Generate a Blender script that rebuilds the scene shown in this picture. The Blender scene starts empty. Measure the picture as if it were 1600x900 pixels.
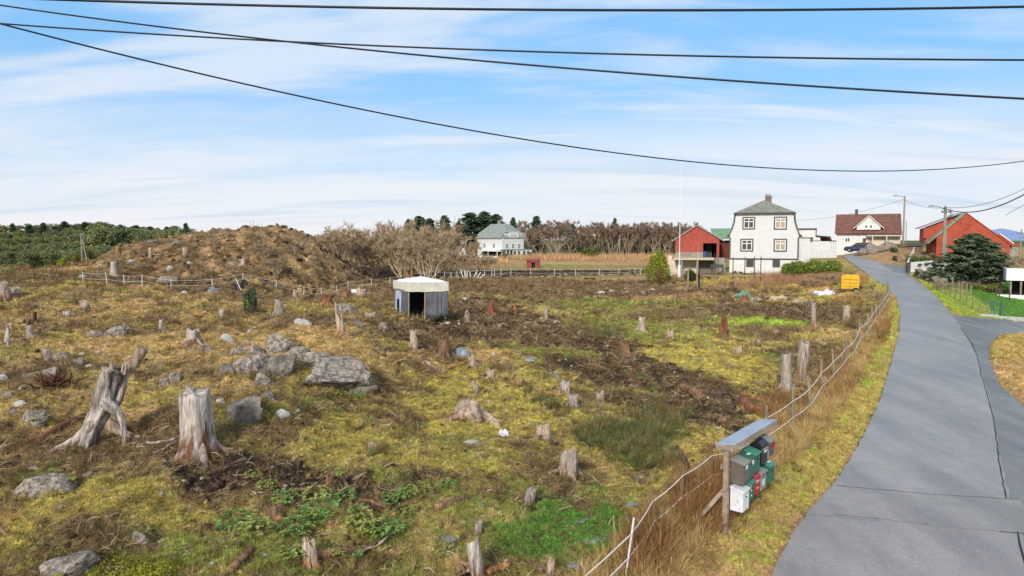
import bpy, bmesh, math, random
import numpy as np
from mathutils import Vector, Matrix
R = math.radians
rng = np.random.default_rng(7)
random.seed(7)
S = bpy.context.scene
COL = S.collection
# ------------------------------------------------------------------ camera
F = 1067.0; HC = 5.8; PITCH = R(4.02)
cam = bpy.data.objects.new('camera', bpy.data.cameras.new('camera'))
COL.objects.link(cam); S.camera = cam
cam.location = (0, 0, HC); cam.rotation_euler = (R(90) - PITCH, 0, 0)
cam.data.sensor_width = 36; cam.data.lens = 36 * F / 1600
cam.data.clip_start = .1; cam.data.clip_end = 30000
# ------------------------------------------------------------------ light
SUN_EL, SUN_AZ = 27, 200        # azimuth the light comes from, clockwise from +Y
w = bpy.data.worlds.new('World'); S.world = w; w.use_nodes = True
nt = w.node_tree; N = nt.nodes; L = nt.links; N.clear()
def node(T, **k):
    n = N.new(T)
    for a, b in k.items(): setattr(n, a, b)
    return n
sky = node('ShaderNodeTexSky', sky_type='NISHITA', sun_disc=False, sun_elevation=R(SUN_EL), sun_rotation=R(SUN_AZ), air_density=1.0, dust_density=.6, ozone_density=2.0)
geo = node('ShaderNodeTexCoord'); sep = node('ShaderNodeSeparateXYZ'); L.new(geo.outputs['Generated'], sep.inputs[0])
def mth(op, a, b=None, cl=False):
    n = node('ShaderNodeMath', operation=op, use_clamp=cl)
    for i, v in enumerate((a, b)):
        if v is None: continue
        if isinstance(v, (int, float)): n.inputs[i].default_value = v
        else: L.new(v, n.inputs[i])
    return n.outputs[0]
zc = mth('MAXIMUM', sep.outputs[2], 0.0)
den = mth('ADD', zc, .16)
cx = mth('DIVIDE', sep.outputs[0], den); cy = mth('DIVIDE', sep.outputs[1], den)
comb = node('ShaderNodeCombineXYZ'); L.new(cx, comb.inputs[0]); L.new(cy, comb.inputs[1])
def wnoise(sc, loc, stretch, det=5, rough=.55, dist=.4):
    mp = node('ShaderNodeMapping'); mp.inputs['Location'].default_value = loc; mp.inputs['Scale'].default_value = stretch
    mp.inputs['Rotation'].default_value = (0, 0, .25)
    L.new(comb.outputs[0], mp.inputs[0])
    t = node('ShaderNodeTexNoise'); L.new(mp.outputs[0], t.inputs[0])
    t.inputs['Scale'].default_value = sc; t.inputs['Detail'].default_value = det; t.inputs['Roughness'].default_value = rough; t.inputs['Distortion'].default_value = dist
    return t.outputs[0]
def wramp(src, a, b, va=0., vb=1.):
    n = node('ShaderNodeMapRange', interpolation_type='SMOOTHSTEP')
    L.new(src, n.inputs[0]); n.inputs[1].default_value = a; n.inputs[2].default_value = b; n.inputs[3].default_value = va; n.inputs[4].default_value = vb
    return n.outputs[0]
def wmix(f, a, b, t='MIX'):
    n = node('ShaderNodeMixRGB', blend_type=t)
    if isinstance(f, (int, float)): n.inputs[0].default_value = f
    else: L.new(f, n.inputs[0])
    for i, v in ((1, a), (2, b)):
        if isinstance(v, tuple): n.inputs[i].default_value = (*v, 1)
        else: L.new(v, n.inputs[i])
    return n.outputs[0]
SKYS = .10
def skc(r, g, b): return tuple(((v / 255) ** 2.2) / SKYS / 1.36 for v in (r, g, b))
blue = wmix(1.0, sky.outputs[0], (.80, 1.12, 1.42), 'MULTIPLY')
blue = wmix(.80, blue, skc(140, 196, 246))
low = wmix(wramp(zc, 0.0, .25), skc(228, 236, 243), blue)            # pale towards the horizon
c1 = wramp(wnoise(1.1, (3.1, .7, 0), (1.0, 2.1, 1)), .44, .68)
c2 = wramp(wnoise(.55, (8.3, 2.2, 0), (.8, 2.8, 1), 6), .50, .64)
cm = mth('MAXIMUM', mth('MULTIPLY', c1, .45), mth('MULTIPLY', c2, .70))
lowband = wramp(zc, .20, .07)
c3 = wramp(wnoise(.8, (1.3, 5.2, 0), (.5, 1.6, 1), 5), .34, .62)
cm = mth('MAXIMUM', cm, mth('MULTIPLY', mth('MULTIPLY', c3, .95), lowband))
cm = mth('MAXIMUM', cm, mth('MULTIPLY', wramp(zc, .36, .62), .8))  # unseen pale cloud above the view, added to neutralise the blue ambient light
out = wmix(cm, low, skc(233, 238, 245))
g4 = mth('MULTIPLY', wramp(wnoise(1.0, (4.4, 9.9, 0), (.42, 2.6, 1), 5), .50, .70), mth('MULTIPLY', wramp(zc, .25, .10), .55))
out = wmix(g4, out, skc(188, 210, 230))                                # thin grey-blue streaks low down
out = wmix(wramp(zc, .05, -.005, 0, .5), out, skc(246, 240, 236))
bg = node('ShaderNodeBackground'); L.new(out, bg.inputs[0]); bg.inputs[1].default_value = SKYS
wo = node('ShaderNodeOutputWorld'); L.new(bg.outputs[0], wo.inputs[0])
sl = bpy.data.lights.new('sun', 'SUN'); sl.energy = 2.7; sl.angle = R(9); sl.color = (1, .93, .82)
sun = bpy.data.objects.new('sun', sl); COL.objects.link(sun)
az, el = R(SUN_AZ), R(SUN_EL)
dv = Vector((math.sin(az) * math.cos(el), math.cos(az) * math.cos(el), math.sin(el)))
sun.rotation_euler = dv.to_track_quat('Z', 'Y').to_euler(); sun.location = (0, 0, 60)
S.view_settings.view_transform = 'Standard'; S.view_settings.look = 'None'; S.view_settings.exposure = 0.50; S.view_settings.gamma = 1
S.view_settings.use_curve_mapping = False
S.render.engine = 'CYCLES'
# ------------------------------------------------------------------ helpers
def C(h):
    h = h.lstrip('#'); v = [int(h[i:i + 2], 16) / 255 for i in (0, 2, 4)]
    return np.array([(x / 12.92 if x <= .04045 else ((x + .055) / 1.055) ** 2.4) for x in v])
def hashn(xi, yi, seed):
    h = (xi.astype(np.int64) * 374761393 + yi.astype(np.int64) * 668265263 + seed * 144269531) & 0xffffffff
    h = ((h ^ (h >> 13)) * 1274126177) & 0xffffffff
    h = ((h ^ (h >> 16)) * 2246822519) & 0xffffffff
    return (h ^ (h >> 15)) / 4294967296.0
def gn(x, y, seed=0):
    x = np.asarray(x, float); y = np.asarray(y, float)
    xi = np.floor(x); yi = np.floor(y); fx = x - xi; fy = y - yi
    u = fx * fx * fx * (fx * (fx * 6 - 15) + 10); v = fy * fy * fy * (fy * (fy * 6 - 15) + 10)
    def g(ix, iy, dx, dy):
        a = hashn(ix, iy, seed) * 2 * math.pi
        return np.cos(a) * dx + np.sin(a) * dy
    a = g(xi, yi, fx, fy); b = g(xi + 1, yi, fx - 1, fy); c = g(xi, yi + 1, fx, fy - 1); d = g(xi + 1, yi + 1, fx - 1, fy - 1)
    return (a + (b - a) * u + (c + (d - c) * u - a - (b - a) * u) * v) * 1.5
def fbm(x, y, size, octv=4, seed=0, gain=.5):
    s = 0; a = 1.; t = 0; f = 1. / size
    for k in range(octv):
        s = s + a * gn(x * f + 17.3 * k, y * f - 9.1 * k, seed + k * 13); t += a; a *= gain; f *= 2.03
    return s / t * 1.25
def sstep(a, b, x): t = np.clip((x - a) / (b - a), 0, 1); return t * t * (3 - 2 * t)
_cp, _sp = math.cos(PITCH), math.sin(PITCH)
def P(px, py, Y):
    """world point seen at photo pixel (px,py) at a depth of Y metres"""
    u = (px - 800) / F; v = (450 - py) / F
    dx, dy, dz = u, _cp + v * _sp, -_sp + v * _cp
    return np.array((dx / dy * Y, Y, HC + dz / dy * Y))
# ------------------------------------------------------------------ terrain: heights measured off the place, smooth sheet through them
CT = [(1205,900,11.8),(1600,900,11.8),(1450,700,19),(1455,600,26.5),(1455,520,38),(1430,470,52),(1400,440,66),(1360,415,86),(1318,399,108),
 (1310,393,135),(1380,470,53),(1340,540,35.5),(1290,615,25.6),(1200,700,18.5),(1050,820,13.7),(1550,480,50),(1590,460,60),(1595,420,85),(1590,510,42),(1580,560,32),(1600,640,23),
 (1480,430,70),(1390,387,100),(1430,398,92),(1340,394,112),(1400,396,116),(1500,405,92),(1600,396,120),(1420,415,84),
 (0,900,9),(200,900,9.4),(400,900,10),(600,900,10.8),(800,900,11.5),(1000,890,11.9),
 (0,700,13),(150,700,13.6),(310,712,13.4),(0,620,17.5),(180,600,18.5),(0,550,24),(0,490,37),(0,450,52),(80,430,62),(0,432,70),(150,440,60),
 (400,640,15.5),(520,612,18.5),(430,560,22.5),(540,548,25),(300,560,24),(400,500,34),(300,470,45),(150,480,44),(220,520,32),
 (600,480,39),(580,520,30),(650,502,37),(700,500,38.5),(700,640,19),(600,600,20.8),(700,560,26.5),(500,700,14.6),(600,760,13.4),(400,780,12.2),(200,780,11.2),(800,760,14.3),
 (900,640,21.6),(1100,640,22.7),(1000,800,14.2),(950,720,17.3),(800,560,27.5),(800,600,23.4),(900,560,30),(1000,540,34),(1100,540,35.5),(1200,560,32),(1240,610,26.3),(1000,600,26),
 (800,500,44),(950,490,50),(1100,500,48),(1180,480,57),(1000,460,67),(1200,452,70),(800,460,64),(700,460,62),(860,440,80),(1000,440,80),
 (250,438,64),(350,440,66),(450,440,70),(540,440,77),(650,437,84),(800,430,96),(1000,426,103),(700,424,110),(900,418,120),
 (1150,430,76),(1050,435,82),(1250,425,78),(1320,456,66),(1240,440,74),(1090,430,84),
 (170,402,76),(205,386,78),(290,372,80),(400,361,82),(470,366,84),(515,392,86),(555,424,90),(470,405,76),(300,405,70),(400,395,73),
 (60,424,95),(150,416,100),(240,405,110),(700,412,140),(850,405,150),(1000,408,150),(1150,410,140)]
WP = [(-60,110,2.5),(-40,115,2.5),(-20,115,2),(-90,160,3),(0,220,1.5),(80,220,2),(150,220,4),(-150,300,8),(-250,300,8),(-60,300,4),(0,400,1),(300,400,1),(-400,400,6),(0,1500,-1),(1500,1500,-1),(-1500,1500,-1),
 (0,6000,-2),(5000,6000,-2),(-5000,6000,-2),(-12,2,2),(-4,0,1.),(5,0,0),(14,2,-.1),(-30,5,2.6),(30,8,.1),(-12,-3,2),(14,-3,-.1)]
ctl = np.array([P(*c) for c in CT] + [np.array(c, float) for c in WP])
def warp(x, y): yy = np.maximum(np.asarray(y, float), -3.5) + 6; return np.asarray(x, float) / yy * 2.0, np.log(yy)
cu, cw = warp(ctl[:, 0], ctl[:, 1])
def tk(r2): return .5 * r2 * np.log(r2 + 1e-9)
_n = len(ctl)
_A = np.zeros((_n + 3, _n + 3)); _r2 = (cu[:, None] - cu[None]) ** 2 + (cw[:, None] - cw[None]) ** 2
_A[:_n, :_n] = tk(_r2) + np.eye(_n) * 2e-4
_A[:_n, _n] = 1; _A[:_n, _n + 1] = cu; _A[:_n, _n + 2] = cw; _A[_n:, :_n] = _A[:_n, _n:].T
_sol = np.linalg.solve(_A, np.concatenate([ctl[:, 2], np.zeros(3)]))
def base_h(x, y):
    x = np.atleast_1d(np.asarray(x, float)).ravel(); y = np.atleast_1d(np.asarray(y, float)).ravel()
    out = np.empty(len(x))
    for i in range(0, len(x), 40000):
        u, v = warp(x[i:i + 40000], y[i:i + 40000])
        out[i:i + 40000] = tk((u[:, None] - cu) ** 2 + (v[:, None] - cw) ** 2) @ _sol[:_n] + _sol[_n] + _sol[_n + 1] * u + _sol[_n + 2] * v
    return out
_ys = np.exp(np.linspace(math.log(4.), math.log(900.), 900))
def hit(px, py, fn=None):
    fn = fn or base_h
    p = P(px, py, 1.0); d = p - np.array((0, 0, HC))
    zz = HC + d[2] * _ys; h = fn(d[0] * _ys, _ys)
    k = np.argmax(zz < h)
    if k == 0: k = len(_ys) - 1
    a = zz[k - 1] - h[k - 1]; b = h[k] - zz[k]; t = a / (a + b + 1e-9)
    Y = _ys[k - 1] + (_ys[k] - _ys[k - 1]) * np.clip(t, 0, 1)
    return np.array((d[0] * Y, Y, HC + d[2] * Y))
# road edges and fence line (world polylines x(y))
RL = [(1205,900),(1232,848),(1262,800),(1300,760),(1318,735),(1345,690),(1378,620),(1395,560),(1405,520),(1408,490),(1402,468),(1385,447),(1350,423),(1325,407),(1309,399)]
RR = [(1625,900),(1600,840),(1578,780),(1562,700),(1550,650),(1540,600),(1528,560),(1508,520),(1487,490),(1462,462),(1440,443),(1412,428),(1375,410),(1345,402),(1326,398.5)]
FL = [(960,905),(1027,835),(1064,800),(1110,762),(1180,712),(1238,668),(1268,640),(1292,614),(1309,592),(1323,572),(1337,552),(1348,535),(1358,520),(1366,506),(1373,494),(1380,480),(1385,468)]
def poly(px): 
    a = np.array([hit(*q) for q in px]); o = np.argsort(a[:, 1]); return a[o]
rl, rr, fl = poly(RL), poly(RR), poly(FL)
def ext(a):   # continue the near end towards and past the camera
    s = (a[1] - a[0]) / (a[1, 1] - a[0, 1]); return np.vstack([a[0] + s * (-5 - a[0, 1]), a])
rl, rr, fl = ext(rl), ext(rr), ext(fl)
rl[0, 0] = rl[1, 0] - 3.2; rr[0, 0] = rr[1, 0] - .6
XL = lambda y: np.interp(y, rl[:, 1], rl[:, 0]); XR = lambda y: np.interp(y, rr[:, 1], rr[:, 0]); XF = lambda y: np.interp(y, fl[:, 1], fl[:, 0])
ROADEND = rl[-1, 1]
# side drive and old asphalt apron to the right of the road (polygons, world xy)
def wp(lst): return np.array([hit(*q)[:2] for q in lst])
DRIVE = wp([(1478,488),(1500,493),(1545,497),(1600,503),(1680,512),(1680,530),(1600,520),(1562,522),(1548,535),(1545,560),(1562,600),(1600,634),(1700,700),(1800,900),(1622,905),(1574,780),(1560,700),(1548,650),(1538,600),(1526,560),(1506,520)])
DRIVE2 = wp([(1372,409),(1385,412),(1412,414),(1420,422),(1424,434),(1418,434),(1400,424)])
def inpoly(x, y, poly):
    x = np.asarray(x); y = np.asarray(y); ins = np.zeros(x.shape, bool); n = len(poly)
    for i in range(n):
        x1, y1 = poly[i]; x2, y2 = poly[(i + 1) % n]
        c = ((y1 > y) != (y2 > y)) & (x < (x2 - x1) * (y - y1) / (y2 - y1 + 1e-12) + x1); ins ^= c
    return ins
def segdist(x, y, poly, closed=True):
    d = np.full(np.shape(x), 1e9); n = len(poly)
    for i in range(n if closed else n - 1):
        a = poly[i]; b = poly[(i + 1) % n]; ab = b - a; L2 = ab @ ab + 1e-12
        t = np.clip(((x - a[0]) * ab[0] + (y - a[1]) * ab[1]) / L2, 0, 1)
        d = np.minimum(d, np.hypot(x - a[0] - t * ab[0], y - a[1] - t * ab[1]))
    return d
def sdf(x, y, poly): d = segdist(x, y, poly); return np.where(inpoly(x, y, poly), -d, d)
def road_d(x, y):
    """signed distance-like: negative inside the road"""
    a = XL(y) - x; b = x - XR(y)
    d = np.maximum(a, b)
    return np.where(y > ROADEND + 2, 50, d)
FLAT = [DRIVE, DRIVE2]
# flat sites for buildings: (x, y, radius)
def paved(x, y):
    d = road_d(x, y)
    m = y < 130
    if np.any(m):
        for p_ in FLAT:
            dd = d[m] if hasattr(d, '__len__') else d
            d[m] = np.minimum(d[m], sdf(x[m], y[m], p_))
    return d
MOUND = wp([(120,437),(200,439),(300,441),(420,441),(540,440)])
def mound_w(x, y):
    px = 800 + x / np.maximum(y, 1) * F
    return sstep(115, 200, px) * sstep(590, 520, px) * sstep(57, 66, y) * sstep(120, 100, y)
def height(x, y, raw=False):
    x = np.atleast_1d(np.asarray(x, float)).ravel(); y = np.atleast_1d(np.asarray(y, float)).ravel()
    b = base_h(x, y)
    pd = paved(x, y)
    k = sstep(.15, 2.5, pd); near = sstep(140, 60, y)
    rough = k * near
    lf = sstep(3, -8, x - (y - 10) * .15)     # left field is more hummocky
    d = fbm(x, y, 5.5, 2, 1) * (.12 + .30 * lf) + fbm(x, y, 1.6, 3, 2) * (.07 + .15 * lf) + np.abs(fbm(x, y, .8, 3, 3)) * .20 + fbm(x, y, .25, 2, 5) * .045
    mw = mound_w(x, y)
    d = d + mw * (fbm(x, y, 5.5, 5, 9, .62) * 1.5 + np.abs(fbm(x, y, 1.4, 3, 8)) * .7 - .3)
    lawn = sstep(0, 1.5, x - XR(y)) * sstep(20, 28, y)
    d = d * (1 - .75 * lawn)
    verge = sstep(-1.8, .2, x - XF(y)) * (x < XL(y)) * (y < 75)
    d = d * (1 - .55 * verge) + verge * k * .02
    h = b + d * rough
    if not raw: h = h - .10 * sstep(.35, -.05, pd)
    return h
def Hz(x, y): return float(height([x], [y])[0])
def G(px, py): return hit(px, py, height)
# ------------------------------------------------------------------ colour zones of the ground
KIN = dict(moss=0, olive=1, straw=2, brown=3, mud=4, lush=5, bright=6, tan=7)
PAL = np.array([C('#ac9c50'), C('#81833f'), C('#bd9e68'), C('#87704f'), C('#3a302a'), C('#5a8334'), C('#93a53f'), C('#b59068')]) * 1.04
PATCH = [ # px,py,rx,ry,kind,strength
 (330,745,90,40,'mud',1.05),(500,775,150,40,'mud',.95),(450,745,80,18,'mud',.5),(640,760,60,20,'mud',.5),(600,870,80,20,'mud',.5),(160,700,110,30,'brown',.6),(60,580,90,40,'brown',.35),(820,700,150,40,'olive',.3),(700,800,160,60,'olive',.35),(250,720,120,40,'brown',.3),(450,650,120,30,'olive',.25),(230,540,150,25,'straw',.45),(200,480,160,30,'straw',.4),
 (470,540,170,30,'straw',.45),(90,560,60,60,'straw',.3),(560,700,160,40,'moss',.6),(430,720,80,25,'bright',.4),(250,800,120,30,'moss',.5),(120,850,180,35,'bright',.45),
 (330,860,120,40,'olive',.5),(600,540,60,20,'moss',.5),(800,660,120,40,'moss',.55),(720,600,100,30,'moss',.5),(590,470,60,12,'tan',.5),(520,465,90,14,'tan',.6),
 (520,510,60,18,'bright',.35),(550,640,90,25,'olive',.3),(640,700,100,25,'tan',.35),
 (900,810,190,70,'lush',1.0),(700,850,120,50,'lush',.7),(540,830,140,45,'lush',.55),(880,745,60,20,'mud',.35),(1000,720,70,50,'lush',.7),(1000,860,90,40,'lush',.8),(960,860,60,30,'mud',.45),
 (820,880,60,25,'mud',.35),(970,690,90,30,'olive',.8),(830,870,60,20,'lush',.4),
 (800,520,130,26,'mud',.8),(1000,474,190,7,'lush',.7),(780,560,60,12,'lush',.4),(1130,640,60,20,'lush',.45),(690,575,40,10,'lush',.3),(900,493,110,7,'bright',.7),(740,540,60,20,'lush',.45),(880,600,60,16,'lush',.35),(1080,600,90,25,'lush',.6),(1060,690,60,30,'lush',.5),(1150,590,90,25,'moss',.4),(1020,585,80,24,'mud',1.0),(900,575,70,12,'mud',.8),(860,530,70,8,'mud',.7),(1240,560,40,14,'mud',.7),(420,440,120,4,'mud',.6),(1090,600,60,14,'mud',.6),(950,540,90,20,'mud',.5),(1090,655,60,18,'mud',.7),(650,540,50,25,'mud',.6),(760,490,90,16,'mud',1.1),(680,520,70,16,'mud',.8),(880,480,100,6,'olive',.7),(900,560,110,26,'olive',.5),(980,580,90,25,'mud',.6),(960,620,60,30,'mud',.4),(1030,620,90,45,'lush',.6),
 (1060,640,110,30,'mud',.45),(1150,630,90,22,'mud',.7),(1100,560,100,25,'moss',.5),(1000,520,90,16,'olive',.5),(1120,520,110,16,'bright',.6),(1050,480,190,14,'bright',.65),(1190,507,70,10,'bright',1.1),(1160,505,110,9,'bright',.7),
 (930,482,90,9,'lush',.6),(1190,486,150,10,'mud',1.0),(1280,500,80,14,'mud',.6),(1300,470,60,8,'moss',.6),(1280,560,60,30,'brown',.5),(1200,600,60,25,'brown',.4),(1260,620,50,40,'mud',.5),
 (1000,462,190,4,'mud',.9),(760,472,110,5,'mud',.5),(850,447,230,10,'brown',1.1),(850,447,230,10,'tan',.7),(700,447,80,8,'mud',.5),(1020,445,80,9,'mud',.5),(690,452,120,9,'brown',1.0),(850,425,250,4,'mud',1.2),(640,430,200,7,'mud',1.2),
 (1060,462,130,7,'tan',.6),(1150,440,100,8,'moss',.8),(1120,447,90,4,'tan',.9),(1150,431,50,4,'bright',.9),(1250,440,90,10,'tan',1.2),(1000,435,50,6,'tan',.9),
 (850,404,90,4,'bright',1.2),(950,408,170,5,'tan',1.2),(700,415,90,6,'tan',1.0),(900,411,100,2,'straw',.9),
 (60,440,120,12,'brown',.6),(250,444,200,6,'brown',.8),(300,455,160,12,'straw',.5),(20,425,60,6,'olive',.7),(130,420,70,6,'straw',.8),(600,445,60,4,'mud',.8),(480,450,120,5,'olive',.5),
 (1400,398,40,8,'tan',.9),(1430,400,30,8,'moss',.7)]
_pw = None
def patches():
    global _pw
    if _pw is None:
        _pw = []
        for px, py, rx, ry, k, s in PATCH:
            c = hit(px, py); a = hit(px, min(py + ry, 1100)); b = hit(px, max(py - ry, 392))
            if k == 'mud' and py > 440: s *= 1.15
            _pw.append((c[0], c[1], max(rx * c[1] / F, .3), max(c[1] - a[1], .4), max(b[1] - c[1], .4), KIN[k], s))
    return _pw
def zones(x, y):
    n = len(x); W = np.zeros((n, 8))
    W[:, 0] = .50; W[:, 1] = .44; W[:, 2] = .46; W[:, 3] = .40; W[:, 4] = .02; W[:, 5] = -.25; W[:, 6] = -.12; W[:, 7] = .22
    far = sstep(30, 60, y)
    for cx_, cy_, rx, rn, rf, k, s in patches():
        dy = y - cy_; ry = np.where(dy < 0, rn, rf)
        q = ((x - cx_) / rx) ** 2 + (dy / ry) ** 2
        m = q < 6
        W[m, k] += s * np.exp(-q[m] * 1.1)
    mw = mound_w(x, y); W[:, 3] += mw * 1.9; W[:, 4] += mw * 1.5; W[:, 2] += mw * 1.35; W[:, 7] += mw * 1.75
    # roadside verge
    df = x - XF(y); dl = XL(y) - x
    ver = sstep(-.5, .6, df) * (dl > -.5) * (y < 80)
    W *= (1 - ver)[:, None]
    q = np.clip(dl / np.maximum(XL(y) - XF(y), .3), 0, 1)
    W[:, 2] += ver * (.2 + 1.0 * sstep(.35, .8, q)); W[:, 0] += ver * (.75 + .25 * (1 - q)); W[:, 6] += ver * (.75 * sstep(.95, .4, q)); W[:, 7] += ver * (.6 + .5 * sstep(.25, 0, dl)); W[:, 1] += ver * .1; W[:, 3] += ver * (.1 + .9 * sstep(.3, 0, dl))
    # right of the road
    dr = x - XR(y); rt = sstep(-.3, .3, dr) * (y < 140)
    W *= (1 - rt)[:, None]
    nearb = sstep(44, 40, y)
    W[:, 2] += rt * nearb * 1.0; W[:, 7] += rt * nearb * .8; W[:, 0] += rt * nearb * .8; W[:, 6] += rt * nearb * .35
    lw = rt * (1 - nearb); edge = sstep(3.6, 2.6, dr)
    W[:, 6] += lw * (.95 * edge + .55 * (1 - edge)); W[:, 5] += lw * (1.1 * (1 - edge)); W[:, 0] += lw * .95 * edge; W[:, 2] += lw * .45 * edge; W[:, 7] += lw * sstep(70, 84, y) * 1.3
    W += 0.66 * np.stack([fbm(x, y, 2.2 if k < 4 else 1.5, 5, 30 + k * 7, .68) * (1.25 if k in (3, 4) else 1.0) + fbm(x, y, 14, 2, 90 + k) * .5 for k in range(8)], 1) * (1 - .6 * (lw > .5))[:, None] * (1 + 1.0 * mw)[:, None]
    cr = sstep(.30, .02, np.abs(fbm(x, y, .8, 3, 3))) * (x < XF(y)); W[:, 3] += .22 * cr; W[:, 4] += .20 * cr  # bare soil in creases; also paints shade between hummocks into the colour
    e = np.exp((W - W.max(1)[:, None]) * 13); return e / e.sum(1)[:, None]
def zone_col(x, y, Z=None):
    Z = zones(x, y) if Z is None else Z
    c = Z @ PAL
    v = 1 + .22 * fbm(x, y, .9, 3, 55)
    return c * v[:, None]
# ------------------------------------------------------------------ object helpers
def setp(o, label=None, cat=None, group=None, kind=None):
    if label: o['label'] = label
    if cat: o['category'] = cat
    if group: o['group'] = group
    if kind: o['kind'] = kind
    return o
def thing(name, label, cat, loc=(0, 0, 0), rz=0, group=None):
    o = bpy.data.objects.new(name, None); COL.objects.link(o); o.empty_display_size = .2
    o.location = Vector([float(v) for v in loc]); o.rotation_euler = (0, 0, rz); return setp(o, label, cat, group)
def mesh(name, verts, faces, m=None, cols=None, smooth=False):
    me = bpy.data.meshes.new(name)
    me.from_pydata([tuple(map(float, v)) for v in verts] if not isinstance(verts, np.ndarray) else verts.tolist(), [], faces if not isinstance(faces, np.ndarray) else faces.tolist())
    if m is not None: me.materials.append(m)
    if cols is not None:
        a = me.color_attributes.new('col', 'FLOAT_COLOR', 'POINT')
        cc = np.ones((len(me.vertices), 4), np.float32); cc[:, :3] = cols; a.data.foreach_set('color', cc.ravel())
    if smooth: me.polygons.foreach_set('use_smooth', np.ones(len(me.polygons), bool))
    me.update(); return me
def obj(name, me, parent=None, loc=None, rz=None):
    o = bpy.data.objects.new(name, me); COL.objects.link(o)
    if parent: o.parent = parent
    if loc is not None: o.location = Vector([float(v) for v in loc])
    if rz is not None: o.rotation_euler = (0, 0, rz)
    return o
def copy_tree(o, parent=None):
    c = o.copy(); COL.objects.link(c); c.parent = parent
    for ch in list(o.children): copy_tree(ch, c)
    return c
class MB:
    def __init__(s): s.v = []; s.f = []; s.c = []
    def add(s, v, f, c=None):
        n = len(s.v); s.v += [tuple(map(float, q)) for q in v]; s.f += [tuple(i + n for i in q) for q in f]
        s.c += [tuple(c) if c is not None else (1, 1, 1)] * len(v); return s
    def box(s, x0, x1, y0, y1, z0, z1, M=None, c=None):
        v = [(x, y, z) for z in (z0, z1) for y in (y0, y1) for x in (x0, x1)]
        if M is not None: v = [M @ Vector(q) for q in v]
        return s.add(v, [(0, 2, 3, 1), (4, 5, 7, 6), (0, 1, 5, 4), (2, 6, 7, 3), (0, 4, 6, 2), (1, 3, 7, 5)], c)
    def prism(s, pts, y0, y1, c=None):
        """polygon in (x,z), extruded along y"""
        n = len(pts); v = [(p[0], y0, p[1]) for p in pts] + [(p[0], y1, p[1]) for p in pts]
        f = [tuple(range(n)), tuple(range(2 * n - 1, n - 1, -1))] + [((i + 1) % n, i, i + n, (i + 1) % n + n) for i in range(n)]
        return s.add(v, f, c)
    def tube(s, pts, rad, n=6, c=None, cap=True, twist=0):
        pts = [Vector([float(q) for q in p]) for p in pts]; k = len(pts)
        if isinstance(rad, (int, float)): rad = [rad] * k
        v = []
        for i, p in enumerate(pts):
            t = (pts[min(i + 1, k - 1)] - pts[max(i - 1, 0)]).normalized()
            a = t.orthogonal() if i == 0 else (ax - t * ax.dot(t))
            if a.length < 1e-6: a = t.orthogonal()
            a.normalize(); ax = a; b = t.cross(a)
            for j in range(n):
                w_ = 2 * math.pi * j / n + twist * i
                v.append(p + (a * math.cos(w_) + b * math.sin(w_)) * rad[i])
        f = [(i * n + j, i * n + (j + 1) % n, (i + 1) * n + (j + 1) % n, (i + 1) * n + j) for i in range(k - 1) for j in range(n)]
        if cap: f += [tuple(range(n - 1, -1, -1)), tuple(range((k - 1) * n, k * n))]
        return s.add(v, f, c)
    def quad(s, a, b, c_, d, c=None): return s.add([a, b, c_, d], [(0, 1, 2, 3)], c)
    def build(s, name, m, parent=None, loc=None, rz=None, smooth=False, cols=False, bevel=0):
        me = mesh(name, s.v, s.f, m, np.array(s.c) if cols else None, smooth)
        if bevel:
            b = bmesh.new(); b.from_mesh(me)
            bmesh.ops.bevel(b, geom=b.edges[:], offset=bevel, segments=2, affect='EDGES', clamp_overlap=True)
            b.to_mesh(me); b.free()
        return obj(name, me, parent, loc, rz)
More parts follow.
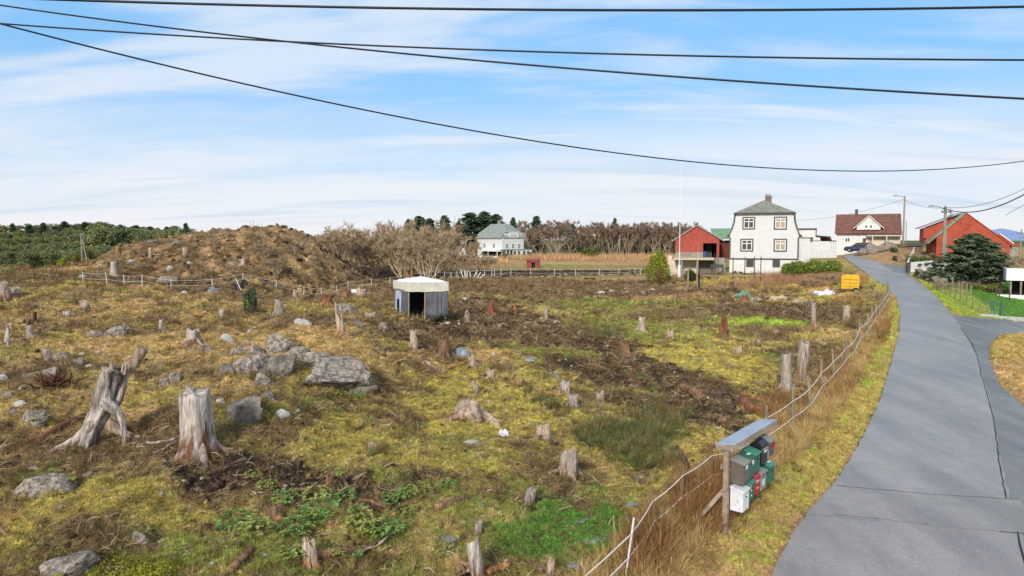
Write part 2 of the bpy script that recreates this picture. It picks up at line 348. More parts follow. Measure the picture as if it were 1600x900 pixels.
# ------------------------------------------------------------------ materials
MATS = {}
def mat(name, col, rough=.8, var=.25, scale=8., bump=.3, col2=None, stretch=(1, 1, 1), metal=0., spec=.3, attr=None, dark=.0, bdist=.02, fine=60., cont=(.35, .65), waves=None):
    if name in MATS: return MATS[name]
    m = bpy.data.materials.new(name); m.use_nodes = True; t = m.node_tree; n = t.nodes; l = t.links
    bs = n['Principled BSDF']; bs.inputs['Roughness'].default_value = rough; bs.inputs['Metallic'].default_value = metal; bs.inputs['Specular IOR Level'].default_value = spec
    tc = n.new('ShaderNodeTexCoord'); mp = n.new('ShaderNodeMapping'); mp.inputs['Scale'].default_value = stretch; l.new(tc.outputs['Object'], mp.inputs[0])
    no = n.new('ShaderNodeTexNoise'); no.inputs['Scale'].default_value = scale; no.inputs['Detail'].default_value = 7; no.inputs['Roughness'].default_value = .62; l.new(mp.outputs[0], no.inputs[0])
    nf = n.new('ShaderNodeTexNoise'); nf.inputs['Scale'].default_value = fine; nf.inputs['Detail'].default_value = 3; l.new(mp.outputs[0], nf.inputs[0])
    mr = n.new('ShaderNodeMapRange'); mr.interpolation_type = 'SMOOTHSTEP'; mr.inputs[1].default_value = cont[0]; mr.inputs[2].default_value = cont[1]; l.new(no.outputs[0], mr.inputs[0])
    mx = n.new('ShaderNodeMixRGB'); l.new(mr.outputs[0], mx.inputs[0])
    if attr:
        at = n.new('ShaderNodeAttribute'); at.attribute_name = attr[0]; at.attribute_type = attr[1]
        for i, k in ((1, 1 - var), (2, 1 + var)):
            q = n.new('ShaderNodeMixRGB'); q.blend_type = 'MULTIPLY'; q.inputs[0].default_value = 1; q.inputs[2].default_value = (k, k, k, 1); l.new(at.outputs['Color'], q.inputs[1]); l.new(q.outputs[0], mx.inputs[i])
    else:
        c1 = np.array(col) * (1 - var); c2 = np.array(col2) if col2 is not None else np.array(col) * (1 + var)
        mx.inputs[1].default_value = (*c1, 1); mx.inputs[2].default_value = (*c2, 1)
    f2 = n.new('ShaderNodeMapRange'); f2.inputs[1].default_value = .3; f2.inputs[2].default_value = .7; f2.inputs[3].default_value = 1 - var * .6; f2.inputs[4].default_value = 1 + var * .6; l.new(nf.outputs[0], f2.inputs[0])
    m2 = n.new('ShaderNodeMixRGB'); m2.blend_type = 'MULTIPLY'; m2.inputs[0].default_value = 1; l.new(mx.outputs[0], m2.inputs[1]); l.new(f2.outputs[0], m2.inputs[2])
    last = m2.outputs[0]; hsrc = None
    if dark:
        dk = n.new('ShaderNodeTexNoise'); dk.inputs['Scale'].default_value = scale * .55; dk.inputs['Detail'].default_value = 8; dk.inputs['Roughness'].default_value = .7; l.new(mp.outputs[0], dk.inputs[0])
        dr = n.new('ShaderNodeMapRange'); dr.inputs[1].default_value = .56; dr.inputs[2].default_value = .64; dr.inputs[3].default_value = 1; dr.inputs[4].default_value = 1 - dark; l.new(dk.outputs[0], dr.inputs[0])
        m3 = n.new('ShaderNodeMixRGB'); m3.blend_type = 'MULTIPLY'; m3.inputs[0].default_value = 1; l.new(last, m3.inputs[1]); l.new(dr.outputs[0], m3.inputs[2]); last = m3.outputs[0]
    l.new(last, bs.inputs['Base Color'])
    if bump:
        ad = n.new('ShaderNodeMath'); ad.operation = 'MULTIPLY_ADD'; l.new(nf.outputs[0], ad.inputs[0]); ad.inputs[1].default_value = .35; l.new(no.outputs[0], ad.inputs[2]); hs = ad.outputs[0]
        if waves:   # board or tile courses as fine relief: (axis, period, depth)
            for ax_, per, dep in waves:
                sp = n.new('ShaderNodeSeparateXYZ'); l.new(tc.outputs['Object'], sp.inputs[0])
                a = n.new('ShaderNodeMath'); a.operation = 'DIVIDE'; l.new(sp.outputs[ax_], a.inputs[0]); a.inputs[1].default_value = per
                b = n.new('ShaderNodeMath'); b.operation = 'FRACT'; l.new(a.outputs[0], b.inputs[0])
                e = n.new('ShaderNodeMath'); e.operation = 'MULTIPLY_ADD'; l.new(b.outputs[0], e.inputs[0]); e.inputs[1].default_value = dep; l.new(hs, e.inputs[2]); hs = e.outputs[0]
        bp = n.new('ShaderNodeBump'); bp.inputs['Strength'].default_value = bump; bp.inputs['Distance'].default_value = bdist; l.new(hs, bp.inputs['Height']); l.new(bp.outputs[0], bs.inputs['Normal'])
    MATS[name] = m; return m
# ------------------------------------------------------------------ ground
def fine_ground_mat(name, attr, var=.5, bump=1.0):
    m = bpy.data.materials.new(name); m.use_nodes = True; t = m.node_tree; n = t.nodes; l = t.links
    bs = n['Principled BSDF']; bs.inputs['Roughness'].default_value = .93; bs.inputs['Specular IOR Level'].default_value = .12
    at = n.new('ShaderNodeAttribute'); at.attribute_name = attr
    tc = n.new('ShaderNodeTexCoord')
    def nz(sc, det, ro=.6):
        q = n.new('ShaderNodeTexNoise'); q.inputs['Scale'].default_value = sc; q.inputs['Detail'].default_value = det; q.inputs['Roughness'].default_value = ro; l.new(tc.outputs['Object'], q.inputs[0]); return q.outputs[0]
    def mr(s, a, b, c, d):
        q = n.new('ShaderNodeMapRange'); q.inputs[1].default_value = a; q.inputs[2].default_value = b; q.inputs[3].default_value = c; q.inputs[4].default_value = d; l.new(s, q.inputs[0]); return q.outputs[0]
    def mul(a, b):
        q = n.new('ShaderNodeMixRGB'); q.blend_type = 'MULTIPLY'; q.inputs[0].default_value = 1; l.new(a, q.inputs[1]); l.new(b, q.inputs[2]); return q.outputs[0]
    n1 = nz(1.7, 6); n2 = nz(7, 6, .65); n3 = nz(34, 5, .7)
    v = mul(mul(at.outputs['Color'], mr(n2, .32, .68, 1 - var, 1 + var * .75)), mr(n3, .3, .7, 1 - var * .9, 1 + var * .8))
    soil = n.new('ShaderNodeMixRGB'); soil.inputs[2].default_value = (*(C('#45352a') * .8), 1); l.new(v, soil.inputs[1])
    mm = n.new('ShaderNodeMath'); mm.operation = 'MULTIPLY'; l.new(mr(n1, .50, .64, 0, .85), mm.inputs[0]); l.new(mr(n2, .44, .56, 0, 1), mm.inputs[1]); l.new(mm.outputs[0], soil.inputs[0])
    dry = n.new('ShaderNodeMixRGB'); dry.inputs[2].default_value = (*(C('#b59a68') * .8), 1); l.new(soil.outputs[0], dry.inputs[1])
    m4 = n.new('ShaderNodeMath'); m4.operation = 'MULTIPLY'; l.new(mr(n3, .58, .70, 0, .6), m4.inputs[0]); l.new(mr(n1, .5, .36, 0, 1), m4.inputs[1]); l.new(m4.outputs[0], dry.inputs[0])
    l.new(dry.outputs[0], bs.inputs['Base Color'])
    hh = n.new('ShaderNodeMath'); hh.operation = 'MULTIPLY_ADD'; l.new(n3, hh.inputs[0]); hh.inputs[1].default_value = .3; l.new(n2, hh.inputs[2])
    bp = n.new('ShaderNodeBump'); bp.inputs['Strength'].default_value = bump; bp.inputs['Distance'].default_value = .12; l.new(hh.outputs[0], bp.inputs['Height']); l.new(bp.outputs[0], bs.inputs['Normal'])
    return m
GM = fine_ground_mat('ground_cover', 'col')
us = np.concatenate([np.linspace(-4, -1.0, 18)[:-1], np.linspace(-1.0, 1.0, 520), np.linspace(1.0, 4, 18)[1:]])
ws = np.concatenate([np.linspace(math.log(2.2), math.log(11), 40)[:-1], np.linspace(math.log(11), math.log(150), 560), np.linspace(math.log(150), math.log(12000), 70)[1:]])
UU, WW = np.meshgrid(us, ws); YY = np.exp(WW) - 6; XX = UU * np.exp(WW)
gx, gy = XX.ravel(), YY.ravel(); gz = height(gx, gy)
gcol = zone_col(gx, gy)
far_w = sstep(150, 260, gy)[:, None]; gcol = gcol * (1 - far_w) + far_w * (C('#6f7343') * .7)
nu, nw = len(us), len(ws)
ii = (np.arange(nw - 1)[:, None] * nu + np.arange(nu - 1)[None]).ravel()
gf = np.stack([ii, ii + 1, ii + nu + 1, ii + nu], 1)
def npmesh(name, v, f, m, cols=None, smooth=True):
    me = bpy.data.meshes.new(name); nv, nf, k = len(v), len(f), f.shape[1]
    me.vertices.add(nv); me.vertices.foreach_set('co', np.ascontiguousarray(v, np.float32).ravel())
    me.loops.add(nf * k); me.loops.foreach_set('vertex_index', np.ascontiguousarray(f, np.int32).ravel())
    me.polygons.add(nf); me.polygons.foreach_set('loop_start', np.arange(0, nf * k, k, dtype=np.int32))
    try: me.polygons.foreach_set('loop_total', np.full(nf, k, np.int32))
    except Exception: pass
    me.update(calc_edges=True); me.validate()
    if smooth: me.polygons.foreach_set('use_smooth', np.ones(nf, bool))
    me.materials.append(m)
    if cols is not None:
        a = me.color_attributes.new('col', 'FLOAT_COLOR', 'POINT'); cc = np.ones((nv, 4), np.float32); cc[:, :3] = cols; a.data.foreach_set('color', cc.ravel())
    return me
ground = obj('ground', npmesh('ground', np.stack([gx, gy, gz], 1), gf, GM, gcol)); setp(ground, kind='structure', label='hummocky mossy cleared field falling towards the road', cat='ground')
# ------------------------------------------------------------------ asphalt
def asphalt(name, base, patchy):
    m = bpy.data.materials.new(name); m.use_nodes = True; t = m.node_tree; n = t.nodes; l = t.links
    bs = n['Principled BSDF']; bs.inputs['Specular IOR Level'].default_value = .45
    tc = n.new('ShaderNodeTexCoord')
    def nz(sc, det, st=(1, 1, 1), ro=.6):
        mp = n.new('ShaderNodeMapping'); mp.inputs['Scale'].default_value = st; l.new(tc.outputs['Object'], mp.inputs[0])
        q = n.new('ShaderNodeTexNoise'); q.inputs['Scale'].default_value = sc; q.inputs['Detail'].default_value = det; q.inputs['Roughness'].default_value = ro; l.new(mp.outputs[0], q.inputs[0]); return q.outputs[0]
    def mr(s, a, b, c, d):
        q = n.new('ShaderNodeMapRange'); q.inputs[1].default_value = a; q.inputs[2].default_value = b; q.inputs[3].default_value = c; q.inputs[4].default_value = d; l.new(s, q.inputs[0]); return q.outputs[0]
    big = nz(.55, 4, (1.6, .35, 1)); mid = nz(2.5, 6); fin = nz(48, 4, (1, 1, 1), .85); fin2 = nz(26, 4)
    c1 = n.new('ShaderNodeMixRGB'); c1.inputs[1].default_value = (*(base * (1 - patchy)), 1); c1.inputs[2].default_value = (*(base * (1 + patchy)), 1); l.new(mr(big, .35, .65, 0, 1), c1.inputs[0])
    last = c1.outputs[0]
    for s_, a, b in ((mid, .86, 1.12), (fin, .5, 1.5), (fin2, .82, 1.18)):
        q = n.new('ShaderNodeMixRGB'); q.blend_type = 'MULTIPLY'; q.inputs[0].default_value = 1; l.new(last, q.inputs[1]); l.new(mr(s_, .3, .7, a, b), q.inputs[2]); last = q.outputs[0]
    l.new(last, bs.inputs['Base Color']); l.new(mr(mid, .35, .65, .30, .58), bs.inputs['Roughness'])
    bp = n.new('ShaderNodeBump'); bp.inputs['Strength'].default_value = .45; bp.inputs['Distance'].default_value = .008; l.new(fin, bp.inputs['Height']); l.new(bp.outputs[0], bs.inputs['Normal'])
    return m
ASP = asphalt('asphalt', C('#98938f') * .78, .17); ASPD = asphalt('asphalt_patch', C('#96918c') * .78, .17); GRAV = asphalt('gravel', C('#7f7b77') * .74, .25)
def strip(ys, xl, xr, nx, off, zf=base_h):
    t = np.linspace(0, 1, nx); X = xl[:, None] + (xr - xl)[:, None] * t; Y = np.repeat(ys[:, None], nx, 1)
    Z = zf(X.ravel(), Y.ravel()) + off; a = (np.arange(len(ys) - 1)[:, None] * nx + np.arange(nx - 1)[None]).ravel()
    return np.stack([X.ravel(), Y.ravel(), Z], 1), np.stack([a, a + 1, a + nx + 1, a + nx], 1)
ys = np.concatenate([np.arange(-3.4, 30, .12), np.arange(30, ROADEND + 1, .5)])
jl = fbm(ys * 1.0, ys * 0, .45, 4, 71, .7) * .07; jr = fbm(ys, ys * 0 + 5, 1.1, 3, 72) * .09
v, f = strip(ys, XL(ys) + jl - .02, XR(ys) + jr, 14, -.012)
road = obj('road', npmesh('road', v, f, ASP)); setp(road, kind='structure', label='narrow damp grey asphalt lane climbing past the field', cat='road')
TAR = mat('tar_crack', C('#26262a') * .8, .7, .3, 12)
# cross patch of newer asphalt and the cracks round it
def cross(px0, px1, n=30):
    a = hit(*px0)[:2]; b = hit(*px1)[:2]; t = np.linspace(0, 1, n)[:, None]; p = a + (b - a) * t
    return p
def crackline(pts, w_, name='crack', off=.0):
    pts = np.array(pts); k = len(pts); tt = np.arange(k)
    pts = pts + np.stack([fbm(tt * .35, tt * 0 + pts[0, 1], 1, 3, 81), fbm(tt * .35, tt * 0 + 3 + pts[0, 1], 1, 3, 82)], 1) * .05
    d = np.gradient(pts, axis=0); d /= np.linalg.norm(d, axis=1)[:, None]; nn = np.stack([-d[:, 1], d[:, 0]], 1)
    ww = (w_ * (.55 + .9 * np.abs(fbm(tt * .7, tt * 0 + 9, 1, 2, 83))))[:, None]
    A = pts + nn * ww; B_ = pts - nn * ww; V = np.vstack([A, B_]); z = base_h(V[:, 0], V[:, 1]) + off - .012 + .008
    fc = np.array([[i, i + 1, k + i + 1, k + i] for i in range(k - 1)])
    return obj(name, npmesh(name, np.column_stack([V, z]), fc, TAR), road)
l1 = cross((1306, 758), (1592, 780)); l2 = cross((1266, 803), (1640, 835))
pv = np.vstack([l1, l2]); pz = base_h(pv[:, 0], pv[:, 1]) - .012 + .004
pf = np.array([[i, i + 1, 30 + i + 1, 30 + i] for i in range(29)])
obj('asphalt_patch', npmesh('asphalt_patch', np.column_stack([pv, pz]), pf, ASPD), road)
crackline(l1, .011); crackline(cross((1300, 803), (1450, 818), 20), .007); crackline(cross((1560, 829), (1625, 836), 12), .014)
seam = np.array([hit(*q)[:2] for q in [(1574,778),(1566,740),(1558,700),(1552,655),(1541,612),(1531,575),(1524,548),(1515,530),(1500,512)]])
st = np.linspace(0, len(seam) - 1, 60); seam = np.stack([np.interp(st, np.arange(len(seam)), seam[:, k]) for k in (0, 1)], 1)
crackline(seam, .016)
crackline(np.array([hit(*q)[:2] for q in [(1590,830),(1594,850),(1602,880),(1606,900)]]).repeat(1, 0), .02)
def polysheet(name, poly, m, off, parent=None, label=None, cat=None, step=.5):
    bm = bmesh.new(); P_ = []
    for i in range(len(poly)):
        a, b = poly[i], poly[(i + 1) % len(poly)]; k = max(1, int(np.hypot(*(b - a)) / step))
        P_ += [a + (b - a) * j / k for j in range(k)]
    P_ = np.array(P_); P_ = P_ + np.stack([fbm(P_[:, 0], P_[:, 1], .8, 3, 61), fbm(P_[:, 0], P_[:, 1], .8, 3, 62)], 1) * .07
    vs = [bm.verts.new((p[0], p[1], 0)) for p in P_]; bm.faces.new(vs)
    bmesh.ops.triangulate(bm, faces=bm.faces[:])
    for _ in range(5):
        es = [e for e in bm.edges if e.calc_length() > 1.2]
        if not es: break
        bmesh.ops.subdivide_edges(bm, edges=es, cuts=1); bmesh.ops.triangulate(bm, faces=bm.faces[:])
    co = np.array([v.co[:] for v in bm.verts]); z = base_h(co[:, 0], co[:, 1]) + off
    for v_, q in zip(bm.verts, z): v_.co.z = q
    me = bpy.data.meshes.new(name); bm.to_mesh(me); bm.free(); me.materials.append(m)
    for p in me.polygons:
        if p.normal.z < 0: p.flip()
    o = obj(name, me, parent)
    if not parent: setp(o, label, cat, kind='structure')
    return o
polysheet('side_drive', DRIVE, GRAV, -.024, label='grey gravel drive and worn old asphalt joining the lane on the right', cat='drive')
polysheet('upper_drive', DRIVE2, GRAV, -.024, label='dark gravel turning by the white picket fence', cat='drive')
# kerb of the lawn
KERB = mat('concrete', C('#b9b7b0') * .8, .85, .15, 6)
# puddles
WAT = bpy.data.materials.new('puddle_water'); WAT.use_nodes = True; b_ = WAT.node_tree.nodes['Principled BSDF']; b_.inputs['Base Color'].default_value = (.20, .19, .18, 1); b_.inputs['Roughness'].default_value = .06; b_.inputs['Specular IOR Level'].default_value = .6
def puddle(px, py, wpx, dpx):
    a = G(px, py); s = a[1] / F; rx = wpx * s / 2; ry = max((hit(px, py - dpx / 2)[1] - hit(px, py + dpx / 2)[1]) / 2, .15)
    th = np.linspace(0, 2 * math.pi, 48, endpoint=False); rr_ = 1 + .7 * fbm(np.cos(th) * 1.3, np.sin(th) * 1.3 + px, 1, 3, 41)
    vx = a[0] + np.cos(th) * rx * rr_; vy = a[1] + np.sin(th) * ry * rr_; z = np.median(height(vx, vy)) + .03
    v = np.vstack([[a[0], a[1], z], np.column_stack([vx, vy, np.full(48, z)])])
    f = [(0, i + 1, (i + 1) % 48 + 1) for i in range(48)]
    o = obj('puddle', mesh('puddle', v, f, WAT)); setp(o, kind='structure', label='small puddle of water lying in the churned dark soil', cat='puddle', group='puddles in the wet ground')
for q in [(822,562,34,8),(778,560,12,5),(925,845,50,14),(700,845,26,12),(1000,700,18,9),(905,885,40,12),(905,812,22,9),(1000,748,24,10),(930,463,20,3),(765,470,16,2.5),(840,469,34,2.5),(1000,460,30,2),(1110,610,30,8),(1085,560,22,5),(985,790,26,9)]: puddle(*q)
# ------------------------------------------------------------------ far mountain
mm_ = []; k = 60
for j in range(5):
    for i in range(k):
        x = 5120 + i * 45; y = 7600 + j * 260
        ridge = 105 * math.exp(-((i - 14) / 9) ** 2) + 70 * math.exp(-((i - 46) / 9) ** 2) + 30
        z = (ridge + 18 * float(gn(i * .35, 1.5))) * (0, .6, 1, .7, 0)[j] - 8 * (j in (0, 4))
        mm_.append((x, y, z))
ff_ = [(j * k + i, j * k + i + 1, (j + 1) * k + i + 1, (j + 1) * k + i) for j in range(4) for i in range(k - 1)]
MTN = mat('haze_blue_mountain', C('#8aa3cc') * .75, .95, .10, .004, 0)  # no haze volume: the blue of distance is painted into the rock colour
setp(obj('mountain_ridge', mesh('mountain_ridge', mm_, ff_, MTN, smooth=True)), kind='structure', label='haze-blue mountain ridge far beyond the red barn', cat='mountain')
# ------------------------------------------------------------------ scattered cover (stuff)
def blade_mat(name, rough=.75, var=.35, trans=.25):
    m = mat(name, (1, 1, 1), rough, var, 6, 0, attr=('tint', 'INSTANCER'), spec=.15, fine=30)
    return m
BL = blade_mat('blade'); TW = mat('twig_cover', (1, 1, 1), .85, .4, 14, 0, attr=('tint', 'INSTANCER'), spec=.1)
CLM = mat('clod_cover', (1, 1, 1), .9, .4, 5, .8, attr=('tint', 'INSTANCER'), spec=.15, bdist=.03)
PROTO = bpy.data.collections.new('cover_prototypes')
def proto(name, v, f, m, smooth=False):
    o = bpy.data.objects.new(name, mesh(name, v, f, m, smooth=smooth)); return o
def tuft(seed, n=16, r=.05, h=.12, wd=.008, bend=.6, seg=2, sp=1.):
    q = random.Random(seed); v = []; f = []
    for i in range(n):
        a = q.uniform(0, 6.283); rr_ = r * math.sqrt(q.random()); bx, by = rr_ * math.cos(a), rr_ * math.sin(a)
        d = a + q.uniform(-.8, .8); hh = h * q.uniform(.55, 1.15); be = bend * q.uniform(.4, 1.3) * sp; w_ = wd * q.uniform(.6, 1.3)
        px_, py_ = -math.sin(d + q.uniform(-1, 1)), math.cos(d); k = len(v)
        for s_ in range(seg + 1):
            t = s_ / seg; ox = math.cos(d) * be * hh * t * t; oy = math.sin(d) * be * hh * t * t; z = hh * (t - .32 * be * t * t)
            ww = w_ * (1 - t) ** .7
            if s_ < seg: v += [(bx + ox - px_ * ww, by + oy - py_ * ww, z), (bx + ox + px_ * ww, by + oy + py_ * ww, z)]
            else: v.append((bx + ox, by + oy, z))
        for s_ in range(seg - 1): f.append((k + 2 * s_, k + 2 * s_ + 1, k + 2 * s_ + 3, k + 2 * s_ + 2))
        f.append((k + 2 * seg - 2, k + 2 * seg - 1, k + 2 * seg))
    return v, f
def twigs(seed, n=14, r=.12, h=.12, wd=.006):
    q = random.Random(seed); v = []; f = []
    for i in range(n):
        a = q.uniform(0, 6.283); rr_ = r * q.random(); p = np.array((rr_ * math.cos(a), rr_ * math.sin(a), 0)); d = np.array((q.gauss(0, 1), q.gauss(0, 1), q.uniform(.1, 1.3))); d /= np.linalg.norm(d)
        L_ = h * q.uniform(.6, 1.6); s_ = np.cross(d, (q.gauss(0, 1), q.gauss(0, 1), .3)); s_ /= np.linalg.norm(s_) + 1e-9
        k = len(v); v += [p - s_ * wd, p + s_ * wd, p + d * L_ + s_ * wd * .3, p + d * L_ - s_ * wd * .3]; f.append((k, k + 1, k + 2, k + 3))
        for _ in range(2):
            b = p + d * L_ * q.uniform(.3, .8); e = d + np.array([q.gauss(0, .7) for _ in range(3)]); k = len(v)
            v += [b - s_ * wd * .6, b + s_ * wd * .6, b + e * L_ * .45]; f.append((k, k + 1, k + 2))
    return v, f
def clod(seed, r=.08, flat=.6, sub=2):
    b = bmesh.new(); bmesh.ops.create_icosphere(b, subdivisions=sub, radius=r); co = np.array([v.co[:] for v in b.verts]); n_ = co / r
    k = 1 + .35 * fbm(n_[:, 0] * 1.2 + seed * 7, n_[:, 1] * 1.2 + n_[:, 2] * .8, 1, 3, seed); co = co * k[:, None]; co[:, 2] *= flat
    f = [tuple(v.index for v in p.verts) for p in b.faces]; b.free(); return co, f
def leafy(seed, n=26, r=.14, h=.2, ls=.05):
    q = random.Random(seed); v = []; f = []
    for i in range(n):
        a = q.uniform(0, 6.283); rr_ = r * math.sqrt(q.random()); z = h * (1 - (rr_ / r) ** 2 * .6) * q.uniform(.45, 1); p = np.array((rr_ * math.cos(a), rr_ * math.sin(a), z))
        d = np.array((math.cos(a + q.uniform(-.9, .9)), math.sin(a + q.uniform(-.9, .9)), q.uniform(-.5, .25))); d /= np.linalg.norm(d); s_ = np.cross(d, (0, 0, 1)); s_ /= np.linalg.norm(s_); up = np.cross(s_, d)
        L_ = ls * q.uniform(.7, 1.5); k = len(v)
        v += [p, p + d * L_ * .45 + s_ * L_ * .36 + up * .08 * L_, p + d * L_, p + d * L_ * .45 - s_ * L_ * .36 + up * .08 * L_, p + d * L_ * .5 - up * .06 * L_]; f += [(k, k + 1, k + 4), (k + 1, k + 2, k + 4), (k + 2, k + 3, k + 4), (k + 3, k, k + 4)]
    return v, f
def scatter(name, protos, pts, sc, tint, label, cat, tilt=.15, zoff=0., nrm=None):
    n = len(pts); col_ = bpy.data.collections.new(name + '_kinds')
    for p in protos: col_.objects.link(p)
    me = bpy.data.meshes.new(name); z = height(pts[:, 0], pts[:, 1]) + zoff
    me.vertices.add(n); me.vertices.foreach_set('co', np.column_stack([pts, z]).astype(np.float32).ravel())
    a = me.attributes.new('rot', 'FLOAT_VECTOR', 'POINT'); a.data.foreach_set('vector', np.column_stack([rng.normal(0, tilt, n), rng.normal(0, tilt, n), rng.uniform(0, 6.283, n)]).astype(np.float32).ravel())
    a = me.attributes.new('scl', 'FLOAT', 'POINT'); a.data.foreach_set('value', sc.astype(np.float32))
    a = me.attributes.new('tint', 'FLOAT_COLOR', 'POINT'); t = np.ones((n, 4), np.float32); t[:, :3] = tint; a.data.foreach_set('color', t.ravel())
    a = me.attributes.new('pick', 'INT', 'POINT'); a.data.foreach_set('value', rng.integers(0, len(protos), n).astype(np.int32))
    o = obj(name, me); setp(o, label, cat, kind='stuff')
    g = bpy.data.node_groups.new(name, 'GeometryNodeTree'); g.interface.new_socket('Geometry', in_out='INPUT', socket_type='NodeSocketGeometry'); g.interface.new_socket('Geometry', in_out='OUTPUT', socket_type='NodeSocketGeometry')
    gi = g.nodes.new('NodeGroupInput'); go = g.nodes.new('NodeGroupOutput'); ip = g.nodes.new('GeometryNodeInstanceOnPoints'); ci = g.nodes.new('GeometryNodeCollectionInfo')
    ci.inputs['Collection'].default_value = col_; ci.inputs['Separate Children'].default_value = True; ci.inputs['Reset Children'].default_value = True
    def na(nm, ty):
        q = g.nodes.new('GeometryNodeInputNamedAttribute'); q.data_type = ty; q.inputs[0].default_value = nm; return q.outputs[0]
    lk = g.links.new; lk(gi.outputs[0], ip.inputs['Points']); lk(ci.outputs[0], ip.inputs['Instance']); ip.inputs['Pick Instance'].default_value = True
    lk(na('pick', 'INT'), ip.inputs['Instance Index']); lk(na('scl', 'FLOAT'), ip.inputs['Scale'])
    e2 = g.nodes.new('FunctionNodeEulerToRotation'); lk(na('rot', 'FLOAT_VECTOR'), e2.inputs[0]); lk(e2.outputs[0], ip.inputs['Rotation'])
    lk(ip.outputs[0], go.inputs[0]); md = o.modifiers.new('scatter', 'NODES'); md.node_group = g
    return o
def sample(n, y0, y1, pw=1.0, wide=.80):
    """points in the wedge of land in view and a bit beyond, denser near"""
    u = rng.random(n); e = 2 - pw
    y = (y0 ** e + u * (y1 ** e - y0 ** e)) ** (1 / e) if abs(e) > 1e-6 else y0 * (y1 / y0) ** u
    x = rng.uniform(-1, 1, n) * (wide * y + 1.5); return np.stack([x, y], 1)
def cover_pts(n, y0, y1, pw=2.2):
    p = sample(n, y0, y1, pw); pd = paved(p[:, 0], p[:, 1]); return p[pd > .03], pd[pd > .03]
def tintz(p, Z, kinds=None, bri=1.0, jit=.27):
    c = zone_col(p[:, 0], p[:, 1], Z) * bri
    j = 1 + rng.normal(0, jit, len(p)); c = c * np.clip(j, .35, 1.9)[:, None]; c[:, 0] *= 1 + rng.normal(0, .10, len(p)); c[:, 1] *= 1 + rng.normal(0, .05, len(p))
    return np.clip(c, .01, .9)
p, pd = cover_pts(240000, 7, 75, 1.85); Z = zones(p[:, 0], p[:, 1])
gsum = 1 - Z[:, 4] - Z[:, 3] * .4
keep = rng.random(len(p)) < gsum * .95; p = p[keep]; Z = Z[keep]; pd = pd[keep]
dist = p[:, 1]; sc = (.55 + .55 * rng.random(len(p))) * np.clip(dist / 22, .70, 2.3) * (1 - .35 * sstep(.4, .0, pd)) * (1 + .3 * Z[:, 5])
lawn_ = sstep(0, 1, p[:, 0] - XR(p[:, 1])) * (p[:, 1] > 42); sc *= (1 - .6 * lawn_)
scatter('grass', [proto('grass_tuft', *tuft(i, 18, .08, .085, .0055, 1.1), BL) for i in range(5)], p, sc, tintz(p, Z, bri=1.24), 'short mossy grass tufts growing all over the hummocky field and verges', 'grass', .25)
# long dead grass along the fence and verge, and on the right bank
def band(n, y0, y1, f0, f1):
    y = np.exp(rng.uniform(math.log(y0), math.log(y1), n)); t = f0 + (f1 - f0) * rng.random(n)
    x = XF(y) + (XL(y) - XF(y)) * t; return np.stack([x, y], 1)
pa = band(3600, 9, 60, -.2, .42); pb = band(2600, 9, 70, .3, .92)
pc = sample(9000, 18, 42, 1.6); pc = pc[(pc[:, 0] > XR(pc[:, 1]) + .1)]; pc = pc[paved(pc[:, 0], pc[:, 1]) > .1]
def straw_t(n, a='#cdb078', b='#a5824f', k=.95):
    t = rng.random(n)[:, None]; return (C(a) * t + C(b) * (1 - t)) * k * (1 + rng.normal(0, .16, n))[:, None]
pd_ = sample(26000, 8, 60, 1.8); pd_ = pd_[(pd_[:, 0] < XF(pd_[:, 1]) - .3)]; zd_ = zones(pd_[:, 0], pd_[:, 1]); pd_ = pd_[rng.random(len(pd_)) < (zd_[:, 2] + zd_[:, 7]) * .5 + .03]
pp = np.vstack([pa, pb, pc, pd_]); s_ = np.concatenate([rng.uniform(.45, 1.0, len(pa)), rng.uniform(.2, .42, len(pb)), rng.uniform(.35, .75, len(pc)), rng.uniform(.22, .5, len(pd_))]) * np.where(pp[:, 1] > 30, 1.15, 1)
ms = (paved(pp[:, 0], pp[:, 1]) > .15); pp = pp[ms]; s_ = s_[ms]
tt = straw_t(len(pp)); tt[len(pa):][:, 1] *= 1.06
scatter('dead_grass', [proto('dead_grass_tuft', *tuft(50 + i, 26, .12, .50, .007, .7, 3), BL) for i in range(4)], pp, s_, tt, 'long pale dead grass standing along the roadside fence and banks', 'dead grass', .2)
# russet dock and willowherb stalks near mailbox and fence
pz_ = []
for px, py, rx, ry, n in [(1095,800,55,45,260),(1140,760,40,40,120),(1010,870,40,40,150),(1225,650,40,30,90),(1300,600,30,30,90),(1380,500,14,40,160),(1330,475,30,10,80)]:
    for _ in range(n):
        a = rng.uniform(0, 6.28); r_ = math.sqrt(rng.random()); q = hit(px + rx * r_ * math.cos(a), py + ry * r_ * math.sin(a)); pz_.append(q[:2])
pz_ = np.array(pz_); ms = paved(pz_[:, 0], pz_[:, 1]) > .5; pz_ = pz_[ms]
scatter('dead_stalks', [proto('dead_stalk_clump', *tuft(80 + i, 12, .10, .75, .008, .45, 3), BL) for i in range(3)], pz_, rng.uniform(.5, 1.15, len(pz_)), straw_t(len(pz_), '#ab8052', '#7d5936', .85), 'russet brown dead stalks crowding the fence near the mailboxes', 'dead stalks', .18)
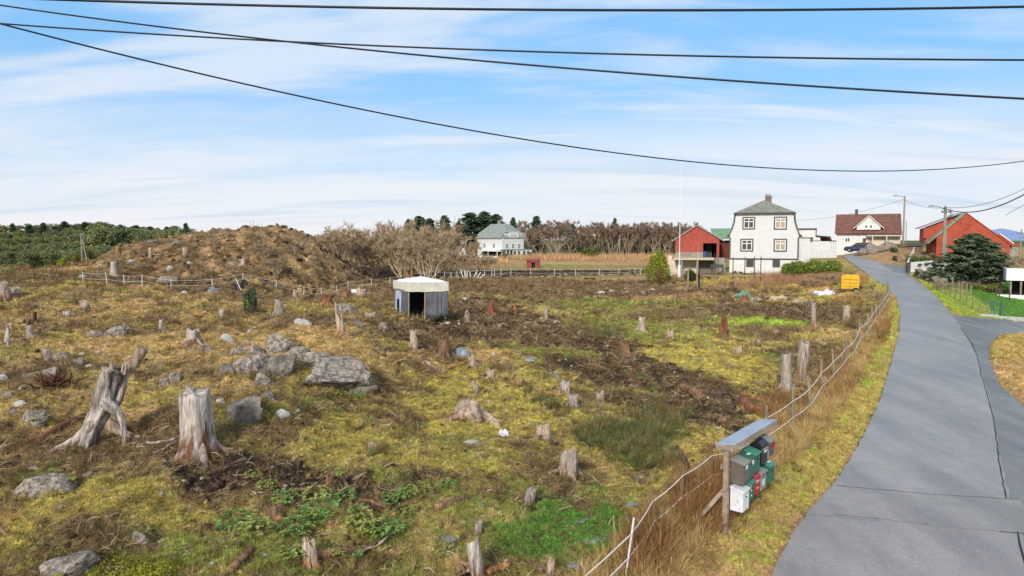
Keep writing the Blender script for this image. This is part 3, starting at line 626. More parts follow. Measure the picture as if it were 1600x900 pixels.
# rushes
pr = []
for px, py, rx, ry, n in [(970,690,75,26,150),(1030,670,50,30,90),(1000,720,60,25,60),(930,515,45,14,60),(1180,520,60,10,50),(1090,488,20,6,12),(320,488,20,8,24),(850,640,25,12,16),(945,525,40,12,50),(820,615,14,8,10),(590,715,14,14,10),(1040,500,60,8,20),(1000,650,120,40,40)]:
    for _ in range(n):
        a = rng.uniform(0, 6.28); r_ = math.sqrt(rng.random()); q = hit(px + rx * r_ * math.cos(a), py + ry * r_ * math.sin(a)); pr.append(q[:2])
pr = np.array(pr); tr_ = (C('#6c7344')[None] * (1 + rng.normal(0, .2, len(pr)))[:, None]) * .75; br_ = rng.random(len(pr)) < .35; tr_[br_] = straw_t(br_.sum(), '#a58a55', '#7d6b42', .8)
scatter('rushes', [proto('rush_clump', *tuft(120 + i, 40, .10, .42, .005, .75, 3), BL) for i in range(3)], pr, rng.uniform(.6, 1.25, len(pr)), tr_, 'grey green rushes in arching clumps on the wet ground', 'rushes', .12)
# heather and dead brash
p, pd = cover_pts(75000, 7, 80, 2.0); Z = zones(p[:, 0], p[:, 1]); keep = (rng.random(len(p)) < (Z[:, 3] * .8 + Z[:, 7] * .4 + Z[:, 4] * .25 + .09)) & (pd > 1.) & (p[:, 0] < XL(p[:, 1])); p = p[keep]; Z = Z[keep]
t = rng.random(len(p))[:, None]; tb = (C('#98805a') * t + C('#594833') * (1 - t)) * .88; lt = rng.random(len(p)) < .12; tb[lt] = C('#b39b7c') * .8
scatter('heather', [proto('heather_clump', *twigs(150 + i, 18, .13, .13, .005), TW) for i in range(4)], p, rng.uniform(.6, 1.3, len(p)) * np.clip(p[:, 1] / 16, .8, 3.0), tb, 'brown heather and dead brash lying among the moss', 'heather', .3)
# clods of dark earth
p, pd = cover_pts(60000, 7, 110, 1.9); Z = zones(p[:, 0], p[:, 1]); keep = (rng.random(len(p)) < (Z[:, 4] * .9 + Z[:, 3] * .35 + .02)) & (pd > .8) & (p[:, 0] < XF(p[:, 1]) + .3); p = p[keep]; Z = Z[keep]
t = rng.random(len(p))[:, None]; tb = (C('#5d4735') * t + C('#33271f') * (1 - t)) * .9; gm = rng.random(len(p)) < .25; tb[gm] = zone_col(p[gm, 0], p[gm, 1])
scatter('soil_clods', [proto('soil_clod', *clod(i + 1, .075, .65, 1), CLM, True) for i in range(4)], p, rng.uniform(.4, 1.5, len(p)) * np.clip(p[:, 1] / 22, .7, 3.2), tb, 'clods of dark churned soil strewn over the muddy parts', 'soil clods', .5)
# pale stones and wood chips
p, pd = cover_pts(12000, 8, 100, 1.9); Z = zones(p[:, 0], p[:, 1]); mw = mound_w(p[:, 0], p[:, 1]); keep = (rng.random(len(p)) < .25 + .5 * mw + .2 * Z[:, 4]) & (pd > .8) & (p[:, 0] < XF(p[:, 1]) - .2); p = p[keep]; mw = mw[keep]
t = rng.random(len(p))[:, None]; tb = (C('#b5aca2') * t + C('#857c72') * (1 - t)) * .8
scatter('stones', [proto('loose_stone', *clod(i + 31, .06, .7, 1), CLM) for i in range(4)], p, rng.uniform(.3, 1.3, len(p)) * np.clip(p[:, 1] / 22, .7, 2.6), tb, 'small pale stones and chips scattered through the moss and mud', 'stones', .4)
ch = []
for i in range(4):
    q = MB(); rnd = random.Random(i); 
    for _ in range(2):
        a = rnd.uniform(0, 6.28); L_ = rnd.uniform(.15, .4); p0 = Vector((rnd.uniform(-.1, .1), rnd.uniform(-.1, .1), .03)); q.tube([p0, p0 + Vector((math.cos(a) * L_ * .5, math.sin(a) * L_ * .5, rnd.uniform(.01, .07))), p0 + Vector((math.cos(a) * L_, math.sin(a) * L_, rnd.uniform(0, .08)))], [.012, .011, .004], 4)
    ch.append(proto('stick', q.v, q.f, CLM))
p, pd = cover_pts(26000, 8, 100, 1.9); Z = zones(p[:, 0], p[:, 1]); mw = mound_w(p[:, 0], p[:, 1]); keep = (rng.random(len(p)) < .10 + .3 * Z[:, 4] + .3 * Z[:, 3] + .4 * mw) & (pd > .8) & (p[:, 0] < XF(p[:, 1])); p = p[keep]
t = rng.random(len(p))[:, None]; tb = (C('#c0a888') * t + C('#6e553f') * (1 - t)) * .85
scatter('broken_sticks', ch, p, rng.uniform(.5, 1.3, len(p)) * np.clip(p[:, 1] / 26, .8, 2.0), tb, 'broken sticks and wood splinters left from the felling', 'sticks', .25)
# low green weeds in the lush hollow
p, pd = cover_pts(40000, 8, 40, 2.0); Z = zones(p[:, 0], p[:, 1]); keep = (rng.random(len(p)) < Z[:, 5] * .8 + .01) & (pd > 1) & (p[:, 0] < XF(p[:, 1]) + .5); p = p[keep]
t = rng.random(len(p))[:, None]; tb = (C('#64803c') * t + C('#86924e') * (1 - t)) * .75
scatter('ground_weeds', [proto('ground_weed', *leafy(200 + i, 26, .12, .10, .03), BL) for i in range(4)], p, rng.uniform(.5, 1.2, len(p)), tb, 'low green leafy weeds carpeting the wet hollow', 'weeds', .2)
# tall reeds and bramble before the white house and in the far field
def region(lst):
    o_ = []
    for px, py, rx, ry, n in lst:
        for _ in range(n):
            a = rng.uniform(0, 6.28); r_ = math.sqrt(rng.random()); o_.append(hit(px + rx * r_ * math.cos(a), py + ry * r_ * math.sin(a))[:2])
    return np.array(o_)
pr = region([(1248,438,76,8,620),(1170,447,60,3,110),(1040,436,22,6,60),(1275,443,28,8,160),(1345,440,14,10,40)]); pr = pr[paved(pr[:, 0], pr[:, 1]) > .5]
scatter('reeds', [proto('reed_clump', *tuft(260 + i, 22, .35, 1.0, .012, .4, 3), BL) for i in range(3)], pr, rng.uniform(.45, 1.0, len(pr)), straw_t(len(pr), '#c9a077', '#9c7258', .9), 'tall russet reeds and bramble below the white house', 'reeds', .15)
pr = region([(950,404,180,4,900),(700,411,90,5,400),(830,400,60,2,80),(1040,418,30,6,80)])
scatter('far_reeds', [proto('far_reed_clump', *tuft(270 + i, 16, .8, 1.3, .03, .5, 2), BL) for i in range(3)], pr, rng.uniform(.6, 1.3, len(pr)), straw_t(len(pr), '#d0aa7c', '#ab8560', .9), 'tan reeds along the far edge of the field under the trees', 'reeds', .15)
# ------------------------------------------------------------------ stumps
WOOD = mat('weathered_wood', (1, 1, 1), .85, .38, 11, 1.0, stretch=(1, 1, .13), attr=('col', 'GEOMETRY'), dark=.72, bdist=.03, fine=45, spec=.2)
WCUT = mat('cut_wood', (1, 1, 1), .85, .25, 14, .5, attr=('col', 'GEOMETRY'), spec=.2)
TONES = dict(grey=('#a89a8e', '#80746a'), pale=('#bfa994', '#947e69'), orange=('#a9764c', '#7d4e33'), brown=('#8a6a50', '#5a4334'), dark=('#5d4c40', '#3b2e26'), red=('#8d5a42', '#5e3a2a'), white=('#bdb1a6', '#8f8379'), rot=('#76503a', '#3a281e'))
def tone(k, i): return C(TONES[k][i]) * .85
def stump(px, py, hpx, wpx, label, top='grey', foot='brown', flare=.9, jag=.08, roots=4, lean=0, seed=None, split=None, group=None, rootlen=1.0):
    seed = seed if seed is not None else int(px * 7 + py); q = random.Random(seed)
    a = G(px, py); s = a[1] / F; h = hpx * s * 1.03; r = wpx * s / 2
    t = thing('tree_stump', label, 'tree stump', a, 0, group)
    n = 30 if wpx > 14 else 18; m = 14 if hpx > 24 else 9; ns = 3 if q.random() < .5 else 4
    th = np.linspace(0, 2 * math.pi, n, endpoint=False); v = []; c = []; ph = q.uniform(0, 6)
    sink = .12 + .1 * r; tl = q.uniform(.0, .26) if h < 1 else .03
    lean = lean + (q.uniform(-.16, .16) if h < .9 else q.uniform(-.05, .05)); tp_ = q.uniform(0, 6.28); ell = q.uniform(.62, 1.0); ea = q.uniform(0, 3.14)
    topj = 1 + jag * 1.1 * fbm(np.cos(th) * 2 + seed, np.sin(th) * 2, 1, 3, seed % 97) + jag * .8 * np.sign(np.sin(th * 3 + ph)) * .5 + jag * .9 * np.abs(fbm(th * 3.2, th * 0 + seed, .55, 2, 15)) + tl * np.cos(th - tp_)
    for j in range(m):
        tt = j / (m - 1)
        z = -sink + (h * topj + sink) * tt
        zt = np.clip(z / h, 0, 1)
        fl = flare * np.exp(-zt * 5.0) * (.30 + .9 * np.maximum(0, np.cos((th - ph) * ns / 2)) ** 3)
        rid = .15 * fbm(np.cos(th) * 1.6 + seed, np.sin(th) * 1.6 + zt * .3, .5, 4, 5, .65) + .10 * fbm(np.cos(th) * 3 + seed, np.sin(th) * 3 + zt * .5, .6, 3, 6)
        rr_ = r * (1 + fl + rid) * (1 - .04 * zt) * (1 - (1 - ell) * np.cos(th - ea) ** 2)
        v.append(np.column_stack([np.cos(th) * rr_ + lean * z, np.sin(th) * rr_, z]))
        k = sstep(.48, .12, zt + .75 * fbm(np.cos(th) * 2 + seed, np.sin(th) * 2 + zt * 1.2, .7, 4, 12, .65))[:, None]
        cc = (tone(top, 0) * (1 - k) + tone(foot, 0) * k) * (1 + .25 * fbm(th * 4, zt * 2, .5, 3, seed % 89))[:, None]; c.append(cc)
    # rim turned inward to the cut
    zt_ = v[-1][:, 2]; ctr = np.array([lean * h, 0]); inner = v[-1].copy(); inner[:, :2] = ctr + (inner[:, :2] - ctr) * .86; inner[:, 2] -= .03 * r
    v.append(inner); c.append(np.tile(tone(top, 1), (n, 1)))
    V = np.vstack(v); Cc = np.vstack(c); fs = [(j * n + i, j * n + (i + 1) % n, (j + 1) * n + (i + 1) % n, (j + 1) * n + i) for j in range(m) for i in range(n)]
    obj('trunk', mesh('trunk', V, fs, WOOD, Cc, True), t)
    cz = inner[:, 2]; mid = inner.copy(); mid[:, :2] = ctr + (inner[:, :2] - ctr) * .5; mid[:, 2] = cz * .35 + cz.mean() * .65 - jag * h * .35 + .02 * r * np.sin(th * 5)
    V = np.vstack([inner - [0, 0, .004], mid, [[ctr[0], ctr[1], cz.mean() - jag * h * .5]]]); fs = [(i, (i + 1) % n, n + (i + 1) % n, n + i) for i in range(n)] + [(n + i, n + (i + 1) % n, 2 * n) for i in range(n)]
    obj('cut_top', mesh('cut_top', V, fs, WCUT, np.tile((tone(top, 0) + tone(top, 1)) * .5, (2 * n + 1, 1)) * (1 + .2 * rng.normal(0, 1, (2 * n + 1, 1)))), t)
    if h < .9 and roots:
        for k in range(3):
            an = q.uniform(0, 6.28); b = MB(); d0 = r * q.uniform(1.2, 2.2); x, y = math.cos(an) * d0, math.sin(an) * d0; zg = Hz(a[0] + x, a[1] + y) - a[2]; b.tube([(x, y, zg - .02), (x + q.uniform(-.2, .2), y + q.uniform(-.15, .15), zg + q.uniform(.03, .12)), (x + q.uniform(-.4, .4), y + q.uniform(-.2, .2), zg + q.uniform(0, .1))], [.04, .03, .008], 5); obj('splinter', mesh('splinter', b.v, b.f, WOOD, np.tile(tone(foot, k % 2), (len(b.v), 1)), True), t)
    for k in range(roots):
        an = ph + 2 * math.pi * k / max(roots, 1) + q.uniform(-.4, .4); L_ = r * q.uniform(1.6, 3.2) * rootlen; b = MB(); pts = []; ra = []
        dx, dy = math.cos(an), math.sin(an); bend = q.uniform(-.5, .5)
        for i in range(7):
            u = i / 6; d = r * .75 + L_ * u; x = dx * d - dy * bend * L_ * u * u; y = dy * d + dx * bend * L_ * u * u
            zg = Hz(a[0] + x, a[1] + y) - a[2]; hh = .42 * h * math.exp(-u * 3.5) * min(1, 1.2 * r / h + .3) - .07 * u * 1.2
            pts.append((x, y, zg + hh)); ra.append(r * (.26 * (1 - u) ** .8 + .03))
        b.tube(pts, ra, 7); o = obj('root', mesh('root', b.v, b.f, WOOD, np.tile(tone(top, 0) * .5 + tone(foot, 0) * .5, (len(b.v), 1)), True), t)
    return t
ST = [
 (310,712,100,48,'tall thick grey stump with a rotten orange foot, largest upright stump at lower left','white','rot',.55,.05,5),
 (747,905,60,31,'smooth pale cylindrical stump cut flat at the bottom centre edge','white','rot',.2,.03,2),
 (746,836,20,13,'thin little grey stump just behind the pale cylinder stump','grey','dark',.2,.1,0),
 (888,745,37,30,'squat grey stump on a brown root mound near the rushes','grey','brown',.5,.06,4),
 (826,788,22,18,'small pale grey stump in the green weeds left of the fence','grey','dark',.3,.06,2),
 (584,712,20,21,'low square-cut pale stump above the green weeds','pale','brown',.25,.05,2),
 (513,768,30,16,'narrow stump with an orange foot standing among leafy weeds','brown','orange',.35,.14,3),
 (485,886,38,22,'crumbling stump with bright orange rotten base at the bottom left of centre','pale','orange',.4,.22,4),
 (428,808,16,26,'low collapsed orange stump with arching roots beside the weeds','brown','orange',.9,.3,5),
 (850,690,26,25,'flat-topped pale stump right of the white plastic strip','pale','brown',.4,.05,3),
 (733,656,23,42,'wide split stump with a long slab falling to its right','pale','red',.5,.12,4),
 (894,640,23,17,'small round grey stump on the mossy slope above the rushes','grey','brown',.2,.04,2),
 (882,612,14,16,'little bleached stump directly behind the small round grey one','white','brown',.6,.2,3),
 (648,548,24,18,'two-pointed pale stump just below the tarpaulin shelter','pale','brown',.6,.4,3),
 (535,526,32,14,'spiky pinkish stump splintered to a point left of the shelter','pale','orange',.7,.4,4),
 (695,558,26,22,'ragged brown rooty stump right of the two-pointed one','brown','dark',.6,.3,4),
 (738,572,15,13,'small pale stump with a curved root beside the scrap sheets','pale','brown',1.0,.3,4),
 (767,492,17,13,'red-brown stump standing in mud right of the shelter','red','red',.7,.15,4),
 (806,492,13,6,'thin orange stub between the red and the half-grey stumps','orange','red',.3,.2,1),
 (852,502,19,12,'small stump half grey and half orange in the mud','grey','orange',.5,.1,3),
 (729,505,14,10,'tiny tan stump leaning in mud next to the shelter','pale','brown',.9,.4,3),
 (1003,519,22,14,'conical pale grey stump in the middle of the green strip','pale','grey',1.1,.1,5),
 (1130,528,22,13,'pointed red-brown rotten stump on the grass strip','red','red',.8,.45,4),
 (1048,530,13,13,'low bleached stump between the conical and the pointed one','pale','brown',.7,.3,3),
 (977,556,20,17,'dark stump with wide spreading pale roots like a spider','brown','brown',1.0,.1,6),
 (1229,608,54,18,'tall smooth grey trunk stump, left of the pair by the fence','grey','grey',1.0,.03,4),
 (1252,596,62,17,'tallest grey trunk stump with widened top, right of the pair by the fence','grey','brown',.3,.05,2),
 (1271,515,41,11,'tall slender stump streaked orange near the yellow machine','grey','orange',.4,.08,2),
 (1322,503,24,11,'grey stump with splayed feet close to the far fence posts','pale','brown',.6,.06,4),
 (612,522,16,11,'dark forked stump left below the shelter','dark','dark',.7,.35,5),
 (301,534,17,20,'bleached ragged stump on the brown slope, above the boulders','white','brown',.9,.3,5),
 (75,566,20,13,'grey stump beside a flat stone on the left slope','grey','brown',.4,.1,2),
 (48,528,18,14,'smooth grey stump leaning on the far left slope','grey','grey',.4,.05,3),
 (49,503,14,15,'brown stump with two horn-like side branches at far left','brown','dark',.4,.15,3),
 (10,541,27,8,'slim bleached stump at the left edge','white','grey',.3,.3,2),
 (6,464,22,16,'tall pale stump cut by the left edge, on the ridge','grey','brown',.5,.05,3),
 (25,464,14,13,'short pale stump on the ridge near the left edge','white','brown',.9,.08,4),
 (134,484,12,13,'small grey stump with dark hollow top on the left ridge','pale','dark',.5,.15,3),
 (106,497,10,12,'low bleached stump leaning right below the left ridge','white','brown',.5,.1,3),
 (178,432,22,10,'white stump with flared feet right behind the electric fence','white','pale',1.5,.05,6),
 (235,405,17,6,'narrow pinkish stump on the brush mound','pale','orange',.4,.05,2),
 (185,405,19,8,'orange stripped stump at the left foot of the brush mound','orange','orange',.3,.06,2),
 (347,501,17,9,'small pale stump next to green rushes on the left slope','pale','brown',.3,.1,2),
 (252,517,17,10,'half-buried grey stump left of the bleached ragged one','white','dark',.6,.15,3),
 (436,492,18,12,'grey peaked stump on the ridge left of the flat pale rock','grey','grey',1.2,.3,4),
 (511,477,14,15,'orange-brown crumbling stump on the brown rise','red','orange',1.1,.2,5),
 (461,466,11,10,'small pale stump on the rise behind the green juniper','pale','orange',.9,.2,4),
 (380,413,8,7,'tiny pale stump half way up the brush mound','pale','pale',1.0,.1,3),
 (765,592,13,14,'pinkish low stump in the middle of the mossy rise','pale','brown',.6,.2,2),
 (744,612,12,10,'splintered pale stump left of the pinkish low one','pale','brown',.9,.4,3),
 (937,628,12,13,'broken brown stump right of the small round grey one','pale','brown',.8,.35,3),
 (860,903,26,13,'forked little pale stump against the rope fence at the bottom','pale','brown',.2,.2,1),
 (820,606,8,9,'small dark stub on the mossy rise','dark','dark',.5,.3,2),
 (1185,540,9,8,'low dull stump among rushes beyond the tall pair','pale','brown',.7,.2,3),
 (1318,560,14,9,'rotten stub behind the fence post with the orange litter','brown','orange',.7,.3,3),
 (1152,552,9,12,'pale litter-topped stub in the moss left of the tall pair','pale','brown',.7,.3,3),
 (1005,655,13,13,'short dark stump in the rushes left of the log pile','dark','brown',.3,.1,2),
 (580,498,8,20,'broad low pinkish stump left of the shelter wall','pale','brown',.8,.25,3),
 (565,463,10,16,'pale torn stump on the brown rise behind the big flat rock','pale','pale',.8,.3,4),
 (540,468,9,9,'small orange stub on the brown rise','orange','brown',.8,.3,2),
 (290,400,10,8,'pale stub low on the brush mound face','pale','brown',.8,.3,3),
 (640,448,22,16,'brown root plate standing up behind the shelter roof','brown','dark',.8,.4,5),
 (1165,470,8,12,'low red-brown stump left of the green tarpaulin','red','brown',.8,.3,3)]
STP = []
for e in ST: STP.append(tuple(G(e[0], e[1])[:2])); stump(*e[:4], e[4], e[5], e[6], e[7], e[8], e[9])
# bark, chips and torn root bits round the stumps
cp = []
for (x, y) in STP:
    k = 26; an = rng.uniform(0, 6.28, k); rr_ = np.abs(rng.normal(0, .75, k)) + .15; cp.append(np.column_stack([x + rr_ * np.cos(an), y + rr_ * np.sin(an) * 1.2]))
cp = np.vstack(cp); cp = cp[paved(cp[:, 0], cp[:, 1]) > .6]; t = rng.random(len(cp))[:, None]; tb = (C('#b79a7c') * t + C('#6a4c38') * (1 - t)) * .8
def chip(seed):
    co, f = clod(seed, .06, .45, 1); co = co * [2.2, .7, 1]; return co, f
scatter('bark_chips', [proto('bark_chip', *chip(i + 60), CLM) for i in range(4)], cp, rng.uniform(.4, 1.5, len(cp)) * np.clip(cp[:, 1] / 24, .7, 2.2), tb, 'bark, chips and torn bits of root lying round the stumps', 'wood chips', .4)
# the big two-pronged stump on the left
def curve_tube(name, pts, rad, tn, parent, n=12, ridged=.12, seed=0, m=WOOD):
    P_ = [np.array(p, float) for p in pts]; K = len(P_); u = np.linspace(0, K - 1, (K - 1) * 5 + 1)
    def cr(i, t):
        p0, p1, p2, p3 = P_[max(i - 1, 0)], P_[i], P_[min(i + 1, K - 1)], P_[min(i + 2, K - 1)]
        return .5 * ((2 * p1) + (-p0 + p2) * t + (2 * p0 - 5 * p1 + 4 * p2 - p3) * t * t + (-p0 + 3 * p1 - 3 * p2 + p3) * t ** 3)
    pts2 = [cr(min(int(x), K - 2), x - min(int(x), K - 2)) for x in u]; ra = np.interp(u, np.arange(K), rad)
    b = MB(); b.tube(pts2, list(ra), n); V = np.array(b.v); ctr = np.repeat(np.array(pts2), n, 0)
    th = np.tile(np.arange(n) / n * 6.283, len(pts2)); uu = np.repeat(u, n)
    k = 1 + ridged * (fbm(np.cos(th) * 2.2 + seed, np.sin(th) * 2.2 + uu * .15, .6, 3, 44) * 1.6 + .5 * fbm(uu * 2, th * 0 + seed, 1, 2, 5))
    V = ctr + (V - ctr) * k[:, None]
    t_ = sstep(-.25, .35, fbm(np.cos(th) * 1.4 + seed, np.sin(th) * 1.4 + uu * .4, .7, 3, 9))[:, None]; cc = tone(tn, 0) * t_ + tone(tn, 1) * (1 - t_)
    return obj(name, mesh(name, V, b.f, m, cc, True), parent)
a = G(170, 700); s = a[1] / F
t = thing('tree_stump', 'grey two-pronged stump reaching a long root down the slope, left of the tall thick stump', 'tree stump', a)
def L(dx, up, dy=0.): return (dx * s, dy, up * s)
def onG(dxpx, dy, up=0.02): x = dxpx * s; return (x, dy, Hz(a[0] + x, a[1] + dy) - a[2] + up)
curve_tube('trunk', [onG(-46, .1, -.05), L(-34, 32, .25), L(-22, 62, .35), L(-14, 100, .4), L(-8, 122, .4)], [.12, .16, .20, .19, .20], 'white', t, 22, .42, 1)
curve_tube('trunk_side', [L(-22, 48, .3), L(-6, 66, .42), L(5, 96, .5), L(12, 128, .55)], [.10, .12, .09, .10], 'grey', t, 12, .4, 2)
curve_tube('split_prong', [L(8, 118, .55), L(20, 134, .6), L(34, 152, .6)], [.13, .12, .10], 'pale', t, 8, .25, 3)
curve_tube('root', [L(-30, 40, .15), onG(-58, .1, .18), onG(-82, -.1, .07), onG(-104, -.3, .0)], [.11, .08, .05, .02], 'white', t, 10, .25, 4)
curve_tube('root', [L(-12, 72, .2), L(10, 54, .15), L(20, 34, .1), onG(23, .05, -.05)], [.12, .08, .05, .03], 'white', t, 10, .25, 5)
curve_tube('root', [L(-14, 34, .3), L(8, 20, .3), onG(30, .3, .06), onG(56, .4, .0)], [.11, .08, .05, .015], 'pale', t, 8, .2, 6)
0 and curve_tube('root', [L(-20, 35, .1), onG(-42, -.15, .10), onG(-62, -.35, .02)], [.11, .07, .03], 'dark', t, 8, .2, 7)
for k in range(5):
    q = random.Random(k); x0 = q.uniform(-16, 12); curve_tube('splinter', [L(x0, 112, .4), L(x0 + q.uniform(-3, 5), 126 + q.uniform(0, 10), .4)], [.05, .01], 'pale', t, 5, .1, k)
# ------------------------------------------------------------------ rocks
ROCK = mat('grey_rock', C('#877b72') * .8, .9, .42, 6.5, 1.0, col2=C('#b8ab9d') * .8, dark=.6, bdist=.05, fine=26, spec=.2)
ROCKW = mat('pale_rock', C('#b8b5ae') * .85, .9, .18, 5, .7, dark=.3, bdist=.02, fine=30, spec=.2)
ROCKD = mat('brown_rock', C('#7e736a') * .75, .9, .35, 3, .9, col2=C('#a3988a') * .75, dark=.5, bdist=.05, fine=26, spec=.2)
MOSSM = mat('rock_moss', C('#8d8a35') * .7, .95, .4, 12, .9, bdist=.03)
def rock_mesh(seed, sub=4, cuts=7, rough=.22):
    q = random.Random(seed); b = bmesh.new(); bmesh.ops.create_icosphere(b, subdivisions=sub, radius=1); co = np.array([v.co[:] for v in b.verts])
    for _ in range(cuts):
        n_ = np.array([q.gauss(0, 1), q.gauss(0, 1), q.gauss(0, .8)]); n_ /= np.linalg.norm(n_); d = q.uniform(.5, .85)
        e = np.maximum(co @ n_ - d, 0); co = co - np.outer(e * .93, n_)
    r = np.linalg.norm(co, axis=1); n_ = co / r[:, None]
    k = 1 + rough * fbm(n_[:, 0] * 1.5 + seed, n_[:, 1] * 1.5 + n_[:, 2] * 1.1, .9, 4, seed % 91, .6) + rough * .5 * np.abs(fbm(n_[:, 0] * 4 + n_[:, 2] * 3, n_[:, 1] * 4 + seed, 1, 4, 77, .65))
    co = co * k[:, None]; f = [tuple(v.index for v in p.verts) for p in b.faces]; b.free(); return co, f
def rock(px, py, wpx, hpx, label, m=None, seed=None, moss=0, tilt=0, dep=.8, group=None, name='rock', parent=None, rot=None, cuts=7):
    """px,py: middle of the visible foot"""
    m = m or ROCK; seed = seed if seed is not None else int(px * 3 + py * 5)
    a = G(px, py - hpx * .25); s = a[1] / F; wx, hz = wpx * s / 2, hpx * s * .48
    co, f = rock_mesh(seed, 4 if wpx > 18 else 3 if wpx > 9 else 2, cuts)
    co = co / np.abs(co).max(0); co = co * [wx * 1.05, wx * dep, hz * 1.25]; c_, s_ = math.cos(tilt), math.sin(tilt)
    co = np.column_stack([co[:, 0] * c_ - co[:, 2] * s_, co[:, 1], co[:, 0] * s_ + co[:, 2] * c_]); co[:, 2] += hz * .22
    o = obj(name, mesh(name, co, f, m, None, wpx < 10), parent, a)
    if not parent: setp(o, label, 'rock', group)
    if moss:
        q = random.Random(seed); b = MB()
        for _ in range(moss):
            j = q.randrange(len(co)); v = co[j]
            if v[2] < hz * .3: continue
            cc, ff = clod(q.randrange(99), wx * .22, .35, 1); b.add(cc + v * [1, 1, .97], ff)
        if b.v: 
            mo = b.build('moss_cushion', MOSSM, o)
    return o
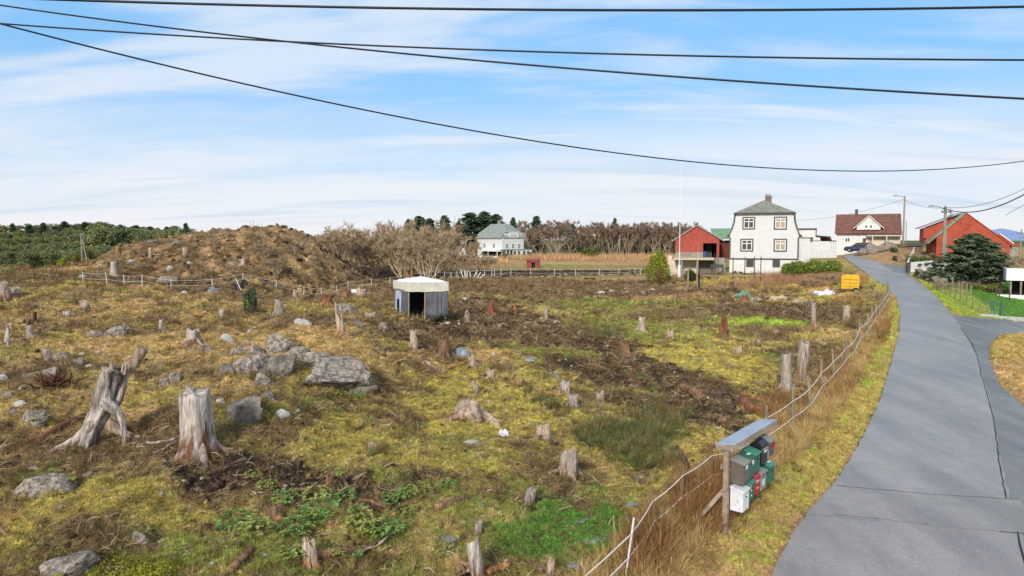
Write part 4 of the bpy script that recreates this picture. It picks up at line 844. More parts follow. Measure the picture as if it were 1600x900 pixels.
RK = [
 (522,612,128,58,'largest grey bedrock slab in the middle of the slope, smooth and tilted',ROCK,0,-.10),
 (436,560,60,44,'rounded grey rock at the top of the outcrop left of the big slab',ROCK,0,.3),
 (405,596,58,46,'fractured grey rock with a brown face in the outcrop',ROCK,0,.1),
 (445,598,60,62,'brown-stained rock face wedged against the big slab',ROCKD,0,-.4),
 (372,562,36,24,'smooth knob of rock at the left end of the outcrop',ROCK,0,.2),
 (380,586,28,30,'grey block below the smooth knob',ROCK,0,.6),
 (355,586,28,20,'low dark wedge of rock at the left foot of the outcrop',ROCKD,0,-.4),
 (412,612,24,34,'pale narrow rock under the fractured one',ROCK,0,.7),
 (420,630,22,22,'small pointed grey rock at the foot of the outcrop',ROCK,0,0),
 (388,658,66,42,'dark brown boulder with flat slanting top, right of the tall thick stump',ROCKD,0,.25),
 (440,653,24,16,'small white rock right of the dark brown boulder',ROCKW,0,0),
 (465,645,14,8,'tiny tan rock right of the small white rock',ROCKD,0,0),
 (276,601,24,22,'grey rock in the grass between the two big stumps',ROCK,0,.2),
 (258,612,24,24,'half-buried grey rock just left of the one between the stumps',ROCK,0,0),
 (345,632,16,10,'pale flat rock behind the tall thick stump',ROCKW,0,0),
 (372,580,14,10,'little rock in moss left of the outcrop',ROCK,0,0),
 (65,780,100,40,'wide low bedrock hump near the left edge at the bottom',ROCK,3,.12),
 (105,902,92,40,'grey bedrock with moss patches in the bottom left corner',ROCK,4,.2),
 (218,855,22,30,'upright leaning grey stone in the green moss at bottom left',ROCK,0,.8),
 (53,735,24,8,'flat grey stone above the wide bedrock hump',ROCK,0,0),
 (184,527,40,22,'pale domed rock on the left slope',ROCK,1,0),
 (150,531,30,16,'jagged light rock left of the pale domed rock',ROCK,0,0),
 (97,566,30,18,'dark flat-topped stone right of the grey stump on the left slope',ROCK,0,.15),
 (33,637,24,15,'rounded white boulder low on the far left slope',ROCKW,0,0),
 (50,670,58,32,'long grey outcrop half sunk at the left edge',ROCK,2,.25),
 (3,596,16,12,'pale stone cut by the left edge',ROCKW,0,0),
 (12,622,20,14,'grey stone beside the rounded white boulder',ROCK,0,0),
 (32,613,10,10,'small whitish stone above the rounded white boulder',ROCKW,0,0),
 (80,590,36,18,'pinkish broken rock by the rusty root heap at left',ROCK,0,.1),
 (46,592,18,11,'low grey rock left of the rusty root heap',ROCK,0,0),
 (128,555,9,6,'small white stone on the slope behind the two-pronged stump',ROCKW,0,0),
 (153,553,12,5,'flat white stone nearer the two-pronged stump',ROCKW,0,0),
 (124,572,22,14,'tan stone left behind the two-pronged stump',ROCKD,0,.2),
 (540,496,42,22,'lichen-covered grey rock left of the shelter',ROCK,1,-.15),
 (474,511,30,13,'flat pale green-white rock on the mossy crest',ROCKW,0,-.35),
 (322,555,20,22,'grey upright rock on the slope above the outcrop',ROCK,0,.8),
 (354,540,22,20,'pale rock on the brown slope behind the outcrop',ROCKW,0,.3),
 (383,545,22,12,'low stone at the top left of the outcrop',ROCK,0,0),
 (457,520,14,8,'small beige stone below the flat pale rock',ROCKD,0,0),
 (737,696,28,9,'flat whitish stone bedded in yellow moss left of the flat-topped stump',ROCKW,0,0),
 (865,594,19,15,'blue-grey rock on the moss above the small round stump',ROCK,0,.2),
 (288,462,14,9,'white stone on the near side of the electric fence',ROCKW,0,.2),
 (240,386,30,14,'tan boulder high on the left shoulder of the brush mound',ROCKD,0,.2),
 (205,374,12,8,'bright stone on the skyline of the brush mound',ROCKW,0,0),
 (223,374,16,9,'beige boulder on the skyline of the mound next to the bright stone',ROCKD,0,0),
 (238,373,12,8,'third boulder along the left skyline of the mound',ROCKD,0,0),
 (280,388,24,14,'beige boulder in the middle of the mound face',ROCKD,0,.1),
 (206,411,12,6,'pale stone at the foot of the mound near the orange stump',ROCKW,0,0),
 (265,424,14,10,'pale stone at the foot of the brush mound',ROCKW,0,0),
 (360,415,12,7,'whitish stone low on the right part of the mound',ROCKW,0,0),
 (159,421,12,12,'dark grey boulder by the white flared stump',ROCK,0,.3),
 (265,446,36,18,'grey bedrock showing at the electric fence',ROCK,0,0),
 (128,436,14,8,'bluish flat stone beneath the first electric fence post',ROCKW,0,0),
 (296,414,9,6,'small pale stone on the lower mound face',ROCKW,0,0),
 (1004,461,10,6,'bright white stone at the edge of the dark mud',ROCKW,0,0),
 (837,511,9,6,'white stone beside the half-orange stump',ROCKW,0,0),
 (770,555,8,5,'small white stone next to the puddle',ROCKW,0,0),
 (790,567,13,4,'flat tan stone below the puddle',ROCKD,0,0),
 (1163,547,12,6,'grey stone on the moss left of the tall pair of stumps',ROCK,0,0),
 (1180,471,16,7,'flat pale slab on the spoil heap',ROCKW,0,.3),
 (905,508,7,5,'small white stone in the muddy grass',ROCKW,0,0),
 (600,520,20,18,'grey rock behind the dark forked stump',ROCK,0,.4),
 (466,568,50,30,'low grey ledge joining the outcrop to the big slab',ROCK,0,-.2),(500,580,70,34,'left shoulder of the grey bedrock slab',ROCK,0,-.2),(560,618,60,26,'low brown lip at the lower right of the bedrock slab',ROCKD,0,.1),(398,562,34,26,'grey knob in the middle of the outcrop',ROCK,0,.1),(420,580,30,30,'cracked block in the heart of the outcrop',ROCKD,0,.3),(300,550,26,10,'flat dark ledge on the slope above the tall thick stump',ROCKD,0,0),(20,650,20,12,'grey stone half in moss at the left edge',ROCK,0,0),(140,745,20,9,'small stone above the bedrock hump at the lower left',ROCK,0,0),(560,510,24,10,'beige ledge below the lichen-covered rock',ROCKD,0,0),(110,470,18,8,'low grey rock on the left ridge',ROCK,0,0),(60,478,20,9,'flat grey rock on the left ridge below the pale stumps',ROCK,0,0)]
for e in RK: rock(e[0], e[1], e[2], e[3], e[4], e[5], moss=e[6], tilt=e[7])

LAND = [(310,712,'tall thick stump'),(170,700,'two-pronged stump'),(747,900,'pale cylinder stump'),(888,745,'squat root-mound stump'),(584,712,'low square-cut stump'),(485,886,'orange rotten stump'),(428,808,'collapsed orange stump'),(850,690,'flat-topped pale stump'),(733,656,'wide split stump'),(894,640,'small round grey stump'),(648,548,'two-pointed stump'),(535,526,'spiky pinkish stump'),(767,492,'red-brown mud stump'),(852,502,'half-orange stump'),(1003,519,'conical grey stump'),(1130,528,'pointed red-brown stump'),(977,556,'spider-rooted stump'),(1240,605,'tall pair of stumps'),(1271,515,'slender orange-streaked stump'),(522,612,'largest bedrock slab'),(388,658,'dark brown boulder'),(184,527,'pale domed rock'),(301,534,'bleached ragged stump'),(33,637,'rounded white boulder'),(650,502,'tarpaulin shelter'),(1162,466,'green tarpaulin'),(728,795,'grey-brown log'),(513,768,'narrow orange-footed stump')]
_used = set()
def near_label(what, px, py):
    c = []
    for lx, ly, nm in LAND:
        dx, dy = px - lx, py - ly
        c.append((math.hypot(dx, dy * 1.8), nm, ('right of' if dx > 0 else 'left of') if abs(dx) > abs(dy) * 1.4 else ('in front of' if dy > 0 else 'behind')))
    for d, nm, pos in sorted(c)[:5]:
        for far in (('just ' if d < 40 else ''), 'further '):
            l_ = f'{what} lying {far}{pos} the {nm}' if 'stone' in what else f'{what} growing {far}{pos} the {nm}'
            if l_ not in _used: _used.add(l_); return l_, True
    return what + ' in the moss of the field', False
# scattered loose stones one can pick apart
sm = [(20,575),(60,612),(90,605),(104,596),(75,604),(140,575),(170,560),(200,575),(240,520),(300,615),(250,575),(330,470),(400,465),(430,450),(390,520),(360,505),(700,507),(715,509),(745,520),(780,512),(820,515),(835,505),(870,505),(725,470),(740,468),(980,459),(1020,456),(1030,461),(955,457),(940,460),(990,455),(1215,470),(1180,478),(1240,480),(1050,505),(630,700),(560,735),(1340,512),(1352,508),(1330,518)]
for i, (px, py) in enumerate(sm): rock(px, py, 6 + i * 7 % 6, 4 + i % 3, near_label('small loose pale stone', px, py)[0], ROCKW if i % 3 else ROCK, seed=300 + i % 7, group='small loose stones', name='stone')
# ------------------------------------------------------------------ logs and branches
def log(pts, r0, r1, tn, label, name='log', cat='log', group=None, n=8, up=.05, side=0):
    A = [G(*p) for p in pts]; o0 = A[0].copy(); s = o0[1] / F
    P_ = []
    for a_ in A: P_.append((a_[0] - o0[0], a_[1] - o0[1], a_[2] - o0[2] + up))
    e = thing(name, label, cat, o0, 0, group) if side else None
    if not side:
        b = MB(); K = 5; Q = []
        for i in range(len(P_) - 1):
            for j in range(K): Q.append(np.array(P_[i]) + (np.array(P_[i + 1]) - np.array(P_[i])) * j / K)
        Q.append(np.array(P_[-1])); q = random.Random(int(pts[0][0])); Q = [x + np.array([q.gauss(0, .012), q.gauss(0, .012), q.gauss(0, .01)]) for x in Q]
        b.tube(Q, list(np.linspace(r0, r1, len(Q))), n); V = np.array(b.v); 
        o = obj(name, mesh(name, V, b.f, WOOD, np.tile(tone(tn, 0), (len(V), 1)) * (1 + .15 * rng.normal(0, 1, (len(V), 1))), True), None, o0); return setp(o, label, cat, group)
log([(678,797),(728,782)], .09, .07, 'brown', 'weathered grey-brown log lying in the green grass at the lower middle')
log([(535,752),(556,782),(610,797)], .035, .035, 'brown', 'long bent branch lying from the narrow stump toward the right', 'branch', 'branch')
log([(358,898),(375,880),(392,862)], .06, .05, 'brown', 'brown branch pointing up the slope at the bottom', 'branch', 'branch')
log([(206,696),(245,696),(276,689)], .025, .03, 'white', 'bleached stick lying to the left of the tall thick stump', 'branch', 'branch')
log([(240,712),(262,702),(274,692)], .02, .018, 'white', 'second bleached stick just below the first, by the tall thick stump', 'branch', 'branch')
log([(60,690),(100,668),(130,655)], .06, .09, 'red', 'rotten red-brown strip of wood lying on the far left slope')
log([(300,722),(262,745)], .025, .02, 'pale', 'thin root stick below the tall thick stump', 'branch', 'branch')
log([(560,865),(590,858),(622,830)], .03, .012, 'pale', 'thin bare twig rising from the bottom of the orange stump', 'branch', 'branch')
log([(490,872),(530,866),(575,862)], .09, .06, 'brown', 'dark root log running right from the orange rotten stump at the bottom')
log([(758,898),(780,893),(797,884)], .06, .05, 'orange', 'orange root lying beside the pale cylinder stump')
log([(692,857),(720,896)], .02, .015, 'pale', 'thin dead stick at the bottom centre', 'branch', 'branch')
log([(1062,607),(1080,612),(1098,620)], .16, .15, 'brown', 'thick short log at the left end of the log pile')
log([(1080,612),(1096,624)], .17, .17, 'brown', 'sawn round showing its cut end in the log pile')
log([(1130,612),(1122,628),(1112,634)], .10, .14, 'dark', 'dark log leaning in the middle of the log pile')
log([(1130,632),(1145,640)], .17, .14, 'dark', 'fat dark log at the front of the pile')
log([(1160,618),(1190,628),(1213,638)], .12, .08, 'orange', 'long split orange plank of wood at the right of the log pile')
log([(1160,628),(1172,640),(1195,645)], .20, .12, 'red', 'crumbling red-brown log under the split plank')
log([(1148,622),(1165,632)], .11, .09, 'brown', 'brown log behind the crumbling one in the pile')
log([(1075,645),(1083,640)], .12, .10, 'dark', 'single dark lump of log below the pile')
log([(1128,660),(1138,656)], .12, .10, 'brown', 'brown knot of wood right below the log pile')
log([(1240,613),(1262,611)], .08, .05, 'orange', 'bright orange wood scrap beneath the fence near the tall pair of stumps')
log([(665,566),(685,582)], .05, .03, 'pale', 'curved bleached root on the mossy rise left of the scrap sheets', 'branch', 'branch')
log([(700,578),(728,568),(737,556)], .07, .04, 'orange', 'orange root trailing from the small pale stump', 'branch', 'branch')
log([(751,650),(765,656),(778,668)], .17, .08, 'pale', 'long grey slab of wood split off the wide stump')
log([(1000,636),(1022,618)], .018, .012, 'pale', 'thin curved twig standing in the lush grass', 'branch', 'branch')
log([(225,425),(250,400)], .05, .03, 'brown', 'thin felled trunk on the left of the brush mound', 'branch', 'branch')
log([(325,398),(335,378)], .06, .03, 'pale', 'pale felled stem leaning on the mound face', 'branch', 'branch')
log([(345,395),(332,380)], .06, .03, 'pale', 'second pale stem crossing the first on the mound', 'branch', 'branch')
log([(505,382),(513,393)], .09, .07, 'pale', 'short thick pale log on the right shoulder of the mound')
log([(458,388),(462,395)], .09, .07, 'pale', 'stub of pale log in the middle right of the mound')
log([(450,372),(462,381)], .05, .03, 'pale', 'pale bare branch near the right crest of the mound', 'branch', 'branch')
log([(470,385),(478,377)], .06, .05, 'pale', 'thin pale log below the right crest of the mound')
log([(560,415),(590,420)], .10, .08, 'pale', 'felled pale trunk lying under the bare thicket')
log([(540,424),(566,427)], .08, .06, 'pale', 'another felled trunk beside the white barrel')
# rusty root heap
a = G(85, 606); b = MB(); q = random.Random(5); s = a[1] / F
for _ in range(70):
    an = q.uniform(0, 6.28); r_ = q.uniform(0, 26) * s; p0 = np.array((r_ * math.cos(an), r_ * .7 * math.sin(an), 0)); d = np.array((q.gauss(0, 1), q.gauss(0, 1), abs(q.gauss(.7, .6)))); d /= np.linalg.norm(d); b.tube([p0, p0 + d * .3 + [0, 0, .03], p0 + d * .55 + [q.uniform(-.1, .1), q.uniform(-.1, .1), -.03]], [.028, .02, .008], 5)
setp(obj('root_heap', mesh('root_heap', b.v, b.f, WOOD, np.tile(tone('red', 1), (len(b.v), 1)), True), None, a), 'rusty brown heap of torn roots on the far left slope', 'root heap')
# ------------------------------------------------------------------ leafy weeds in the foreground
LEAF = mat('weed_leaf', C('#5e8a40') * .8, .6, .35, 5, .2, col2=C('#86a552') * .8, spec=.3)
LEAF2 = mat('weed_leaf_yellow', C('#87963f') * .8, .6, .35, 5, .2, col2=C('#a7ad5a') * .8, spec=.3)
wm = [mesh('weed_leaves', *leafy(400 + k, 95, .34, .30, .11), (LEAF, LEAF2)[k % 2]) for k in range(4)]
wst = MB()
for k in range(9): an = k * .7; wst.tube([(0, 0, -.03), (math.cos(an) * .08, math.sin(an) * .08, .12), (math.cos(an) * .17, math.sin(an) * .17, .2)], [.006, .005, .003], 4)
STEM = mat('weed_stem', C('#7d8a4a') * .7, .7, .2)
wsm = mesh('weed_stem', wst.v, wst.f, STEM)
for i, (px, py, sc_) in enumerate([(365,822,1.2),(400,828,1.0),(458,832,1.1),(497,778,1.0),(502,802,1.2),(522,742,.9),(540,778,.8),(575,828,1.1),(600,832,1.2),(560,815,1.0),(612,784,1.0),(636,772,.8),(445,785,1.0),(417,762,.7),(492,818,.8),(635,800,.7),(558,800,.6),(665,770,.6),(700,760,.7),(520,865,.7),(552,868,.6),(455,870,.8),(1000,590,.9),(980,582,.7),(1005,575,.6),(532,620,.8),(560,622,.7),(508,618,.6),(657,668,.7),(395,745,.6),(820,835,.5),(690,865,.7)]):
    a = G(px, py); t = thing('leafy_weed', near_label('clump of broad leafy weeds', px, py)[0], 'weed', a, i * 1.3, 'leafy weed clumps')
    sc_ *= .72; t.scale = (sc_, sc_, sc_ * 1.1); obj('leaves', wm[i % 4], t); obj('stems', wsm, t)
# moss cushion at the bottom left, juniper
def cloud(seed, lobes, n, ls, up=.3):
    """leaf-sized faces spread through the given ellipsoids (x,y,z,rx,ry,rz)"""
    g = np.random.default_rng(seed); vol = np.array([l[3] * l[4] * l[5] for l in lobes]) ** .67; pk = g.choice(len(lobes), n, p=vol / vol.sum()); lb = np.array(lobes)[pk]
    d = g.normal(0, 1, (n, 3)); d /= np.linalg.norm(d, axis=1)[:, None]; r = g.random(n) ** .33; r = .55 + .5 * r * (1 + .25 * gn(d[:, 0] * 3 + pk, d[:, 1] * 3 + d[:, 2] * 3, seed % 50))
    c = lb[:, :3] + d * lb[:, 3:] * r[:, None]
    nn = d * .7 + g.normal(0, .55, (n, 3)) + [0, 0, up]; nn /= np.linalg.norm(nn, axis=1)[:, None]
    t1 = np.cross(nn, g.normal(0, 1, (n, 3))); t1 /= np.linalg.norm(t1, axis=1)[:, None]; t2 = np.cross(nn, t1); sz = ls * g.uniform(.5, 1.4, (n, 1))
    V = np.stack([c - t1 * sz, c - t2 * sz * .5, c + t1 * sz, c + t2 * sz * .5], 1).reshape(-1, 3); f = np.arange(4 * n).reshape(n, 4)
    sh = 1 + .3 * g.normal(0, 1, n) * .6 + .3 * gn(c[:, 0] / 1.1, c[:, 1] / 1.1 + c[:, 2], 3); return V, f, np.repeat(np.clip(sh, .4, 1.7), 4)
def foliage(name): return mat(name, (1, 1, 1), .8, .3, 3, 0, attr=('col', 'GEOMETRY'), spec=.2)
FOL = foliage('foliage')
def leafmesh(seed, lobes, n, ls, ca, cb, up=.3, k=.8):
    V, f, sh = cloud(seed, lobes, n, ls, up); g = np.random.default_rng(seed + 1); t = np.repeat(g.random(n) ** 1.3, 4)[:, None]
    return npmesh('crown', V, f, FOL, (C(ca) * t + C(cb) * (1 - t)) * k * sh[:, None], False)
a = G(185, 900); setp(obj('moss_mound', leafmesh(3, [(0, 0, .03, .55, .45, .22), (.45, .15, .0, .4, .4, .18), (-.35, .1, 0, .35, .3, .16)], 9000, .016, '#a9a030', '#6f7320'), None, a), 'bright yellow-green moss cushion beside the bedrock in the bottom left corner', 'moss')
a = G(391, 490); s = a[1] / F; t = thing('juniper_bush', 'small dark green juniper bush alone on the left slope', 'bush', a)
obj('crown', leafmesh(5, [(0, 0, .55, .33, .33, .75), (.15, 0, .9, .22, .2, .5)], 1500, .05, '#4d6a48', '#2d4632'), t); mb = MB(); mb.tube([(0, 0, -.1), (0, 0, .6)], [.03, .015], 5); mb.build('trunk', STEM, t)
# ------------------------------------------------------------------ tarpaulin shelter
TARP = mat('grey_tarp', C('#62646a') * .8, .55, .22, 2.2, .6, bdist=.04, spec=.4, fine=14); TARPL = mat('pale_tarp', C('#b6bcd6') * .85, .5, .15, 2.5, .5, bdist=.03)
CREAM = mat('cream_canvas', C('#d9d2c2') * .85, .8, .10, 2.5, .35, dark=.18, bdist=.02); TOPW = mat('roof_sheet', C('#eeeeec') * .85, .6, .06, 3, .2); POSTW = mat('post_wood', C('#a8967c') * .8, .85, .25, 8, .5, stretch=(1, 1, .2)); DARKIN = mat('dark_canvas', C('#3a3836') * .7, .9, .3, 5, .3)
MOSSD = mat('green_algae', C('#6c7a45') * .7, .9, .3, 14, .6)
fc = hit(638, 501); s = fc[1] / F; zg = Hz(fc[0], fc[1])
t = thing('animal_shelter', 'small field shelter with cream canvas roof and grey tarpaulin walls', 'shelter', (fc[0], fc[1], zg))
# footprint corners seen from above: front-left corner C0, right corner C1, left corner C3
u_ = np.array((2.02, .42)); w_ = np.array((-.95, 1.55)); hw = 1.42; hr = .48
def cs(a, b, z): return (u_[0] * a + w_[0] * b, u_[1] * a + w_[1] * b, z)
def ripple(name, A, B, z0, z1, m, wave=.03, nf=18, par=None, lift=None, hole=None):
    A = np.array(A); B = np.array(B); d = B - A; nn = np.array((d[1], -d[0])); nn /= np.linalg.norm(nn) + 1e-9; v = []; f = []; kz = 8
    for i in range(nf + 1):
        for j in range(kz + 1):
            u0 = i / nf; t0 = j / kz; off = wave * 2.2 * (1 - t0 * .75) * float(gn(u0 * nf * .33 + z1, t0 * .8 + nf)) + .06 * (1 - t0) + .02 * math.sin(u0 * 3.1)
            zz = z0 + (z1 - z0) * t0 + ((lift or 0) * (1 - t0) * (math.sin(u0 * 7) * .5 + .5) * .5)
            p = A + d * u0 + nn * off; v.append((p[0], p[1], zz))
    for i in range(nf):
        for j in range(kz):
            if hole and hole(i / nf, j / kz): continue
            q0 = i * (kz + 1) + j; f.append((q0, q0 + kz + 1, q0 + kz + 2, q0 + 1))
    o = obj(name, mesh(name, v, f, m, None, True), par); sm_ = o.modifiers.new('thick', 'SOLIDIFY'); sm_.thickness = .012; return o
C0, C1, C2, C3 = np.zeros(2), u_, u_ + w_, w_
inset = .0
lf_ = lambda a, b, k: a + (b - a) * k
X0 = -.0
F0, F1 = C0, C1   # front face from C0 to C1
ripple('left_tarp', lf_(C3, C0, .0) , lf_(C3, C0, .50), 0, hw, TARPL, .012, 8, t, hole=lambda a, b: .25 < a < .75 and b < .55 and (a - .3) > (b - .5) * .5)
ripple('left_tarp', lf_(C3, C0, .50), C0 + [-.02, .02], 0, hw, TARP, .012, 10, t)
ripple('front_tarp', C0 + [-.28, -.06], C0 + [.02, 0], -.02, hw, TARP, .012, 6, t) if False else None
ripple('front_tarp', lf_(C0, C1, .47), lf_(C0, C1, .85), -.05, hw, TARP, .03, 16, t, .05)
ripple('front_tarp', lf_(C0, C1, .80) + [0, -.05], lf_(C0, C1, 1.03), .0, hw, TARP, .045, 14, t, .1)
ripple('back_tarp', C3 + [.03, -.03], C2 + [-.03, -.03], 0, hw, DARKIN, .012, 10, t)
ripple('right_tarp', C1 + [-.02, .02], C2 + [-.03, -.03], 0, hw, TARP, .02, 10, t)
for cpt in (C0 + [.03, .04], lf_(C0, C1, .44), C1 - [.05, -.03], C3 + [.06, -.06], C2 - [.06, .06]):
    mb = MB(); mb.tube([(cpt[0] - .02, cpt[1] - .03, -.1), (cpt[0] + .0, cpt[1] - .03, hw * .5), (cpt[0] + .01, cpt[1] - .03, hw)], [.045, .04, .04], 7); mb.build('post', POSTW, t)
e = .10; E = [cs(-.04, -.05, 0), cs(1.04, -.05, 0), cs(1.04, 1.05, 0), cs(-.04, 1.05, 0)]; ctr = cs(.5, .5, 0)
for i in range(4):
    a, b = E[i], E[(i + 1) % 4]; v = []; f = []
    for k in range(9):
        u0 = k / 8; x = a[0] + (b[0] - a[0]) * u0; y = a[1] + (b[1] - a[1]) * u0; v += [(x, y, hw - .02 - .035 * math.sin(u0 * 3.1) - .012 * math.sin(u0 * 17)), (x, y, hw + hr - .03 * math.sin(u0 * math.pi))]
    f = [(2 * k, 2 * k + 2, 2 * k + 3, 2 * k + 1) for k in range(8)]; o = obj('roof_skirt', mesh('roof_skirt', v, f, CREAM), t); o.modifiers.new('thick', 'SOLIDIFY').thickness = .015
v = []; f = []; K = 8
for i in range(K + 1):
    for j in range(K + 1):
        a, b = i / K, j / K; p = cs(-.04 + 1.08 * a, -.05 + 1.1 * b, 0); dd = 1 - max(abs(a - .5), abs(b - .5)) * 2; v.append((p[0], p[1], hw + hr + .26 * dd ** .8 - .03 * math.sin(math.pi * (a if b in (0, 1) else b)) * (dd < .01) + .003))
f = [(i * (K + 1) + j, (i + 1) * (K + 1) + j, (i + 1) * (K + 1) + j + 1, i * (K + 1) + j + 1) for i in range(K) for j in range(K)]
obj('roof_top', mesh('roof_top', v, f, TOPW, None, False), t)
mb = MB(); 
for k in range(10): cc, ff = clod(k, .06, .5, 1); u0 = k / 10; p = np.array(cs(-.06, 1.05 - u0, hw + .03)); mb.add(cc + p, ff)
mb.build('algae_growth', MOSSD, t)
# ------------------------------------------------------------------ electric fence at the back of the field
WHT = mat('white_plastic', C('#e4e2df') * .85, .5, .08, 6, .1); ROPE = mat('white_rope', C('#e6dfda') * .85, .7, .15, 30, .3)
FP = [(130,437),(167,438),(194,440),(222,441),(267,437.5),(332,441.5),(379,440.5),(432,443.5),(474,444),(502,444.5),(527,442.5),(544,439),(581,437),(609,436),(642,436.5),(664,434.5),(681,434),(695,433.5),(705,431),(714,430),(728,429.5),(745,428),(757,428),(768,430),(773,430),(783,430),(798,430),(829,429.5),(866,429.5),(899,429.5),(937,430),(967,430.5),(992,429),(1001,429)]
t = thing('electric_fence', 'white electric rope fence on thin white stakes across the back of the field', 'fence', G(*FP[0])); o0 = np.array(t.location)
tops = []
pm = MB(); pm.tube([(0, 0, -.15), (0, 0, .98)], [.035, .028], 6); pme = mesh('fence_stake', pm.v, pm.f, WHT)
FY = []
for px, py in FP:
    Y = np.interp(px, [130, 332, 502, 642, 829, 1001], [59, 63, 70, 82, 93, 97]); q_ = P(px, py, Y); x = q_[0]; FY.append((x, Y, Hz(x, Y)))
for i, (x, Y, z) in enumerate(FY):
    o = obj('fence_stake', pme, t); o.location = (x - o0[0], Y - o0[1], z - o0[2]); o.rotation_euler = (random.uniform(-.06, .06), random.uniform(-.09, .09), 0)
for hh in (.86, .38):
    for i in range(len(FY) - 1):
        a = np.array(FY[i]) - o0 + [0, 0, hh]; b = np.array(FY[i + 1]) - o0 + [0, 0, hh]; mb = MB(); mb.tube([a, (a + b) / 2 - [0, 0, .05], b], .014, 4); mb.build('rope', ROPE, t)
# ------------------------------------------------------------------ roadside fence
PW = mat('grey_post_wood', C('#97896f') * .8, .85, .3, 9, .6, stretch=(1, 1, .15), dark=.35); PW2 = mat('brown_post_wood', C('#8a6b4c') * .8, .85, .3, 9, .6, stretch=(1, 1, .15), dark=.3)
POSTS = [(1027,835,66,-.16),(1063,803,76,.04),(1110,768,70,0),(1163,745,60,0),(1195,705,70,0),(1239,672,66,-.02),(1268,650,60,-.12),(1285,620,62,-.08),(1304,600,57,-.09),(1322,575,48,-.02),(1335,560,45,0),(1345,540,46,-.1),(1357,528,44,-.06),(1363,515,40,-.05),(1370,505,38,-.08),(1374,498,36,0),(1378,490,38,.04),(1383,482,36,.05),(1388,474,32,0),(1386,467,30,0)]
t = thing('roadside_fence', 'leaning wooden post fence with two white ropes along the lane', 'fence', G(1063, 803)); o0 = np.array(t.location); tp = []
for i, (px, py, hp, ln) in enumerate(POSTS):
    a = G(px, py); s = a[1] / F; h = min(hp * s * 1.06, 1.4); q = random.Random(i); mb = MB(); r_ = q.uniform(.045, .06)
    mb.tube([(0, 0, -.25), (ln * h * .5, 0, h * .5), (ln * h, q.uniform(-.05, .05), h)], [r_, r_ * .95, r_ * .85], 7); mb.build('fence_post', PW2 if i in (0, 1, 2) else PW, t, a - o0); tp.append((a, ln, h))
for fr in (.80, .36):
    pr_ = None
    for i, (a, ln, h) in enumerate([(np.array((float(XF(9.4)), 9.4, Hz(float(XF(9.4)), 9.4))), 0, .95), (np.array(G(975, 903)), .12, 1.0)] + tp):
        hh = fr * min(h, 1.15); c = a - o0 + np.array((ln * hh, -.05, hh)) 
        if pr_ is not None: 
            mb = MB(); d = c - pr_; mb.tube([pr_, pr_ + d * .33 - [0, 0, .03], pr_ + d * .66 - [0, 0, .03], c], .011 if i < 8 else .014, 5); mb.build('rope', ROPE, t)
        pr_ = c
mb = MB(); mb.tube([(0, 0, -.2), (.16, 0, 1.08)], .019, 6); mb.build('white_stake', WHT, t, G(975, 903) - o0)
# rotten old post leaning
a = G(1078, 735); mb = MB(); mb.tube([(0, 0, -.1), (-.18, 0, .35), (-.32, .05, .62)], [.09, .07, .03], 7); o = obj('rotten_post', mesh('rotten_post', mb.v, mb.f, WOOD, np.tile(tone('dark', 0), (len(mb.v), 1)), True), None, a); setp(o, 'rotten dark post leaning left behind the mailbox stand', 'post')
# ------------------------------------------------------------------ mailbox stand
A0 = G(1133, 835); far_ = P(1192, 770, 14.95); D = np.array((far_[0] - A0[0], far_[1] - A0[1])); LEN = np.hypot(*D); dr = D / LEN; nr = np.array((dr[1], -dr[0]))
ang = math.atan2(dr[1], dr[0]); z0 = A0[2]
t = thing('mailbox_stand', 'rough timber stand with a small sheet roof beside the lane', 'mailbox stand', A0, ang)
OLDW = mat('old_timber', C('#a3917e') * .8, .85, .25, 7, .6, stretch=(.2, 1, 1), dark=.35); SHEET = mat('roof_metal', C('#b3bccb') * .85, .45, .10, 3, .15, spec=.6, metal=.2)
def bx(name, m, x0, x1, y0, y1, za, zb, par=None, bev=.004): mb = MB(); mb.box(x0, x1, y0, y1, za, zb); return mb.build(name, m, par or t, bevel=bev)
zf = Hz(far_[0], far_[1]) - A0[2]
bx('post', OLDW, -.05, .05, -.05, .05, -.3, 1.72); bx('post', OLDW, LEN - .10, LEN - .0, .10, .20, zf - .4, 1.80)
mb = MB(); mb.tube([(.0, .03, .92), (-.15, .35, .45), (-.3, .75, -.1)], [.055, .055, .055], 4); mb.build('brace', OLDW, t)
for zz in (1.34, .80): bx('rail', OLDW, -.08, LEN + .05, .055, .095, zz, zz + .10)
# roof: slopes down towards the field side
Mr = Matrix.Translation((LEN / 2 + .06, 0, 1.84)) @ Matrix.Rotation(R(-9), 4, 'X')
mb = MB(); mb.box(-LEN / 2 - .16, LEN / 2 + .16, -.20, .20, .012, .022, Mr)
for k in range(6): y = -.195 + .075 * k; mb.box(-LEN / 2 - .16, LEN / 2 + .16, y, y + .012, .022, .034, Mr)
mb.build('roof_sheet', SHEET, t)
mb = MB(); mb.box(-LEN / 2 - .10, LEN / 2 + .15, -.195, -.165, -.10, .010, Mr); mb.build('fascia_board', OLDW, t)
mb = MB(); mb.box(-LEN / 2 - .15, -LEN / 2 - .11, -.16, .195, -.10, .010, Mr); mb.build('end_board', OLDW, t)
mb = MB(); mb.box(LEN / 2 + .11, LEN / 2 + .15, -.16, .195, -.10, .010, Mr); mb.build('end_board', OLDW, t)
def plastic(n, c_, r=.45, metal=0): return mat(n, C(c_) * .85, r, .10, 3.5, .08, spec=.5, metal=metal, fine=22)
